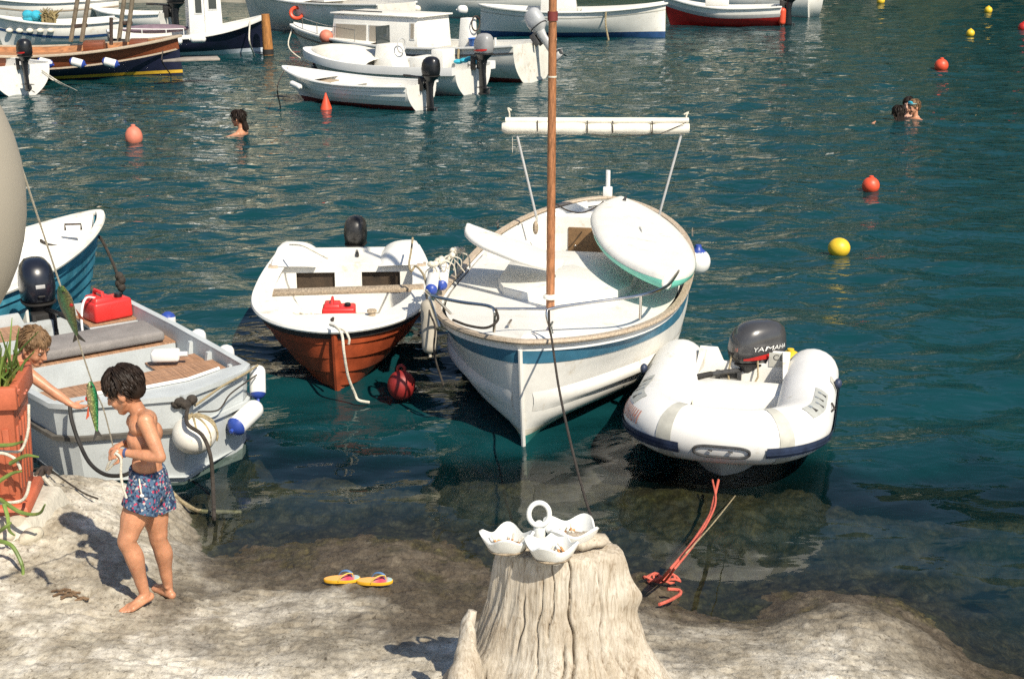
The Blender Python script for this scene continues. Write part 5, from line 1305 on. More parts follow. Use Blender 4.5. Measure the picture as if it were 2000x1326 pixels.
for i, (pa, pb) in enumerate(((73, 103), (136, 166), (200, 231))):
    yy_ = 32.6
    fender(('first', 'second', 'third')[i] + ' white fender with blue end from the left along the dark wooden boat', D(pb, 127, yy_), D(pa, 119, yy_), .095, BLUEP)
pl = thing('boarding_plank', 'grey plank jutting out over the water from the dark wooden boat', 'plank', D(372, 120, 33.2))
MB().slab([D(318, 122, 32.6), D(430, 119, 32.9), D(425, 114, 33.6), D(360, 116, 33.6)], .05, V((0, 0, 1))).build('board', mat('grey_plank', (.30, .26, .22), .8, .2, 4), pl, world=True, bevel=.01)
rope('plank_line', [D(318, 100, 33.1), D(317, 122, 32.6), G(335, 148, 0)], .014, ROPEK, 'dark line hanging by the boarding plank of the wooden boat')

# -- navy boat with white wheelhouse
t, L = boat('navy_boat', 'navy blue boat with white gunwale and white wheelhouse', G(516, 103), G(215, 112)); nv = t
H5 = Hull(L, 1.9, -.2, .62, .55, .98, tm=.40, tw=.8, p=2.2, q=.8, rake=.05, foot=-.2, nmid=2.6, nbow=1.1)
hull_shell(H5, t, NAVY, GEL, floor=.25, th=.05, rail=(.08, .10), m_rail=WHITE, bottom=mat('white_boot_top', (.60, .66, .72), .5), wl=.14, n=22)
sd = side_of(t)
xa, _ = locx(t, 437, 70, 0, sd * .5); xb_, _ = locx(t, 371, 70, 0, sd * .5)
v0, vz0 = locx(t, 380, 28, 0, sd * .5); v1, vz1 = locx(t, 394, -8, 0, sd * .5); u0, _ = locx(t, 406, 22, 0, sd * .5); u1, _ = locx(t, 425, 22, 0, sd * .5)
cabin(t, min(xa, xb_), max(xa, xb_), .5, .45, 2.25, WHITE, slope=.05, wins=[(min(v0, v1), max(v0, v1), vz0, vz1), (min(u0, u1), max(u0, u1), vz0 + .1, vz1)], side=sd)
xd, _ = locx(t, 402, 50, 0, sd * .5)
MB().box((xd, sd * .505, 1.2), (.03, .02, 1.4)).build('corner_trim', GEL, t)
MB().ell((-L * .20, 0, .72), (L * .22, .5, .12), None, 16, 8).build('folded_cover', mat('mauve_canvas', (.20, .14, .17), .9, .2, 6), t)
rails(t, [H5.pt(tt, 1, sd, 0, .04) for tt in (.05, .2, .35, .46)], .22, WHITE, .012)
for i, (pa, pb) in enumerate(((296, 321), (329, 356), (372, 402))):
    fender(('left', 'middle', 'right')[i] + ' one of three white oval fenders on the navy boat', D(pa, 86 - 4 * i, 37.6), D(pb, 85 - 4 * i, 37.6), .085)
g = G(524, 108, 0)
po = thing('mooring_post', 'orange-brown wooden post standing in the water at the navy bow', 'post', (g.x, g.y, -1.5))
MB().tube([(0, 0, 0), (0, 0, 1.6), (-.02, 0, 2.35), (-.03, 0, 2.60)], [.15, .145, .12, .11], 12).build('post', mat('orange_post', (.40, .17, .045), .7, .3, 5, stretch=(6, 6, 1), fine=.2), po)
MB().tube([(0, 0, 1.52), (0, 0, 1.66)], .153, 12).build('wet_band', BLACKR, po)
rope('navy_line', [L2W(t, (L * .40, sd * .5, .9)), D(487, 80, 38.6), G(497, 110, 0)], .022, ROPEW, 'pale line hanging over the navy boat side near its bow')

# -- grey-white boat beyond the wooden one
t, L = boat('grey_boat', 'grey-white boat with thin blue stripe beyond the dark wooden boat', G(5, 98), G(222, 90)); gb = t; L += .4
H6 = Hull(L, 1.7, -.2, .78, .72, .98, tm=.42, tw=.85, p=2.2, q=.8, rake=.3, nmid=2.6, nbow=1.0)
hull_shell(H6, t, GEL, GEL, floor=.30, th=.05, rail=(.07, .05), m_rail=WHITE, n=20)
H6.band(lambda tt: H6.vz(tt, H6.sheer(tt) - .40), lambda tt: H6.vz(tt, H6.sheer(tt) - .33), .008, 20, 1).build('blue_stripe', BLUEA, t)
sd = side_of(t)
for i in range(5):
    p = H6.pt(.90 - .08 * i, H6.vz(.90 - .08 * i, .56), sd, .06)
    MB().ell(p, (.10, .045, .07), None, 10, 6).build('hanging_float', CREAM, t)
cb2 = MB(); rq = random.Random(4)
for i in range(9): cb2.ell(D(62 + rq.uniform(-12, 12), 36 + rq.uniform(-8, 8), 42.2 + rq.uniform(-.2, .2)), (.16, .15, .13), None, 10, 7)
tag(cb2.build('cloth_bundle', CYANC), 'bright turquoise cloth bundle on the grey-white boat', 'cloth')
nb = MB()
for i in range(60):
    p = D(94 + rq.uniform(-12, 14), 42 - rq.uniform(0, 14), 42.2 + rq.uniform(-.2, .2)); nb.tube([p - V((0, 0, .35)), p, p + V((rq.uniform(-.2, .25), rq.uniform(-.1, .1), rq.uniform(.05, .2)))], [.035, .03, .01], 5)
tag(nb.build('net_bundle', mat('straw_net', (.26, .20, .09), .9, .4, 9)), 'straw-coloured bundle of netting beside the turquoise cloth', 'net')
# -- boat behind it
def simple_boat(name, label, bow, stern, B, z0, zm, z1, m_out, ext=.3, bottom=None, stripe=None, tw=.85, cab=None, rail=WHITE, rake=.3, deck=None, floor=.3):
    t, L = boat(name, label, G(*bow), G(*stern)); L += ext
    H = Hull(L, B, -.22, z0, zm, z1, tm=.44, tw=tw, p=2.1, q=.8, rake=rake, nmid=2.5, nbow=1.0)
    hull_shell(H, t, m_out, GEL, floor=floor, th=.05, rail=(.07, .05), m_rail=rail, bottom=bottom, wl=.16 if bottom else .03, n=20)
    if stripe: H.band(lambda tt: H.vz(tt, H.sheer(tt) - stripe[1]), lambda tt: H.vz(tt, H.sheer(tt) - stripe[2]), .008, 20, 1).build('stripe', stripe[0], t)
    if deck:
        rows = []
        for tt in [deck + (1 - deck) * i / 10 for i in range(11)]:
            e = H.pt(tt, 1, 1, 0, .05); rows.append([V((e.x, e.y * k, H.sheer(tt) + .02 + .05 * (1 - k * k))) for k in (-1, -.5, 0, .5, 1)])
        MB().sheet(rows).build('foredeck', GEL, t)
    return t, H, L
simple_boat('pale_boat', 'pale boat partly hidden behind the grey-white boat', (-60, 66), (205, 50), 1.9, .95, .90, 1.25, GEL, stripe=(WOODR, .30, .25))
t, H, L = simple_boat('dinghy', 'small white dinghy with blue foot behind the navy boat', (195, 56), (318, 58), 1.4, .55, .52, .66, GEL, bottom=BLUEH, tw=.8)
outboard('shiny black outboard motor standing behind the navy boat', L2W(t, (-L / 2 - .02, 0, .62)), math.atan2(*[(TM[t.name].to_3x3() @ V((1, 0, 0)))[i] for i in (1, 0)]), 1.75, BLACK, BLACK)
t, H, L = simple_boat('wheelhouse_boat', 'white boat with glazed wheelhouse and orange lifebuoy behind the cabin boat', (482, 52), (770, 74), 2.0, 1.05, .98, 1.45, GELD, deck=.45, rake=.5)
sd = side_of(t)
xa, _ = locx(t, 552, 14, 0, sd * .5); xb_, _ = locx(t, 634, 20, 0, sd * .5)
ww = []
for (a, b) in ((556, 572), (580, 600), (611, 619), (623, 631)):
    p, q = locx(t, b, 8, 0, sd * .5)[0], locx(t, a, 8, 0, sd * .5)[0]; ww.append((p, q, 1.62, 2.05))
cabin(t, xb_, xa, .5, 1.0, 2.3, GEL, slope=.1, wins=ww, side=sd)
lb = thing('lifebuoy', 'orange lifebuoy on the deck of the wheelhouse boat', 'lifebuoy', D(580, 26, 46.5), 0)
MB().tube([V((.20 * math.cos(q), .0 + .05 * math.sin(q), .17 * math.sin(q))) for q in [2 * PI * j / 20 for j in range(21)]], .06, 8).build('ring', ORNG, lb)
rails(t, [H.pt(tt, 1, sd, 0, .04) for tt in (.70, .80, .90, .97)], .35, WHITE, .014)
simple_boat('long_white_boat', 'long white boat at the far quay in the middle', (760, 36), (1085, 34), 2.2, 1.15, 1.05, 1.35, GEL, stripe=(PVCG, .36, .33), rake=.4)
fender('pale fender hanging on the long white boat, left one', D(788, 14, 51), D(822, 20, 51), .14, None, body=CREAM)
fender('pale fender hanging on the long white boat, right one', D(893, 20, 51), D(914, 20, 51), .16, None)
t, H, L = simple_boat('blue_bottom_boat', 'white pointed boat with dark blue bottom right of the cabin boat', (1292, 72), (945, 70), 2.0, .95, .80, 1.02, GEL, bottom=BLUEA, tw=0.0, deck=.55, rake=-.02, ext=.2)
H.band(lambda tt: H.vz(tt, H.sheer(tt) - .2), lambda tt: H.vz(tt, H.sheer(tt) - .17), .008, 20, 1).build('stripe', PVCG, t)
sd = side_of(t)
xa, _ = locx(t, 1128, 30, 0, sd * .45); xb_, _ = locx(t, 1055, 30, 0, sd * .45)
cabin(t, min(xa, xb_), max(xa, xb_), .45, .7, 1.55, GEL, slope=.15)
f_ = H.pt(.68, 1, sd, .03)
rope('side_rope', [L2W(t, f_), L2W(t, f_ + V((0, sd * .05, -.4))), L2W(t, f_ + V((.1, sd * .06, -.9)))], .03, ROPET, 'tan rope hanging over the side of the blue-bottomed boat')
t, H, L = simple_boat('red_bottom_boat', 'white boat with red lower hull and grey band at top right', (1306, 48), (1508, 50), 1.6, .66, .60, .98, GEL, tw=.75, ext=.5, rake=.35, deck=.72)
H.band(0, lambda tt: H.vz(tt, H.sheer(tt) - .34), .02, 20, 10).build('red_side', REDP, t); H.band(lambda tt: H.vz(tt, H.sheer(tt) - .335), lambda tt: H.vz(tt, H.sheer(tt) - .22), .02, 20, 4).build('grey_band', LGREY, t)
xa, _ = locx(t, 1400, 15, 0, 0); MB().box((xa, 0, .80), (.8, .7, .30)).build('engine_box', GEL, t, bevel=.03)
outboard('black outboard motor on the red-hulled boat', L2W(t, (-L / 2 - .02, 0, .70)), math.atan2(*[(TM[t.name].to_3x3() @ V((1, 0, 0)))[i] for i in (1, 0)]), 1.5, BLACK, BLACK)
fender('red fender at the stern of the red-hulled boat', L2W(t, (-L / 2 - .05, side_of(t) * .5, .05)), L2W(t, (-L / 2 - .05, side_of(t) * .5, .62)), .12, None, body=ORNG)
t, H, L = simple_boat('turquoise_lined_boat', 'white boat with turquoise inside behind the red-hulled boat', (1300, 28), (1575, 34), 1.8, 1.05, .95, 1.2, GEL, tw=.9, ext=.2)
for xx in (-.9, .3, 1.3): MB().box((xx, 0, .92), (.9, 1.3, .06)).build('turquoise_cover', CYANC, t, bevel=.02)
simple_boat('stub_boat', 'white boat end showing right of the turquoise-lined boat', (1500, 33), (1592, 32), 1.5, .95, .85, .9, GEL, ext=.1)
# -- white boat stern with black motor at the left edge
t, L = boat('edge_boat', 'white boat stern with blue foot cut off by the left edge', G(-160, 150), G(45, 184)); L += .0
H7 = Hull(L, 1.5, -.2, .62, .58, .75, tm=.4, tw=.92, p=2.1, q=.8, rake=.3, nmid=2.8, nbow=1.0)
hull_shell(H7, t, GEL, GEL, floor=.3, th=.05, rail=(.07, .05), m_rail=WHITE, bottom=BLUEH, wl=.10, n=18)
hz = math.atan2(*[(TM[t.name].to_3x3() @ V((1, 0, 0)))[i] for i in (1, 0)])
outboard('black outboard motor with red line on the stern at the left edge', L2W(t, (-L / 2 - .02, 0, .68)), hz, 1.08, BLACK, BLACK, stripe=REDP, tiller=False)
for i, (a, b) in enumerate((((82, 138), (150, 178)), ((82, 142), (135, 172)))):
    rope('stern_line', [D(*a, 29.6), D((a[0] + b[0]) / 2, (a[1] + b[1]) / 2 + 3, 29.2), G(*b, 0)], .014, ROPEW, ('longer' if i == 0 else 'shorter') + ' pale stern line slanting into the water at the left edge')

# ================================================================== buoys
buoy('orange-red ball buoy nearest the middle right of the water', 1700, 372, .125, ORNG)
buoy('orange-red buoy behind the swimming pair', 1838, 136, .17, ORNG)
buoy('dark red buoy cut by the right edge', 1998, 60, .17, REDP)
buoy('largest yellow buoy, in open water right of the paddle board', 1638, 496, .13, YEL, eye=False, sq=.92)
buoy('yellow buoy left of the two in the upper right corner', 1895, 70, .13, YEL)
buoy('yellow buoy farthest to the upper right', 1930, 25, .15, YEL)
buoy('yellow buoy touching the top edge of the picture', 1720, 7, .17, YEL)
buoy('faded salmon upright buoy left of the lone swimmer', 262, 277, .15, SALM, sq=1.25)
# ================================================================== people
def limb(mb, pts, rads, n=14, k=7):
    p = catmull(pts, k); m_ = len(p); L = len(rads) - 1
    rr = []
    for j in range(m_):
        u = j / (m_ - 1) * L; i = min(int(u), L - 1); f = u - i; f = f * f * (3 - 2 * f); rr.append(rads[i] + (rads[i + 1] - rads[i]) * f)
    mb.tube(p, rr, n); mb.ell(p[0], (rr[0],) * 3); mb.ell(p[-1], (rr[-1],) * 3)
def head_prims(mb, M, s=1.0, jaw=1.0):
    """head volumes in face coordinates: x forward, y to the person's left, z up; M places them"""
    R3 = M.to_3x3().normalized()
    def E(c, r, rr=None): mb.ell(M @ (V(c) * s), [k * s for k in r], R3 @ rr if rr else R3, 18, 12)
    def C(a, b, r0, r1): mb.cap(M @ (V(a) * s), M @ (V(b) * s), r0 * s, r1 * s)
    E((-.012, 0, .032), (.098, .076, .086)); E((.030, 0, -.020), (.062, .064, .085)); E((.036, 0, -.062), (.050, .050, .045))
    C((.066, 0, -.094), (.058, 0, -.088), .022, .028); C((.066, .02, -.088), (.012, .055, -.05), .018, .016); C((.066, -.02, -.088), (.012, -.055, -.05), .018, .016)
    C((.086, 0, .012), (.108, 0, -.028), .008, .0125); E((.098, .010, -.032), (.010, .008, .008)); E((.098, -.010, -.032), (.010, .008, .008))
    E((.084, 0, -.054), (.016, .024, .0085)); E((.081, 0, -.066), (.016, .021, .009))
    C((.082, -.034, .022), (.082, .034, .022), .010, .010)
    for sg in (1, -1):
        E((.058, sg * .036, -.034), (.028, .024, .026)); E((-.004, sg * .074, -.012), (.020, .010, .030), Matrix.Rotation(sg * .35, 3, 'Z'))
        E((-.002, sg * .070, -.034), (.010, .010, .012))
def hair_mesh(M, s, n, seed, length, fringe, back=-.02, side=0.0):
    """scalp shell with many tapering locks following the head"""
    rr = random.Random(seed); mb = MB()
    R3 = M.to_3x3().normalized()
    mb.ell(M @ (V((-.016, 0, .040)) * s), [.098 * s, .080 * s, .086 * s], R3, 18, 12)
    mb.ell(M @ (V((-.055, 0, -.005)) * s), [.058 * s, .066 * s, .068 * s], R3, 16, 10)
    for i in range(n):
        ph = rr.uniform(0, 2 * PI); el = R(rr.uniform(-8, 88)) if math.cos(ph) < .55 else R(rr.uniform(28, 88))
        if math.cos(ph) < -.1: el = R(rr.uniform(-35, 85))
        d0 = V((math.cos(el) * math.cos(ph), math.cos(el) * math.sin(ph), math.sin(el)))
        c = V((-.014, 0, .036))
        p0 = c + V((d0.x * .098, d0.y * .080, d0.z * .088))
        dn = V((d0.x * .35 + (.35 * fringe if d0.x > 0 else -.1), d0.y * .55, -.55 - .2 * rr.random())).normalized()
        tang = (dn - d0 * dn.dot(d0)); tang = tang.normalized() if tang.length > .05 else V((.8, .3 * rr.uniform(-1, 1), -.2)).normalized()
        tang = (tang + V((rr.uniform(-.18, .18), rr.uniform(-.18, .18), rr.uniform(-.05, .15)))).normalized()
        L_ = length * rr.uniform(.6, 1.2)
        q1 = p0 + d0 * .010 + tang * L_ * .4; q2 = p0 + d0 * .006 + tang * L_ - d0 * L_ * .26
        w_ = rr.uniform(.0045, .0085)
        pts = [M @ (x * s) for x in catmull([p0 - d0 * .006, q1, q2], 3)]
        k = len(pts); mb.tube(pts, [w_ * s * (1 - .85 * (j / (k - 1)) ** 2) for j in range(k)], 5, flat=.6)
    return mb
def face_parts(par, M, s, brow=HAIRD):
    R3 = M.to_3x3().normalized()
    EYE = mat('eye_white', (.42, .35, .30), .3, .05, 5); PUP = mat('dark_iris', (.02, .012, .008), .2, .2, 5)
    for sg in (1, -1):
        e = MB().ell(M @ (V((.080, sg * .032, .004)) * s), [.0085 * s, .0120 * s, .0048 * s], R3, 12, 8).build('eye', EYE, par, world=True)
        MB().ell(M @ (V((.0868, sg * .031, .002)) * s), [.0038 * s, .006 * s, .0052 * s], R3, 10, 6).build('iris', PUP, e, world=False) if False else MB().ell(M @ (V((.0868, sg * .031, .002)) * s), [.0038 * s, .0065 * s, .0046 * s], R3, 10, 6).build('iris', PUP, par, world=True)
        MB().tube([M @ (V(p) * s) for p in ((.092, sg * .014, .020), (.093, sg * .032, .026), (.080, sg * .052, .020))], [.003 * s, .0042 * s, .002 * s], 6).build('eyebrow', brow, par, world=True)
    MB().tube([M @ (V(p) * s) for p in ((.088, -.020, -.0605), (.0995, 0, -.060), (.088, .020, -.0605))], [.0012 * s, .0028 * s, .0012 * s], 6).build('mouth', mat('lip_line', (.26, .07, .05), .5), par, world=True)
def hand(mb, wrist, dirv, palm_n, s=1.0, curl=0.5, spread=.16, thumb_side=1, rr=None):
    """palm and five fingers; dirv runs along the hand, palm_n out of the palm"""
    d = V(dirv).normalized(); n = V(palm_n); n = (n - d * n.dot(d)).normalized(); w_ = d.cross(n) * thumb_side   # towards the thumb
    pc = wrist + d * .036 * s
    B = Matrix((d, w_, n)).transposed()
    mb.ell(pc, (.042 * s, .033 * s, .014 * s), B, 12, 8)
    mb.cap(wrist - d * .02 * s, wrist + d * .012 * s, .021 * s, .019 * s)
    for i, (o, L_) in enumerate(((.024, .062), (.008, .070), (-.008, .066), (-.023, .052))):
        b = wrist + d * (.066 - .006 * abs(o / .024)) * s + w_ * o * s
        c0 = curl * (1 + .18 * i)
        d1 = (d * math.cos(c0 * .7) + n * math.sin(c0 * .7) + w_ * (o * spread * 10)).normalized(); d2 = (d * math.cos(c0 * 1.5) + n * math.sin(c0 * 1.5) + w_ * (o * spread * 8)).normalized()
        d3 = (d * math.cos(c0 * 2.2) + n * math.sin(c0 * 2.2)).normalized()
        p1 = b + d1 * L_ * .45 * s; p2 = p1 + d2 * L_ * .32 * s; p3 = p2 + d3 * L_ * .24 * s
        mb.cap(b - d * .01 * s, p1, .0088 * s, .0080 * s, 8).cap(p1, p2, .0080 * s, .0072 * s, 8).cap(p2, p3, .0072 * s, .0060 * s, 8)
    tb = wrist + d * .018 * s + w_ * .026 * s; t1 = tb + (d * .6 + w_ * .65 + n * .35).normalized() * .032 * s; t2 = t1 + (d * .9 + w_ * .15 + n * .45).normalized() * .026 * s
    mb.cap(tb, t1, .0125 * s, .0095 * s, 8).cap(t1, t2, .0095 * s, .0072 * s, 8)
def foot(mb, ankle, toe, z0a, z0b, s=1.0, side=1):
    a = V(ankle); t_ = V(toe); d = t_ - a; d.z = 0; L_ = d.length; d.normalize(); w_ = V((-d.y, d.x, 0)) * side
    heel = V((a.x, a.y, z0a + .026 * s)) - d * .030 * s; ball = V((a.x, a.y, z0b + .018 * s)) + d * L_ * .72
    mb.cap(heel, heel + d * .03 * s, .027 * s, .028 * s).cap(a, heel + d * .02, .027 * s, .028 * s)
    mb.cap(V((a.x, a.y, a.z - .012)) + d * .012, ball, .030 * s, .019 * s); mb.cap(heel, ball, .024 * s, .019 * s)
    for o in (-.022, 0, .022): mb.cap(heel + w_ * o * .4, ball + w_ * o * s, .018 * s, .0175 * s)
    for i, (o, k) in enumerate(((.026, .050), (.012, .048), (.000, .043), (-.012, .036), (-.023, .028))):
        b = ball + w_ * o * s + d * (.004 - .006 * abs(i - 1)) ; r_ = .0115 if i == 0 else .0082
        mb.cap(b, V((b.x, b.y, z0b + r_ * s)) + d * k * s, r_ * 1.15 * s, r_ * s, 8)

# -------------------------------------------------- the boy in front
f1 = G(270, 1185, .45); zA = gz(f1.x, f1.y); f1 = G(272, 1178, zA)
f2 = G(322, 1152, .36); zB = gz(f2.x, f2.y)
YB = 6.75
boy = thing('person', 'barefoot boy in blue floral swim shorts standing on the ledge holding a cord', 'person', (G(285, 1170, zA).x, 6.75, zA))
b = MB()
J = dict(pel=D(291, 938, 6.76), wa=D(287, 905, 6.76), ch=D(281, 858, 6.75), ub=D(279, 825, 6.75), nk0=D(271, 806, 6.75), nk1=D(257, 781, 6.745),
         shn=D(284, 824, 6.63), shf=D(263, 822, 6.86), eln=D(313, 893, 6.575), wrn=D(243, 884, 6.60), elf=D(293, 886, 6.93), wrf=D(243, 866, 6.80),
         hpn=D(283, 960, 6.69), knn=D(247, 1056, 6.62), ann=D(283, 1160, 6.665), hpf=D(302, 958, 6.83), knf=D(309, 1052, 6.85), anf=D(328, 1143, 6.90))
RX = Matrix.Rotation(R(-6), 3, 'Y')
# trunk
b.ell(J['pel'], (.088, .112, .085), RX, 18, 12); b.ell(J['wa'], (.074, .098, .085), RX, 18, 12); b.ell(J['ch'], (.083, .112, .095), RX, 18, 12)
b.ell(J['ub'], (.070, .118, .060), RX, 18, 12); b.cap(J['ub'], J['wa'], .074, .070); b.cap(J['wa'], J['pel'], .078, .088)
b.ell(J['ch'] + V((-.030, -.045, .022)), (.045, .05, .040)); b.ell(J['ch'] + V((-.030, .045, .022)), (.045, .05, .040))        # chest
b.ell(J['ch'] + V((.050, -.055, .018)), (.034, .045, .055)); b.ell(J['ch'] + V((.050, .055, .018)), (.034, .045, .055))        # shoulder blades
b.ell(J['wa'] + V((-.030, 0, -.02)), (.048, .065, .065))
b.cap(J['nk0'], J['nk1'], .045, .041); b.cap(J['nk0'] + V((.01, 0, -.01)), J['shn'] + V((0, .04, .01)), .036, .034); b.cap(J['nk0'] + V((.01, 0, -.01)), J['shf'] + V((0, -.04, .01)), .036, .034)
# arms
for sh, el, wr in (('shn', 'eln', 'wrn'), ('shf', 'elf', 'wrf')):
    b.ell(J[sh], (.043, .040, .045)); limb(b, [J[sh], J[sh].lerp(J[el], .5), J[el]], [.040, .036, .0295]); limb(b, [J[el], J[el].lerp(J[wr], .35), J[wr]], [.0295, .031, .0195])
hn = (D(222, 886, 6.60) - J['wrn']); hand(b, J['wrn'], hn, V((.1, .55, -.5)), .92, .75, .10, 1)
hf = (D(224, 872, 6.74) - J['wrf']); hand(b, J['wrf'], hf, V((-.25, -.75, -.45)), .92, .55, .14, -1)
# legs
for hp, kn_, an in (('hpn', 'knn', 'ann'), ('hpf', 'knf', 'anf')):
    cfm = J[kn_].lerp(J[an], .30) + V((.012, 0, 0)); low = J[kn_].lerp(J[an], .68) + V((.004, 0, 0))
    limb(b, [J[hp], J[hp].lerp(J[kn_], .5) + V((-.006, 0, 0)), J[kn_].lerp(J[hp], .15), J[kn_], J[kn_].lerp(J[an], .12) + V((.004, 0, 0)), cfm, low, J[an]], [.080, .069, .052, .0475, .0455, .0490, .0345, .0270])
    b.ell(J[an] + V((0, .024, 0)), (.014, .010, .014)); b.ell(J[an] + V((0, -.024, 0)), (.014, .010, .014))
foot(b, J['ann'], D(244, 1197, 6.55), zA + .002, zA + .002, .95, -1)
foot(b, J['anf'], D(298, 1140, 7.0), zB + .004, zB + .01, .92, -1)
# head: faces left, bowed
HM = Matrix.Translation(D(243, 762, 6.735)) @ Matrix.Rotation(PI - R(4), 4, 'Z') @ Matrix.Rotation(R(27), 4, 'Y')
head_prims(b, HM, .98); b.cap(J['nk1'], HM @ V((-.03, 0, -.03)), .041, .045)
blob('body', b, SKIN, boy, .0045, 7)
face_parts(boy, HM, .98)
hm = hair_mesh(HM, .98, 900, 21, .062, 1.0)
hm.build('hair', HAIRD, boy, world=True)
def floral():
    m = bpy.data.materials.new('blue_floral_cloth'); m.use_nodes = True
    n = m.node_tree.nodes; l = m.node_tree.links; bb = n['Principled BSDF']; bb.inputs['Roughness'].default_value = .85
    tc = n.new('ShaderNodeTexCoord')
    v = n.new('ShaderNodeTexVoronoi'); v.inputs['Scale'].default_value = 95; l.new(tc.outputs['Object'], v.inputs['Vector'])
    r = n.new('ShaderNodeValToRGB'); r.color_ramp.interpolation = 'CONSTANT'
    sx = n.new('ShaderNodeSeparateColor'); l.new(v.outputs['Color'], sx.inputs[0]); l.new(sx.outputs[0], r.inputs[0])
    e = r.color_ramp.elements; e[0].position = 0; e[0].color = (.015, .03, .075, 1); e[1].position = .30; e[1].color = (.065, .12, .20, 1)
    for p, c in ((.55, (.04, .09, .17)), (.70, (.22, .28, .32)), (.80, (.42, .04, .09)), (.88, (.06, .12, .20)), (.965, (.45, .38, .36))):
        k = e.new(p); k.color = (*c, 1)
    l.new(r.outputs[0], bb.inputs['Base Color']); return m
sh_ = MB()
def ring_(c, ax, rx, ry, n_=24, wob=0, ph=0):
    ax = V(ax).normalized(); u = V((0, 1, 0)); u = (u - ax * u.dot(ax)).normalized(); w_ = ax.cross(u)
    return [V(c) + u * (ry * math.cos(q)) * (1 + wob * math.sin(5 * q + ph)) + w_ * (rx * math.sin(q)) * (1 + wob * math.sin(4 * q + ph)) for q in [2 * PI * j / n_ for j in range(n_)]]
sh_.loft([ring_(D(287, 912, 6.76), (.10, 0, 1), .089, .114), ring_(D(290, 928, 6.76), (.08, 0, 1), .097, .122), ring_(D(291, 948, 6.76), (.05, 0, 1), .102, .128), ring_(D(291, 966, 6.76), (0, 0, 1), .098, .120)])
for hp, kn_, ofs in (('hpn', 'knn', -.012), ('hpf', 'knf', .012)):
    a = J[hp]; d = J[kn_] - a; ax = -d.normalized()
    sh_.loft([ring_(a + V((0, ofs * .5, .05)), ax, .080, .076), ring_(a + d * .10 + V((0, ofs, 0)), ax, .092, .086, wob=.02), ring_(a + d * .25 + V((.006, ofs, 0)), ax, .093, .086, wob=.035, ph=1), ring_(a + d * .37 + V((.008, ofs, 0)), ax, .094, .085, wob=.05, ph=2)])
so_ = blob('swim_shorts', sh_, floral(), boy, .0055, 3)
so_['label'] = 'blue floral swim shorts'
MB().lathe([(.018, 0), (.024, .004), (.024, .012), (.018, .016)], 14, M=Matrix.Translation(J['wrn'].lerp(J['eln'], .06)) @ (J['wrn'] - J['eln']).to_track_quat('Z', 'Y').to_matrix().to_4x4()).build('bracelet', mat('blue_bracelet', (.05, .08, .20), .6), boy, world=True)
dc = D(277, 968, 6.56)
MB().tube(catmull([D(272, 935, 6.63), D(274, 952, 6.60), dc], 4), .004, 6).build('drawstring', ROPEW, boy, world=True)
MB().ell(dc, (.012, .008, .009)).build('drawstring_toggle', WHITE, boy, world=True)
h0 = D(226, 884, 6.585)
rope('held_cord', [h0 + V((.01, 0, .01)), D(214, 902, 6.60), D(208, 918, 6.62), D(222, 906, 6.60), D(230, 894, 6.58)], .0065, ROPEW, 'white cord loop dangling from the boy\'s hands, left loop', n=8)
rope('held_cord', [h0, D(236, 896, 6.57), D(236, 925, 6.57), D(240, 952, 6.57), D(247, 972, 6.57)], .0065, ROPEW, 'white cord hanging straight down in front of the boy\'s shorts', n=8)
# -------------------------------------------------- the child reaching across
kd = thing('person', 'fair-haired child leaning in behind the planter with one arm stretched out', 'person', (-3.15, 8.25, gz(-3.15, 8.25)))
k = MB(); YK = 8.25
K = dict(sh=D(46, 722, 8.12), el=D(97, 760, 8.10), wr=D(138, 789, 8.10), nk=D(46, 700, 8.2), sf=D(20, 712, 8.40), ch=D(12, 752, 8.28), wa=D(-18, 800, 8.30), pel=D(-34, 835, 8.32))
k.ell(K['ch'], (.085, .11, .10)); k.cap(K['ch'], K['wa'], .085, .075); k.cap(K['wa'], K['pel'], .078, .09); k.ell(K['pel'], (.09, .11, .09))
k.ell(V((K['sh'].lerp(K['sf'], .5))), (.07, .13, .055)); k.cap(K['ch'], K['sh'].lerp(K['sf'], .5), .08, .06)
k.ell(K['sh'], (.043, .04, .043)); limb(k, [K['sh'], K['sh'].lerp(K['el'], .5), K['el'], K['el'].lerp(K['wr'], .4), K['wr']], [.040, .035, .030, .030, .0195])
hand(k, K['wr'], D(170, 800, 8.08) - K['wr'], V((.2, -.1, .9)), .95, .38, .22, -1)
ef = D(10, 800, 8.45); k.cap(K['sf'], ef, .038, .029); k.cap(ef, D(22, 850, 8.42), .03, .02); hand(k, D(22, 850, 8.42), V((.2, 0, -1)), V((0, -1, 0)), .9, .4)
for dx, yy_ in ((-.07, 8.24), (.06, 8.42)):
    zf = gz(K['pel'].x + dx, yy_); hp = K['pel'] + V((dx * .5, (yy_ - 8.32) * .8, -.02)); kn_ = V((hp.x + .09, yy_, zf + .36)); an = V((hp.x + dx * .3, yy_ + .02, zf + .065))
    limb(k, [hp, hp.lerp(kn_, .5), kn_, kn_.lerp(an, .35), an], [.08, .066, .048, .049, .028]); foot(k, an, an + V((.17, -.02, 0)), zf + .004, zf + .004, .95, 1)
KM = Matrix.Translation(D(66, 677, 8.2)) @ Matrix.Rotation(R(-24), 4, 'Z') @ Matrix.Rotation(R(26), 4, 'Y')
head_prims(k, KM, .95); k.cap(K['nk'] + V((-.02, 0, -.03)), KM @ V((-.03, 0, -.04)), .046, .042)
blob('body', k, SKIN2, kd, .0055, 5)
face_parts(kd, KM, .95, HAIRB)
hair_mesh(KM, .95, 420, 8, .06, .8).build('hair', HAIRB, kd, world=True)
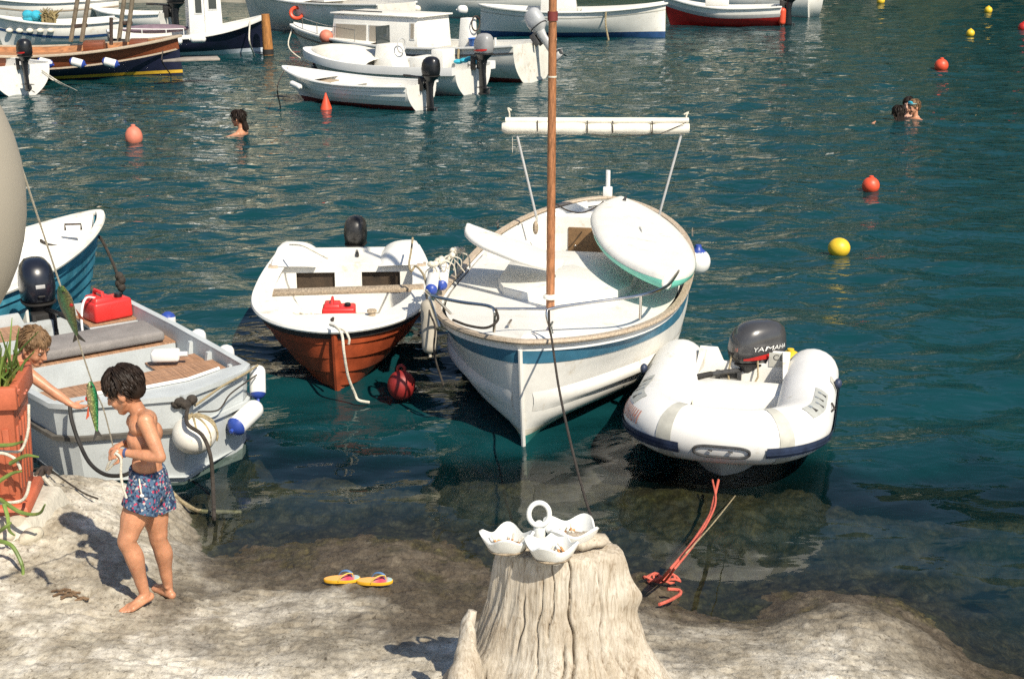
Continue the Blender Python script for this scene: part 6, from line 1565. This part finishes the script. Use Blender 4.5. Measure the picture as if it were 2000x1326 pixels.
ks = MB(); ks.loft([ring_(K['wa'].lerp(K['pel'], .3), K['wa'] - K['pel'], .095, .115), ring_(K['pel'], K['wa'] - K['pel'], .105, .125), ring_(K['pel'] + V((.0, 0, -.08)), (0, 0, 1), .11, .13), ring_(K['pel'] + V((.02, 0, -.18)), (0, 0, 1), .11, .13)])
blob('swim_shorts', ks, NAVY, kd, .007, 2)
# -------------------------------------------------- swimmers
def swimmer(label, px, py, yaw, hair, hlen, skin, s=1.0, armA=None, armB=None, tilt=5, goggles=None, sink=.0):
    g = G(px, py, 0); t = thing('person', label, 'person', (g.x, g.y, -.25), 0, 'swimmers')
    M = Matrix.Translation(g + V((0, 0, .190 * s - sink))) @ Matrix.Rotation(yaw, 4, 'Z') @ Matrix.Rotation(R(tilt), 4, 'Y')
    R_ = Matrix.Rotation(yaw, 3, 'Z'); b_ = MB(); head_prims(b_, M, s * 1.12)
    c = g + V((0, 0, -.02 - sink)) + R_ @ V((-.05, 0, 0))
    b_.cap(c, M @ V((-.03, 0, -.05)), .062, .056); b_.ell(c + V((0, 0, -.04)), (.10, .20, .09), R_, 18, 10); b_.ell(c + V((0, 0, -.25)), (.11, .16, .22), R_, 16, 10)
    for sg in (1, -1):
        sh = c + R_ @ V((0, sg * .18, -.03)); ar = armA if sg > 0 else armB
        if ar is None: ar = ((.25, sg * .30, -.10), (.5, sg * .16, -.06))
        e = g + R_ @ V(ar[0]); w_ = g + R_ @ V(ar[1]); b_.cap(sh, e, .052, .042).cap(e, w_, .042, .028); hand(b_, w_, (w_ - e), V((0, 0, -1)), 1.1, .2)
    blob('body', b_, skin, t, .011, 3)
    hair_mesh(M, s * 1.14, 200, px, hlen, .5).build('hair', hair, t, world=True)
    if hlen > .09:
        q = MB()
        for i in range(40):
            a = M @ V((-.09, -.06 + .12 * (i % 20) / 19, .03)); q.tube(catmull([a, a + V((0, 0, -.09)) + R_ @ V((-.03, 0, 0)), a + V((0, 0, -.24)) + R_ @ V((-.04 - .02 * (i % 3), 0, 0))], 3), [.016] * 6 + [.006], 5)
        q.build('long_hair', hair, t, world=True)
    face_parts(t, M, s * 1.12, hair)
    return t, M
swimmer('lone swimmer with wet dark hair facing left', 467, 262, PI - R(12), HAIRD, .10, SKIN2, 1.08, sink=-.07)
swimmer('dark-haired swimmer seen from behind, left of the pair', 1753, 236, PI * .5 + R(12), HAIRD, .10, SKIN2, 1.02, armB=((-.05, -.5, -.03), (-.12, -.75, .0)), armA=((.0, .45, -.03), (-.25, .62, .0)), sink=.05)
tp, MP = swimmer('swimmer with mask pushed up on the head, facing left in the pair', 1783, 234, PI + R(25), HAIRB, .05, SKIN2, 1.06, sink=-.03)
MB().tube([MP @ V((.02 + .09 * math.cos(q), .088 * math.sin(q), .085)) for q in [2 * PI * j / 20 for j in range(21)]], .010, 6).build('mask_strap', mat('mask_strap', (.3, .55, .55), .5), tp, world=True)
MB().ell(MP @ V((.085, 0, .10)), (.03, .07, .035), MP.to_3x3(), 12, 8).build('mask_lens', CYANC, tp, world=True)
swimmer('pale-faced swimmer in the middle of the pair, hidden behind them', 1772, 229, PI + R(60), HAIRD, .05, mat('pale_skin', (.62, .36, .26), .5, .08, 9), 1.04, sink=-.04)
# ================================================================== stump with the ash dish
SX, SY = .215, 5.72
def stump():
    t = thing('driftwood_stump', 'large weathered driftwood stump with deep cracks in the foreground', 'stump', (SX, SY, .30))
    NA, NH = 420, 100; zt = 1.245; zb = .22; mb = MB(); rings = []
    A = np.linspace(0, 2 * np.pi, NA, endpoint=False)
    for i in range(NH + 1):
        h = i / NH; z = zb + (zt - zb) * h
        r = interp([(0, .62), (.2, .55), (.38, .455), (.55, .365), (.75, .31), (.93, .285), (.975, .272), (1, .25)], h)
        fl = max(0, 1 - h * 1.15)
        th = (A + np.pi / 2 + np.pi) % (2 * np.pi) - np.pi
        g_ = lambda c, w_: np.exp(-((th - c) / w_) ** 2)
        f2 = fl ** 1.4
        lob = 1 + f2 * (.46 * g_(.95, .32) + .34 * g_(-1.05, .28) + .10 * g_(.18, .34) - .16 * g_(.52, .16) - .12 * g_(-.55, .2) + .2 * g_(2.2, .4) + .2 * g_(-2.3, .4)) + .03 * np.cos(4 * A + 2 * h) + .018 * np.cos(9 * A + 1.2 + 2.5 * h)
        ns = .055 * fbm(np.cos(A) * 2.2 + 5, np.sin(A) * 2.2 + h * 1.6, 4, 200) + .016 * fbm(A * 9, h * 1.2 + A * 0, 3, 205) + .010 * fbm(A * 22, h * 2 + A * 0, 2, 207)
        rr = r * lob * (1 + ns)
        # angles measured from the side that faces the camera (-y), positive to the right
        th = (A + np.pi / 2 + np.pi) % (2 * np.pi) - np.pi
        for (c0, c1, wd, dep, h0, h1, sd_) in ((.16, .10, .015, .045, .30, 1.02, 1), (-.09, .02, .013, .035, 0.0, .66, 2), (-.16, -.13, .011, .022, .62, 1.0, 3), (.34, .30, .010, .018, .2, .7, 8), (-.33, -.30, .010, .018, .3, .95, 9), (.68, .72, .012, .02, .1, .6, 10), (.52, .62, .014, .022, .45, .95, 4), (.85, .80, .02, .03, .0, .5, 5), (-.62, -.55, .02, .025, .55, .85, 6), (-1.0, -.9, .03, .03, 0, .5, 7)):
            if h0 <= h <= h1:
                cc = c0 + (c1 - c0) * (h - h0) / (h1 - h0) + .025 * math.sin(h * 21 + sd_) + .012 * math.sin(h * 47 + sd_)
                env = min(1, (h - h0) / .1, (h1 - h) / .06 if h1 < 1 else 1); env = max(env, 0)
                rr = rr - dep * env * np.exp(-((th - cc) / wd) ** 2)
        rr = rr - .05 * np.exp(-((th + .75) / .16) ** 2) * np.exp(-((h - .35) / .3) ** 2)      # hollow on the left
        rr = rr + .05 * np.exp(-((th - 1.15) / .22) ** 2) * np.exp(-((h - .80) / .06) ** 2)     # knot on the right shoulder
        rr = rr - .03 * np.exp(-((th - .95) / .035) ** 2 - ((h - .60) / .018) ** 2)
        zz = z + (.02 * fbm(np.cos(A) * 1.5, np.sin(A) * 1.5, 2, 210) if h > .8 else 0)
        rings.append([V((SX + rr[j] * math.cos(A[j]) * 1.0, SY - .07 * h + rr[j] * math.sin(A[j]) * (.85 - .33 * h), float(zz[j]) if hasattr(zz, '__len__') else zz)) for j in range(NA)])
    for k in (.8, .5, .2, .02):
        rings.append([V((SX + (p.x - SX) * k, SY - .07 + (p.y - SY + .07) * k, p.z + .010 * (1 - k) + .006 * math.sin(9 * k + j * .4))) for j, p in enumerate(rings[NH])])
    m = bpy.data.materials.new('silvered_driftwood'); m.use_nodes = True
    n = m.node_tree.nodes; l = m.node_tree.links; b = n['Principled BSDF']; b.inputs['Roughness'].default_value = .85; b.inputs['Specular IOR Level'].default_value = .25
    tc = n.new('ShaderNodeTexCoord'); mp = n.new('ShaderNodeMapping'); mp.inputs['Scale'].default_value = (1, 1, .10); l.new(tc.outputs['Object'], mp.inputs[0])
    def nz(sc, v, d=8, ro=.65, di=.0):
        z = n.new('ShaderNodeTexNoise'); z.inputs['Scale'].default_value = sc; z.inputs['Detail'].default_value = d; z.inputs['Roughness'].default_value = ro; z.inputs['Distortion'].default_value = di
        l.new(v, z.inputs['Vector']); return z.outputs[0]
    def rp_(src, st):
        r = n.new('ShaderNodeValToRGB'); e = r.color_ramp.elements; e[0].position = st[0][0]; e[0].color = (*st[0][1], 1); e[1].position = st[-1][0]; e[1].color = (*st[-1][1], 1)
        for p, c in st[1:-1]:
            k = e.new(p); k.color = (*c, 1)
        l.new(src, r.inputs[0]); return r.outputs[0]
    def mul(a, c, f=1.0, mode='MULTIPLY'):
        x = n.new('ShaderNodeMix'); x.data_type = 'RGBA'; x.blend_type = mode
        if isinstance(f, float): x.inputs[0].default_value = f
        else: l.new(f, x.inputs[0])
        l.new(a, x.inputs[6]); l.new(c, x.inputs[7]); return x.outputs[2]
    base = rp_(nz(4, tc.outputs['Object'], 7), [(.3, (.35, .29, .215)), (.5, (.50, .45, .375)), (.7, (.62, .585, .52))])
    gr = rp_(nz(34, mp.outputs[0], 6, .7, .4), [(.28, (.60, .54, .47)), (.42, (.92, .90, .88)), (.7, (1.06, 1.05, 1.03))])
    fi = rp_(nz(110, mp.outputs[0], 3, .6), [(.35, (.78, .76, .72)), (.6, (1, 1, 1))])
    hair = rp_(nz(16, mp.outputs[0], 3, .5, 1.2), [(.485, (1, 1, 1)), (.50, (.42, .33, .24)), (.515, (1, 1, 1))])
    c = mul(mul(mul(base, gr), fi), hair, .55)
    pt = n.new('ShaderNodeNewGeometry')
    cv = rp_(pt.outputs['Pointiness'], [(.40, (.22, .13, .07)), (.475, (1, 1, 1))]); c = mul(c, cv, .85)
    l.new(c, b.inputs['Base Color'])
    bp = n.new('ShaderNodeBump'); bp.inputs['Strength'].default_value = .55; bp.inputs['Distance'].default_value = .012
    l.new(nz(46, mp.outputs[0], 6, .7, .4), bp.inputs['Height']); l.new(bp.outputs[0], b.inputs['Normal'])
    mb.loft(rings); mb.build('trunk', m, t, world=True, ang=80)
    # side roots
    def root(pts, rs, seed):
        p = catmull(pts, 8); k = len(p); rad = [interp([(i / (len(rs) - 1), r_) for i, r_ in enumerate(rs)], j / (k - 1)) for j in range(k)]
        mb_ = MB().tube(p, rad, 22)
        P_ = np.array([tuple(v) for v in mb_.v]); nn = .028 * fbm(P_[:, 0] * 9, P_[:, 2] * 3 + P_[:, 1] * 9, 3, seed)
        for v, q in zip(mb_.v, nn): v.x += q; v.y += q * .6
        mb_.build('root', m, t, world=True, ang=80)
    root([D(922, 1192, 5.54), D(915, 1225, 5.52), D(910, 1280, 5.48), D(903, 1350, 5.42)], [.022, .040, .052, .075], 220)
    return m
DRIFT = stump()
zt_ = 1.25
PORC = mat('glazed_white_ceramic', (.72, .73, .70), .25, .06, 6, stain=(.40, .60, .66), sfac=.2, sscale=8, coat=.4)
ASH = mat('cigarette_ash', (.30, .24, .17), .95, .4, 40, bump=.5, bscale=120)
di = thing('ash_dish', 'white ceramic dish of three shell bowls with ring handle on the stump', 'dish', (.19, 5.62, zt_))
BW = [(D(990, 1052, 5.55), .105, .2), (D(1078, 1060, 5.47), .105, 1.3), (D(1115, 1045, 5.64), .118, 2.4)]
def bowl(c, r, ph):
    ro, ri = [], []
    prof = [(.25, 0), (.55, .012), (.80, .038), (.95, .068), (1.03, .088)]
    n_ = 48
    for (k, z) in prof:
        ro.append([V((c.x + r * k * math.cos(q) * (1 + .10 * math.cos(4 * q + ph) * k), c.y + r * .85 * k * math.sin(q) * (1 + .10 * math.cos(4 * q + ph) * k), zt_ + .006 + z + .016 * k * k * math.cos(4 * q + ph) )) for q in [2 * PI * j / n_ for j in range(n_)]])
    for (k, z) in prof[::-1]:
        kk = k - .085; ri.append([V((c.x + r * kk * math.cos(q) * (1 + .10 * math.cos(4 * q + ph) * k), c.y + r * .85 * kk * math.sin(q) * (1 + .10 * math.cos(4 * q + ph) * k), zt_ + .012 + z + .016 * k * k * math.cos(4 * q + ph))) for q in [2 * PI * j / n_ for j in range(n_)]])
    MB().loft(ro + ri).build('bowl', PORC, di, world=True, ang=70)
    MB().ell((c.x, c.y, zt_ + .034), (r * .80, r * .68, .018), None, 20, 8).build('ash', ASH, di, world=True)
for c, r, ph in BW: bowl(V((c.x, c.y, 0)), r, ph)
rc = D(1053, 1004, 5.60)
MB().tube([rc + V((.044 * math.cos(q), .012 * math.sin(q), .048 * math.sin(q))) for q in [2 * PI * j / 28 for j in range(29)]], .0115, 10).build('ring_handle', PORC, di, world=True)
MB().cap(rc - V((0, 0, .05)), rc - V((0, -.01, .11)), .022, .035).build('handle_base', PORC, di, world=True)
CFIL = mat('tan_filter', (.60, .30, .12), .8, .15, 20); CPAP = mat('cigarette_paper', (.72, .68, .58), .8, .1, 20)
rq = random.Random(12); names = ('left', 'front', 'right rear')
for bi, (c, r, ph) in enumerate(BW):
    for i in range(9):
        a = rq.uniform(0, 2 * PI); rad = r * .55 * math.sqrt(rq.random()); p = V((c.x + rad * math.cos(a), c.y + rad * .75 * math.sin(a), zt_ + .048 + rq.uniform(0, .014)))
        up = rq.random() < .4
        rt = Euler((rq.uniform(-.5, .5), (rq.uniform(.1, .5) if up else rq.uniform(1.2, 1.6)), rq.uniform(0, 6.28)))
        t = thing('cigarette_butt', 'stubbed cigarette butt lying in the %s bowl of the ash dish' % names[bi], 'cigarette butt', p, rot=rt, group='butts in the %s bowl' % names[bi])
        L_ = rq.uniform(.006, .030)
        MB().tube([(0, 0, -.012), (0, 0, .014)], .0052, 8).build('filter', CFIL, t)
        MB().tube([(0, 0, .014), (.001, .001, .014 + L_)], .0050, 8).build('paper', CPAP, t)
fs = MB(); c = D(1148, 1062, 5.62); fs.ell((c.x - .03, c.y, zt_ + .035), (.125, .055, .035), Matrix.Rotation(.15, 3, 'Z'), 24, 14)
P_ = np.array([tuple(v) for v in fs.v]); nn = .012 * fbm(P_[:, 0] * 18, P_[:, 1] * 18 + P_[:, 2] * 20, 3, 230)
for v, q in zip(fs.v, nn): v.z += q; v.y += q
tag(fs.build('driftwood_piece', DRIFT), 'short rounded driftwood piece lying on the stump behind the dish', 'driftwood')

# ================================================================== flip-flops
def flipflop(label, px, py, rz):
    g = G(px, py, .19); z = max(gz(g.x + dx * .1, g.y + dy * .04) for dx in (-1, -.5, 0, .5, 1) for dy in (-1, 0, 1)) + .002
    g = G(px, py, z); t = thing('flip_flop', label, 'sandal', g, rz, 'yellow flip-flops')
    def outline(k, zz):
        o = []
        for j in range(36):
            q = 2 * PI * j / 36; x = .105 * math.cos(q); y = .040 * math.sin(q) * (1 + .12 * math.cos(q)) * (1 - .10 * math.exp(-((x + .01) / .03) ** 2)); o.append(V((x * k, y * k, zz)))
        return o
    MB().loft([outline(.98, 0), outline(1.0, .004), outline(1.0, .016), outline(.985, .019)]).build('sole', mat('yellow_foam', (.78, .42, .02), .7, .08, 10), t)
    m = bpy.data.materials.get('printed_footbed')
    if not m:
        m = bpy.data.materials.new('printed_footbed'); m.use_nodes = True; n = m.node_tree.nodes; l = m.node_tree.links; bb = n['Principled BSDF']; bb.inputs['Roughness'].default_value = .7
        tc = n.new('ShaderNodeTexCoord'); sx = n.new('ShaderNodeSeparateXYZ'); l.new(tc.outputs['Object'], sx.inputs[0])
        mr = n.new('ShaderNodeMapRange'); mr.inputs[1].default_value = -.10; mr.inputs[2].default_value = .10; l.new(sx.outputs[0], mr.inputs[0])
        r = n.new('ShaderNodeValToRGB'); e = r.color_ramp.elements; e[0].position = 0; e[0].color = (.75, .38, .10, 1); e[1].position = 1; e[1].color = (.35, .50, .48, 1)
        for p, c in ((.42, (.78, .40, .12)), (.5, (.70, .22, .20)), (.66, (.66, .06, .12)), (.82, (.60, .12, .16)), (.88, (.40, .48, .46))):
            k = e.new(p); k.color = (*c, 1)
        l.new(mr.outputs[0], r.inputs[0]); l.new(r.outputs[0], bb.inputs['Base Color'])
    MB().loft([outline(.97, .0192), outline(.96, .0215)]).build('footbed', m, t)
    for sg, mm, nm in ((1, BLUES, 'blue'), (-1, YEL, 'yellow')):
        p = catmull([(-.02, sg * .036, .018), (.0, sg * .034, .044), (.03, sg * .020, .054), (.055, sg * .004, .046), (.064, 0, .022)], 5)
        MB().tube(p, .0075, 8, flat=.45).build('strap', mat('strap_blue', (.10, .20, .38), .5) if sg > 0 else mat('strap_yellow', (.80, .58, .12), .5), t)
    MB().tube([(.064, 0, .02), (.060, 0, .046)], .004, 8).build('toe_post', mat('strap_yellow', (.8, .58, .12)), t)
    return t
flipflop('left one of the two yellow flip-flops on the wet rock', 668, 1134, R(6))
flipflop('right one of the two yellow flip-flops on the wet rock', 732, 1138, R(2))

# ================================================================== planter, plant, rubble base, small things on the ledge
PX, PY, PZ = -3.01, 7.62, .60
pt0 = thing('planter', 'tall fluted terracotta-coloured plastic planter at the left edge', 'planter', (PX, PY, PZ), R(8))
MB().loft([[V((x * k, y * k, z)) for x, y in ((-.21, -.21), (.21, -.21), (.21, .21), (-.21, .21))] for k, z in ((.95, .05), (1.02, .62), (1.02, .64))]).build('pot_wall', TERRA, pt0, bevel=.012)
MB().box((0, 0, .03), (.50, .50, .055), taper=.95).build('base_tray', TERRA, pt0, bevel=.012)
rm = MB()
for (cx, cy, sx, sy) in ((0, -.225, .49, .05), (0, .225, .49, .05), (-.225, 0, .05, .40), (.225, 0, .05, .40)): rm.box((cx, cy, .705), (sx, sy, .13))
rm.build('rim', TERRA, pt0, bevel=.010)
MB().box((0, 0, .71), (.40, .40, .02)).build('soil', mat('potting_soil', (.10, .06, .035), .95, .4, 30, bump=.6), pt0)
for i in range(5):
    for (ax, sg) in (('x', -1), ('y', 1)):
        o = -.16 + .08 * i
        if ax == 'x': MB().hexa([V((o - .017, -.208, .12)), V((o + .017, -.208, .12)), V((o + .017, -.19, .12)), V((o - .017, -.19, .12)), V((o - .018, -.224, .52)), V((o + .018, -.224, .52)), V((o + .018, -.20, .52)), V((o - .018, -.20, .52))]).build('flute', TERRA, pt0, bevel=.004)
        else: MB().hexa([V((.19, o - .017, .12)), V((.208, o - .017, .12)), V((.208, o + .017, .12)), V((.19, o + .017, .12)), V((.20, o - .018, .52)), V((.224, o - .018, .52)), V((.224, o + .018, .52)), V((.20, o + .018, .52))]).build('flute', TERRA, pt0, bevel=.004)
LEAF = mat('succulent_green', (.17, .25, .055), .5, .35, 8, stain=(.32, .30, .08), sfac=.4, sscale=6)
LEAFD = mat('succulent_dark', (.09, .15, .03), .5, .35, 8)
pln = thing('trailing_plant', 'spiky green trailing plant growing in the terracotta planter', 'plant', (PX, PY, PZ + .72))
rp2 = random.Random(31)
for i in range(105):
    a = V((PX + rp2.uniform(-.06, .20), PY + rp2.uniform(-.19, .15), PZ + .70))
    hgt = rp2.uniform(.12, .34); lean = V((rp2.gauss(.035, .07), rp2.gauss(-.06, .08), 0))
    p = catmull([a, a + V((0, 0, hgt * .5)) + lean * .35, a + V((0, 0, hgt)) + lean], 4); k = len(p)
    MB().tube(p, [.0095 * (1 - .75 * (j / (k - 1)) ** 2) for j in range(k)], 6).build('stem', LEAF if rp2.random() < .7 else LEAFD, pln, world=True)
for (pts) in ([(20, 905, 7.3), (50, 890, 7.25), (75, 892, 7.2)], [(0, 975, 7.3), (40, 1000, 7.2), (75, 1003, 7.15), (88, 985, 7.1)], [(-10, 945, 7.3), (22, 925, 7.28), (42, 920, 7.25)], [(-5, 1055, 7.0), (22, 1065, 6.95), (40, 1095, 6.9), (45, 1120, 6.88), (38, 1150, 6.85)], [(8, 985, 7.25), (15, 1010, 7.2), (18, 1035, 7.1), (28, 1045, 7.05)], [(-5, 870, 7.3), (25, 868, 7.28), (45, 862, 7.25)], [(-5, 1040, 7.05), (12, 1028, 7.0), (22, 1020, 7.0)]):
    p = catmull([D(-60, 830, 7.35)] * 0 + [D(*q) for q in pts], 6); k = len(p)
    MB().tube(p, [.012 * (1 - .6 * (j / (k - 1)) ** 2) for j in range(k)], 7).build('trailing_stem', LEAF, pln, world=True)
for i, (cx, cy) in enumerate(((26, 782), (44, 768))):
    q = MB()
    for j in range(6): q.ell(D(cx + rp2.uniform(-9, 9), cy + rp2.uniform(-9, 9), 7.42), (.006, .006, .007), None, 6, 4)
    q.build('flower_cluster', SALM, pln, world=True)
def pcord(p, r): MB().tube(catmull(p, 6), r, 7).build('cord', ROPEW, pt0, world=True)
pcord([D(56, 790, 7.35), D(55, 840, 7.34), D(42, 878, 7.33), D(20, 882, 7.33), D(-10, 880, 7.33)], .008)
pcord([D(-10, 884, 7.32), D(10, 886, 7.31), D(28, 895, 7.30), D(36, 906, 7.29), D(40, 916, 7.29)], .009)
pcord([D(58, 940, 7.32), D(52, 965, 7.31), D(40, 978, 7.31), D(10, 982, 7.31), D(-10, 983, 7.31)], .009)
STN = mat('mortared_stone', (.50, .45, .35), .9, .2, 5, stain=(.30, .24, .15), sfac=.35, sscale=5, bump=.5, bscale=30)
rb = thing('rubble_base', 'low base of mortared pale stones under the planter', 'stone base', (-3.0, 7.45, .35))
core = MB(); core.hexa([V((-3.75, 7.02, .30)), V((-2.64, 7.10, .30)), V((-2.58, 7.95, .30)), V((-3.75, 8.0, .30)), V((-3.75, 7.30, .595)), V((-2.72, 7.36, .595)), V((-2.70, 7.9, .595)), V((-3.75, 7.9, .595))])
core.build('mortar', mat('pale_mortar', (.56, .52, .43), .95, .15, 6, bump=.5, bscale=25), rb, world=True, bevel=.03)
rs_ = random.Random(17)
for row in range(5):
    for col in range(7):
        u = (col + .5 * (row % 2) + rs_.uniform(-.15, .15)) / 6.6; vz = row / 4.3
        x = lerp(-3.55, -2.70, u); y = lerp(7.06, 7.36, vz) + .06 * u; z = lerp(.36, .59, vz)
        q = MB().ell((0, 0, 0), (rs_.uniform(.055, .085), rs_.uniform(.05, .07), rs_.uniform(.035, .05)), Euler((rs_.uniform(-.3, .3), rs_.uniform(-.3, .3), rs_.uniform(0, 3))).to_matrix(), 12, 8)
        P_ = np.array([tuple(v) for v in q.v]); nn = .02 * fbm(P_[:, 0] * 14 + row * 3, P_[:, 1] * 14 + P_[:, 2] * 9 + col * 5, 2, 240)
        for v, k in zip(q.v, nn): v *= (1 + k * 6); v += V((x, y, z))
        q.build('stone', STN, rb, world=True)
hk = thing('iron_anchor', 'dark rusty iron hooks lying on the rock beside the planter', 'anchor', G(90, 950, .42))
hz_ = lambda px, py: V((G(px, py, .42).x, G(px, py, .42).y, gz(G(px, py, .42).x, G(px, py, .42).y) + .03))
for a, b_ in (((70, 953), (103, 942)), ((74, 968), (98, 947)), ((84, 950), (100, 962))): MB().tube([hz_(*a), (hz_(*a) + hz_(*b_)) / 2 + V((0, 0, .05)), hz_(*b_) + V((0, 0, .05))], [.010, .018, .016], 8).build('hook', IRON, hk, world=True)
rope('loose_rope', [hz_(62, 918), hz_(85, 925), hz_(103, 942) + V((0, 0, .03)), hz_(135, 962), hz_(165, 975), hz_(192, 982)], .006, ROPEK, 'thin dark cord lying across the ledge behind the boy')
rope('white_strap', [hz_(88, 962) + V((0, 0, .02)), hz_(102, 975), hz_(110, 995), hz_(110, 1010)], .013, ROPEW, 'white strap end lying in the head of the boy\'s shadow')
tw = MB(); rt_ = random.Random(2)
for i in range(16):
    c = G(130 + rt_.uniform(-18, 34), 1172 + rt_.uniform(-8, 10), .47); z = gz(c.x, c.y); a_ = rt_.uniform(-.5, .9)
    tw.tube([V((c.x - .03 * math.cos(a_), c.y - .03 * math.sin(a_), z + .006)), V((c.x, c.y, z + .014)), V((c.x + .03 * math.cos(a_), c.y + .03 * math.sin(a_), z + .006))], .006, 5)
tag(tw.build('dry_debris', mat('dry_bark', (.16, .10, .055), .9, .4, 20)), 'scatter of dry brown bark on the ledge left of the boy\'s foot', 'debris', kind='stuff')

# ================================================================== lantern at the left edge and the string of fish
LZ = D(-300, 385, 3.2)
ln = thing('round_lantern', 'large smooth beige rounded lantern cut off by the left edge', 'lantern', LZ - V((0, 0, .45)))
R_ = .39
MB().lathe([(.02, R_ * 1.12)] + [(R_ * math.cos(R(a)), R_ * 1.14 * math.sin(R(a))) for a in range(80, -81, -8)] + [(.02, -R_ * 1.12)], 48, M=Matrix.Translation(LZ)).build('shade', mat('beige_lantern_cloth', (.36, .325, .26), .8, .05, 2), ln, world=True)
MB().tube([LZ + V((0, 0, R_ * 1.1)), LZ + V((0, 0, 2.2))], .006, 6).build('cord', ROPEW, ln, world=True)
A0 = D(57, 372, 4.6); B0 = D(221, 872, 6.60)
def on_line(py):
    lo, hi = 0, 1
    def yy(u):
        p = A0.lerp(B0, u); v = p - V((0, 0, CAM_H)); return 663 - v.dot(UPV) / v.dot(FWD) * FPX
    for _ in range(40):
        m_ = (lo + hi) / 2
        if yy(m_) < py: lo = m_
        else: hi = m_
    return A0.lerp(B0, lo)
rope('fish_line', [A0 - (B0 - A0) * .12, A0, on_line(560), on_line(745), on_line(800) + V((.012, 0, 0)), B0], .0035, ROPEW, 'pale line strung with two fish from the lantern to the boy')
FG = bpy.data.materials.new('painted_fish'); FG.use_nodes = True
n = FG.node_tree.nodes; l = FG.node_tree.links; bb = n['Principled BSDF']; bb.inputs['Roughness'].default_value = .4
tc = n.new('ShaderNodeTexCoord'); vo = n.new('ShaderNodeTexVoronoi'); vo.inputs['Scale'].default_value = 110; l.new(tc.outputs['Object'], vo.inputs['Vector'])
sx = n.new('ShaderNodeSeparateXYZ'); l.new(tc.outputs['Object'], sx.inputs[0]); mr = n.new('ShaderNodeMapRange'); mr.inputs[1].default_value = -.022; mr.inputs[2].default_value = .022; l.new(sx.outputs[0], mr.inputs[0])
r = n.new('ShaderNodeValToRGB'); e = r.color_ramp.elements; e[0].position = 0; e[0].color = (.01, .07, .03, 1); e[1].position = 1; e[1].color = (.45, .34, .18, 1)
k = e.new(.4); k.color = (.03, .28, .12, 1); k = e.new(.7); k.color = (.22, .30, .08, 1)
l.new(mr.outputs[0], r.inputs[0])
x = n.new('ShaderNodeMix'); x.data_type = 'RGBA'; x.blend_type = 'MULTIPLY'; x.inputs[0].default_value = .9; l.new(r.outputs[0], x.inputs[6])
r2 = n.new('ShaderNodeValToRGB'); r2.color_ramp.elements[0].position = .0; r2.color_ramp.elements[0].color = (1.3, 1.3, 1.2, 1); r2.color_ramp.elements[1].position = .55; r2.color_ramp.elements[1].color = (.25, .3, .25, 1); l.new(vo.outputs['Distance'], r2.inputs[0]); 
l.new(r2.outputs[0], x.inputs[7]); l.new(x.outputs[2], bb.inputs['Base Color'])
def fish(label, pa, pb):
    d = pa - pb; L_ = d.length; q = d.to_track_quat('Z', 'Y')
    t = thing('painted_fish', label, 'fish ornament', pb, rot=q.to_euler(), group='fish on the line')
    prof = [(0, .006), (.10, .010), (.22, .014), (.40, .020), (.58, .026), (.76, .026), (.90, .018), (.97, .011), (1.0, .004)]
    rings = [[V((r_ * math.cos(a) * 1.05, r_ * .62 * math.sin(a), L_ * .14 + L_ * .86 * u)) for a in [2 * PI * j / 16 for j in range(16)]] for u, r_ in prof]
    bd = MB().loft(rings).build('fish_body', FG, t)
    MB().slab([V((-.006, -.003, L_ * .16)), V((.006, -.003, L_ * .16)), V((.026, -.003, .0)), V((.003, -.003, L_ * .07)), V((-.024, -.003, .004))], .006, V((0, 1, 0))).build('tail', mat('dark_tail', (.05, .045, .04), .6), t)
    MB().slab([V((.028, -.002, L_ * .60)), V((.030, -.002, L_ * .44)), V((.048, -.002, L_ * .40))], .004, V((0, 1, 0))).build('fin', mat('red_fin', (.45, .08, .03), .6), t)
    for sg in (1, -1): MB().ell((.006, sg * .013, L_ * .93), (.006, .003, .006)).build('eye', BLACK, t)
    MB().ell((.020, -.013, L_ * .72), (.008, .004, .012)).build('red_spot', REDP, bd)
fish('upper green painted fish hanging on the line over the skiff cushion', on_line(558), on_line(668))
fish('lower green painted fish with forked tail hanging in front of the boy\'s face', on_line(742) + V((.0, -.02, 0)), on_line(742) + V((.015, -.03, -.265)))
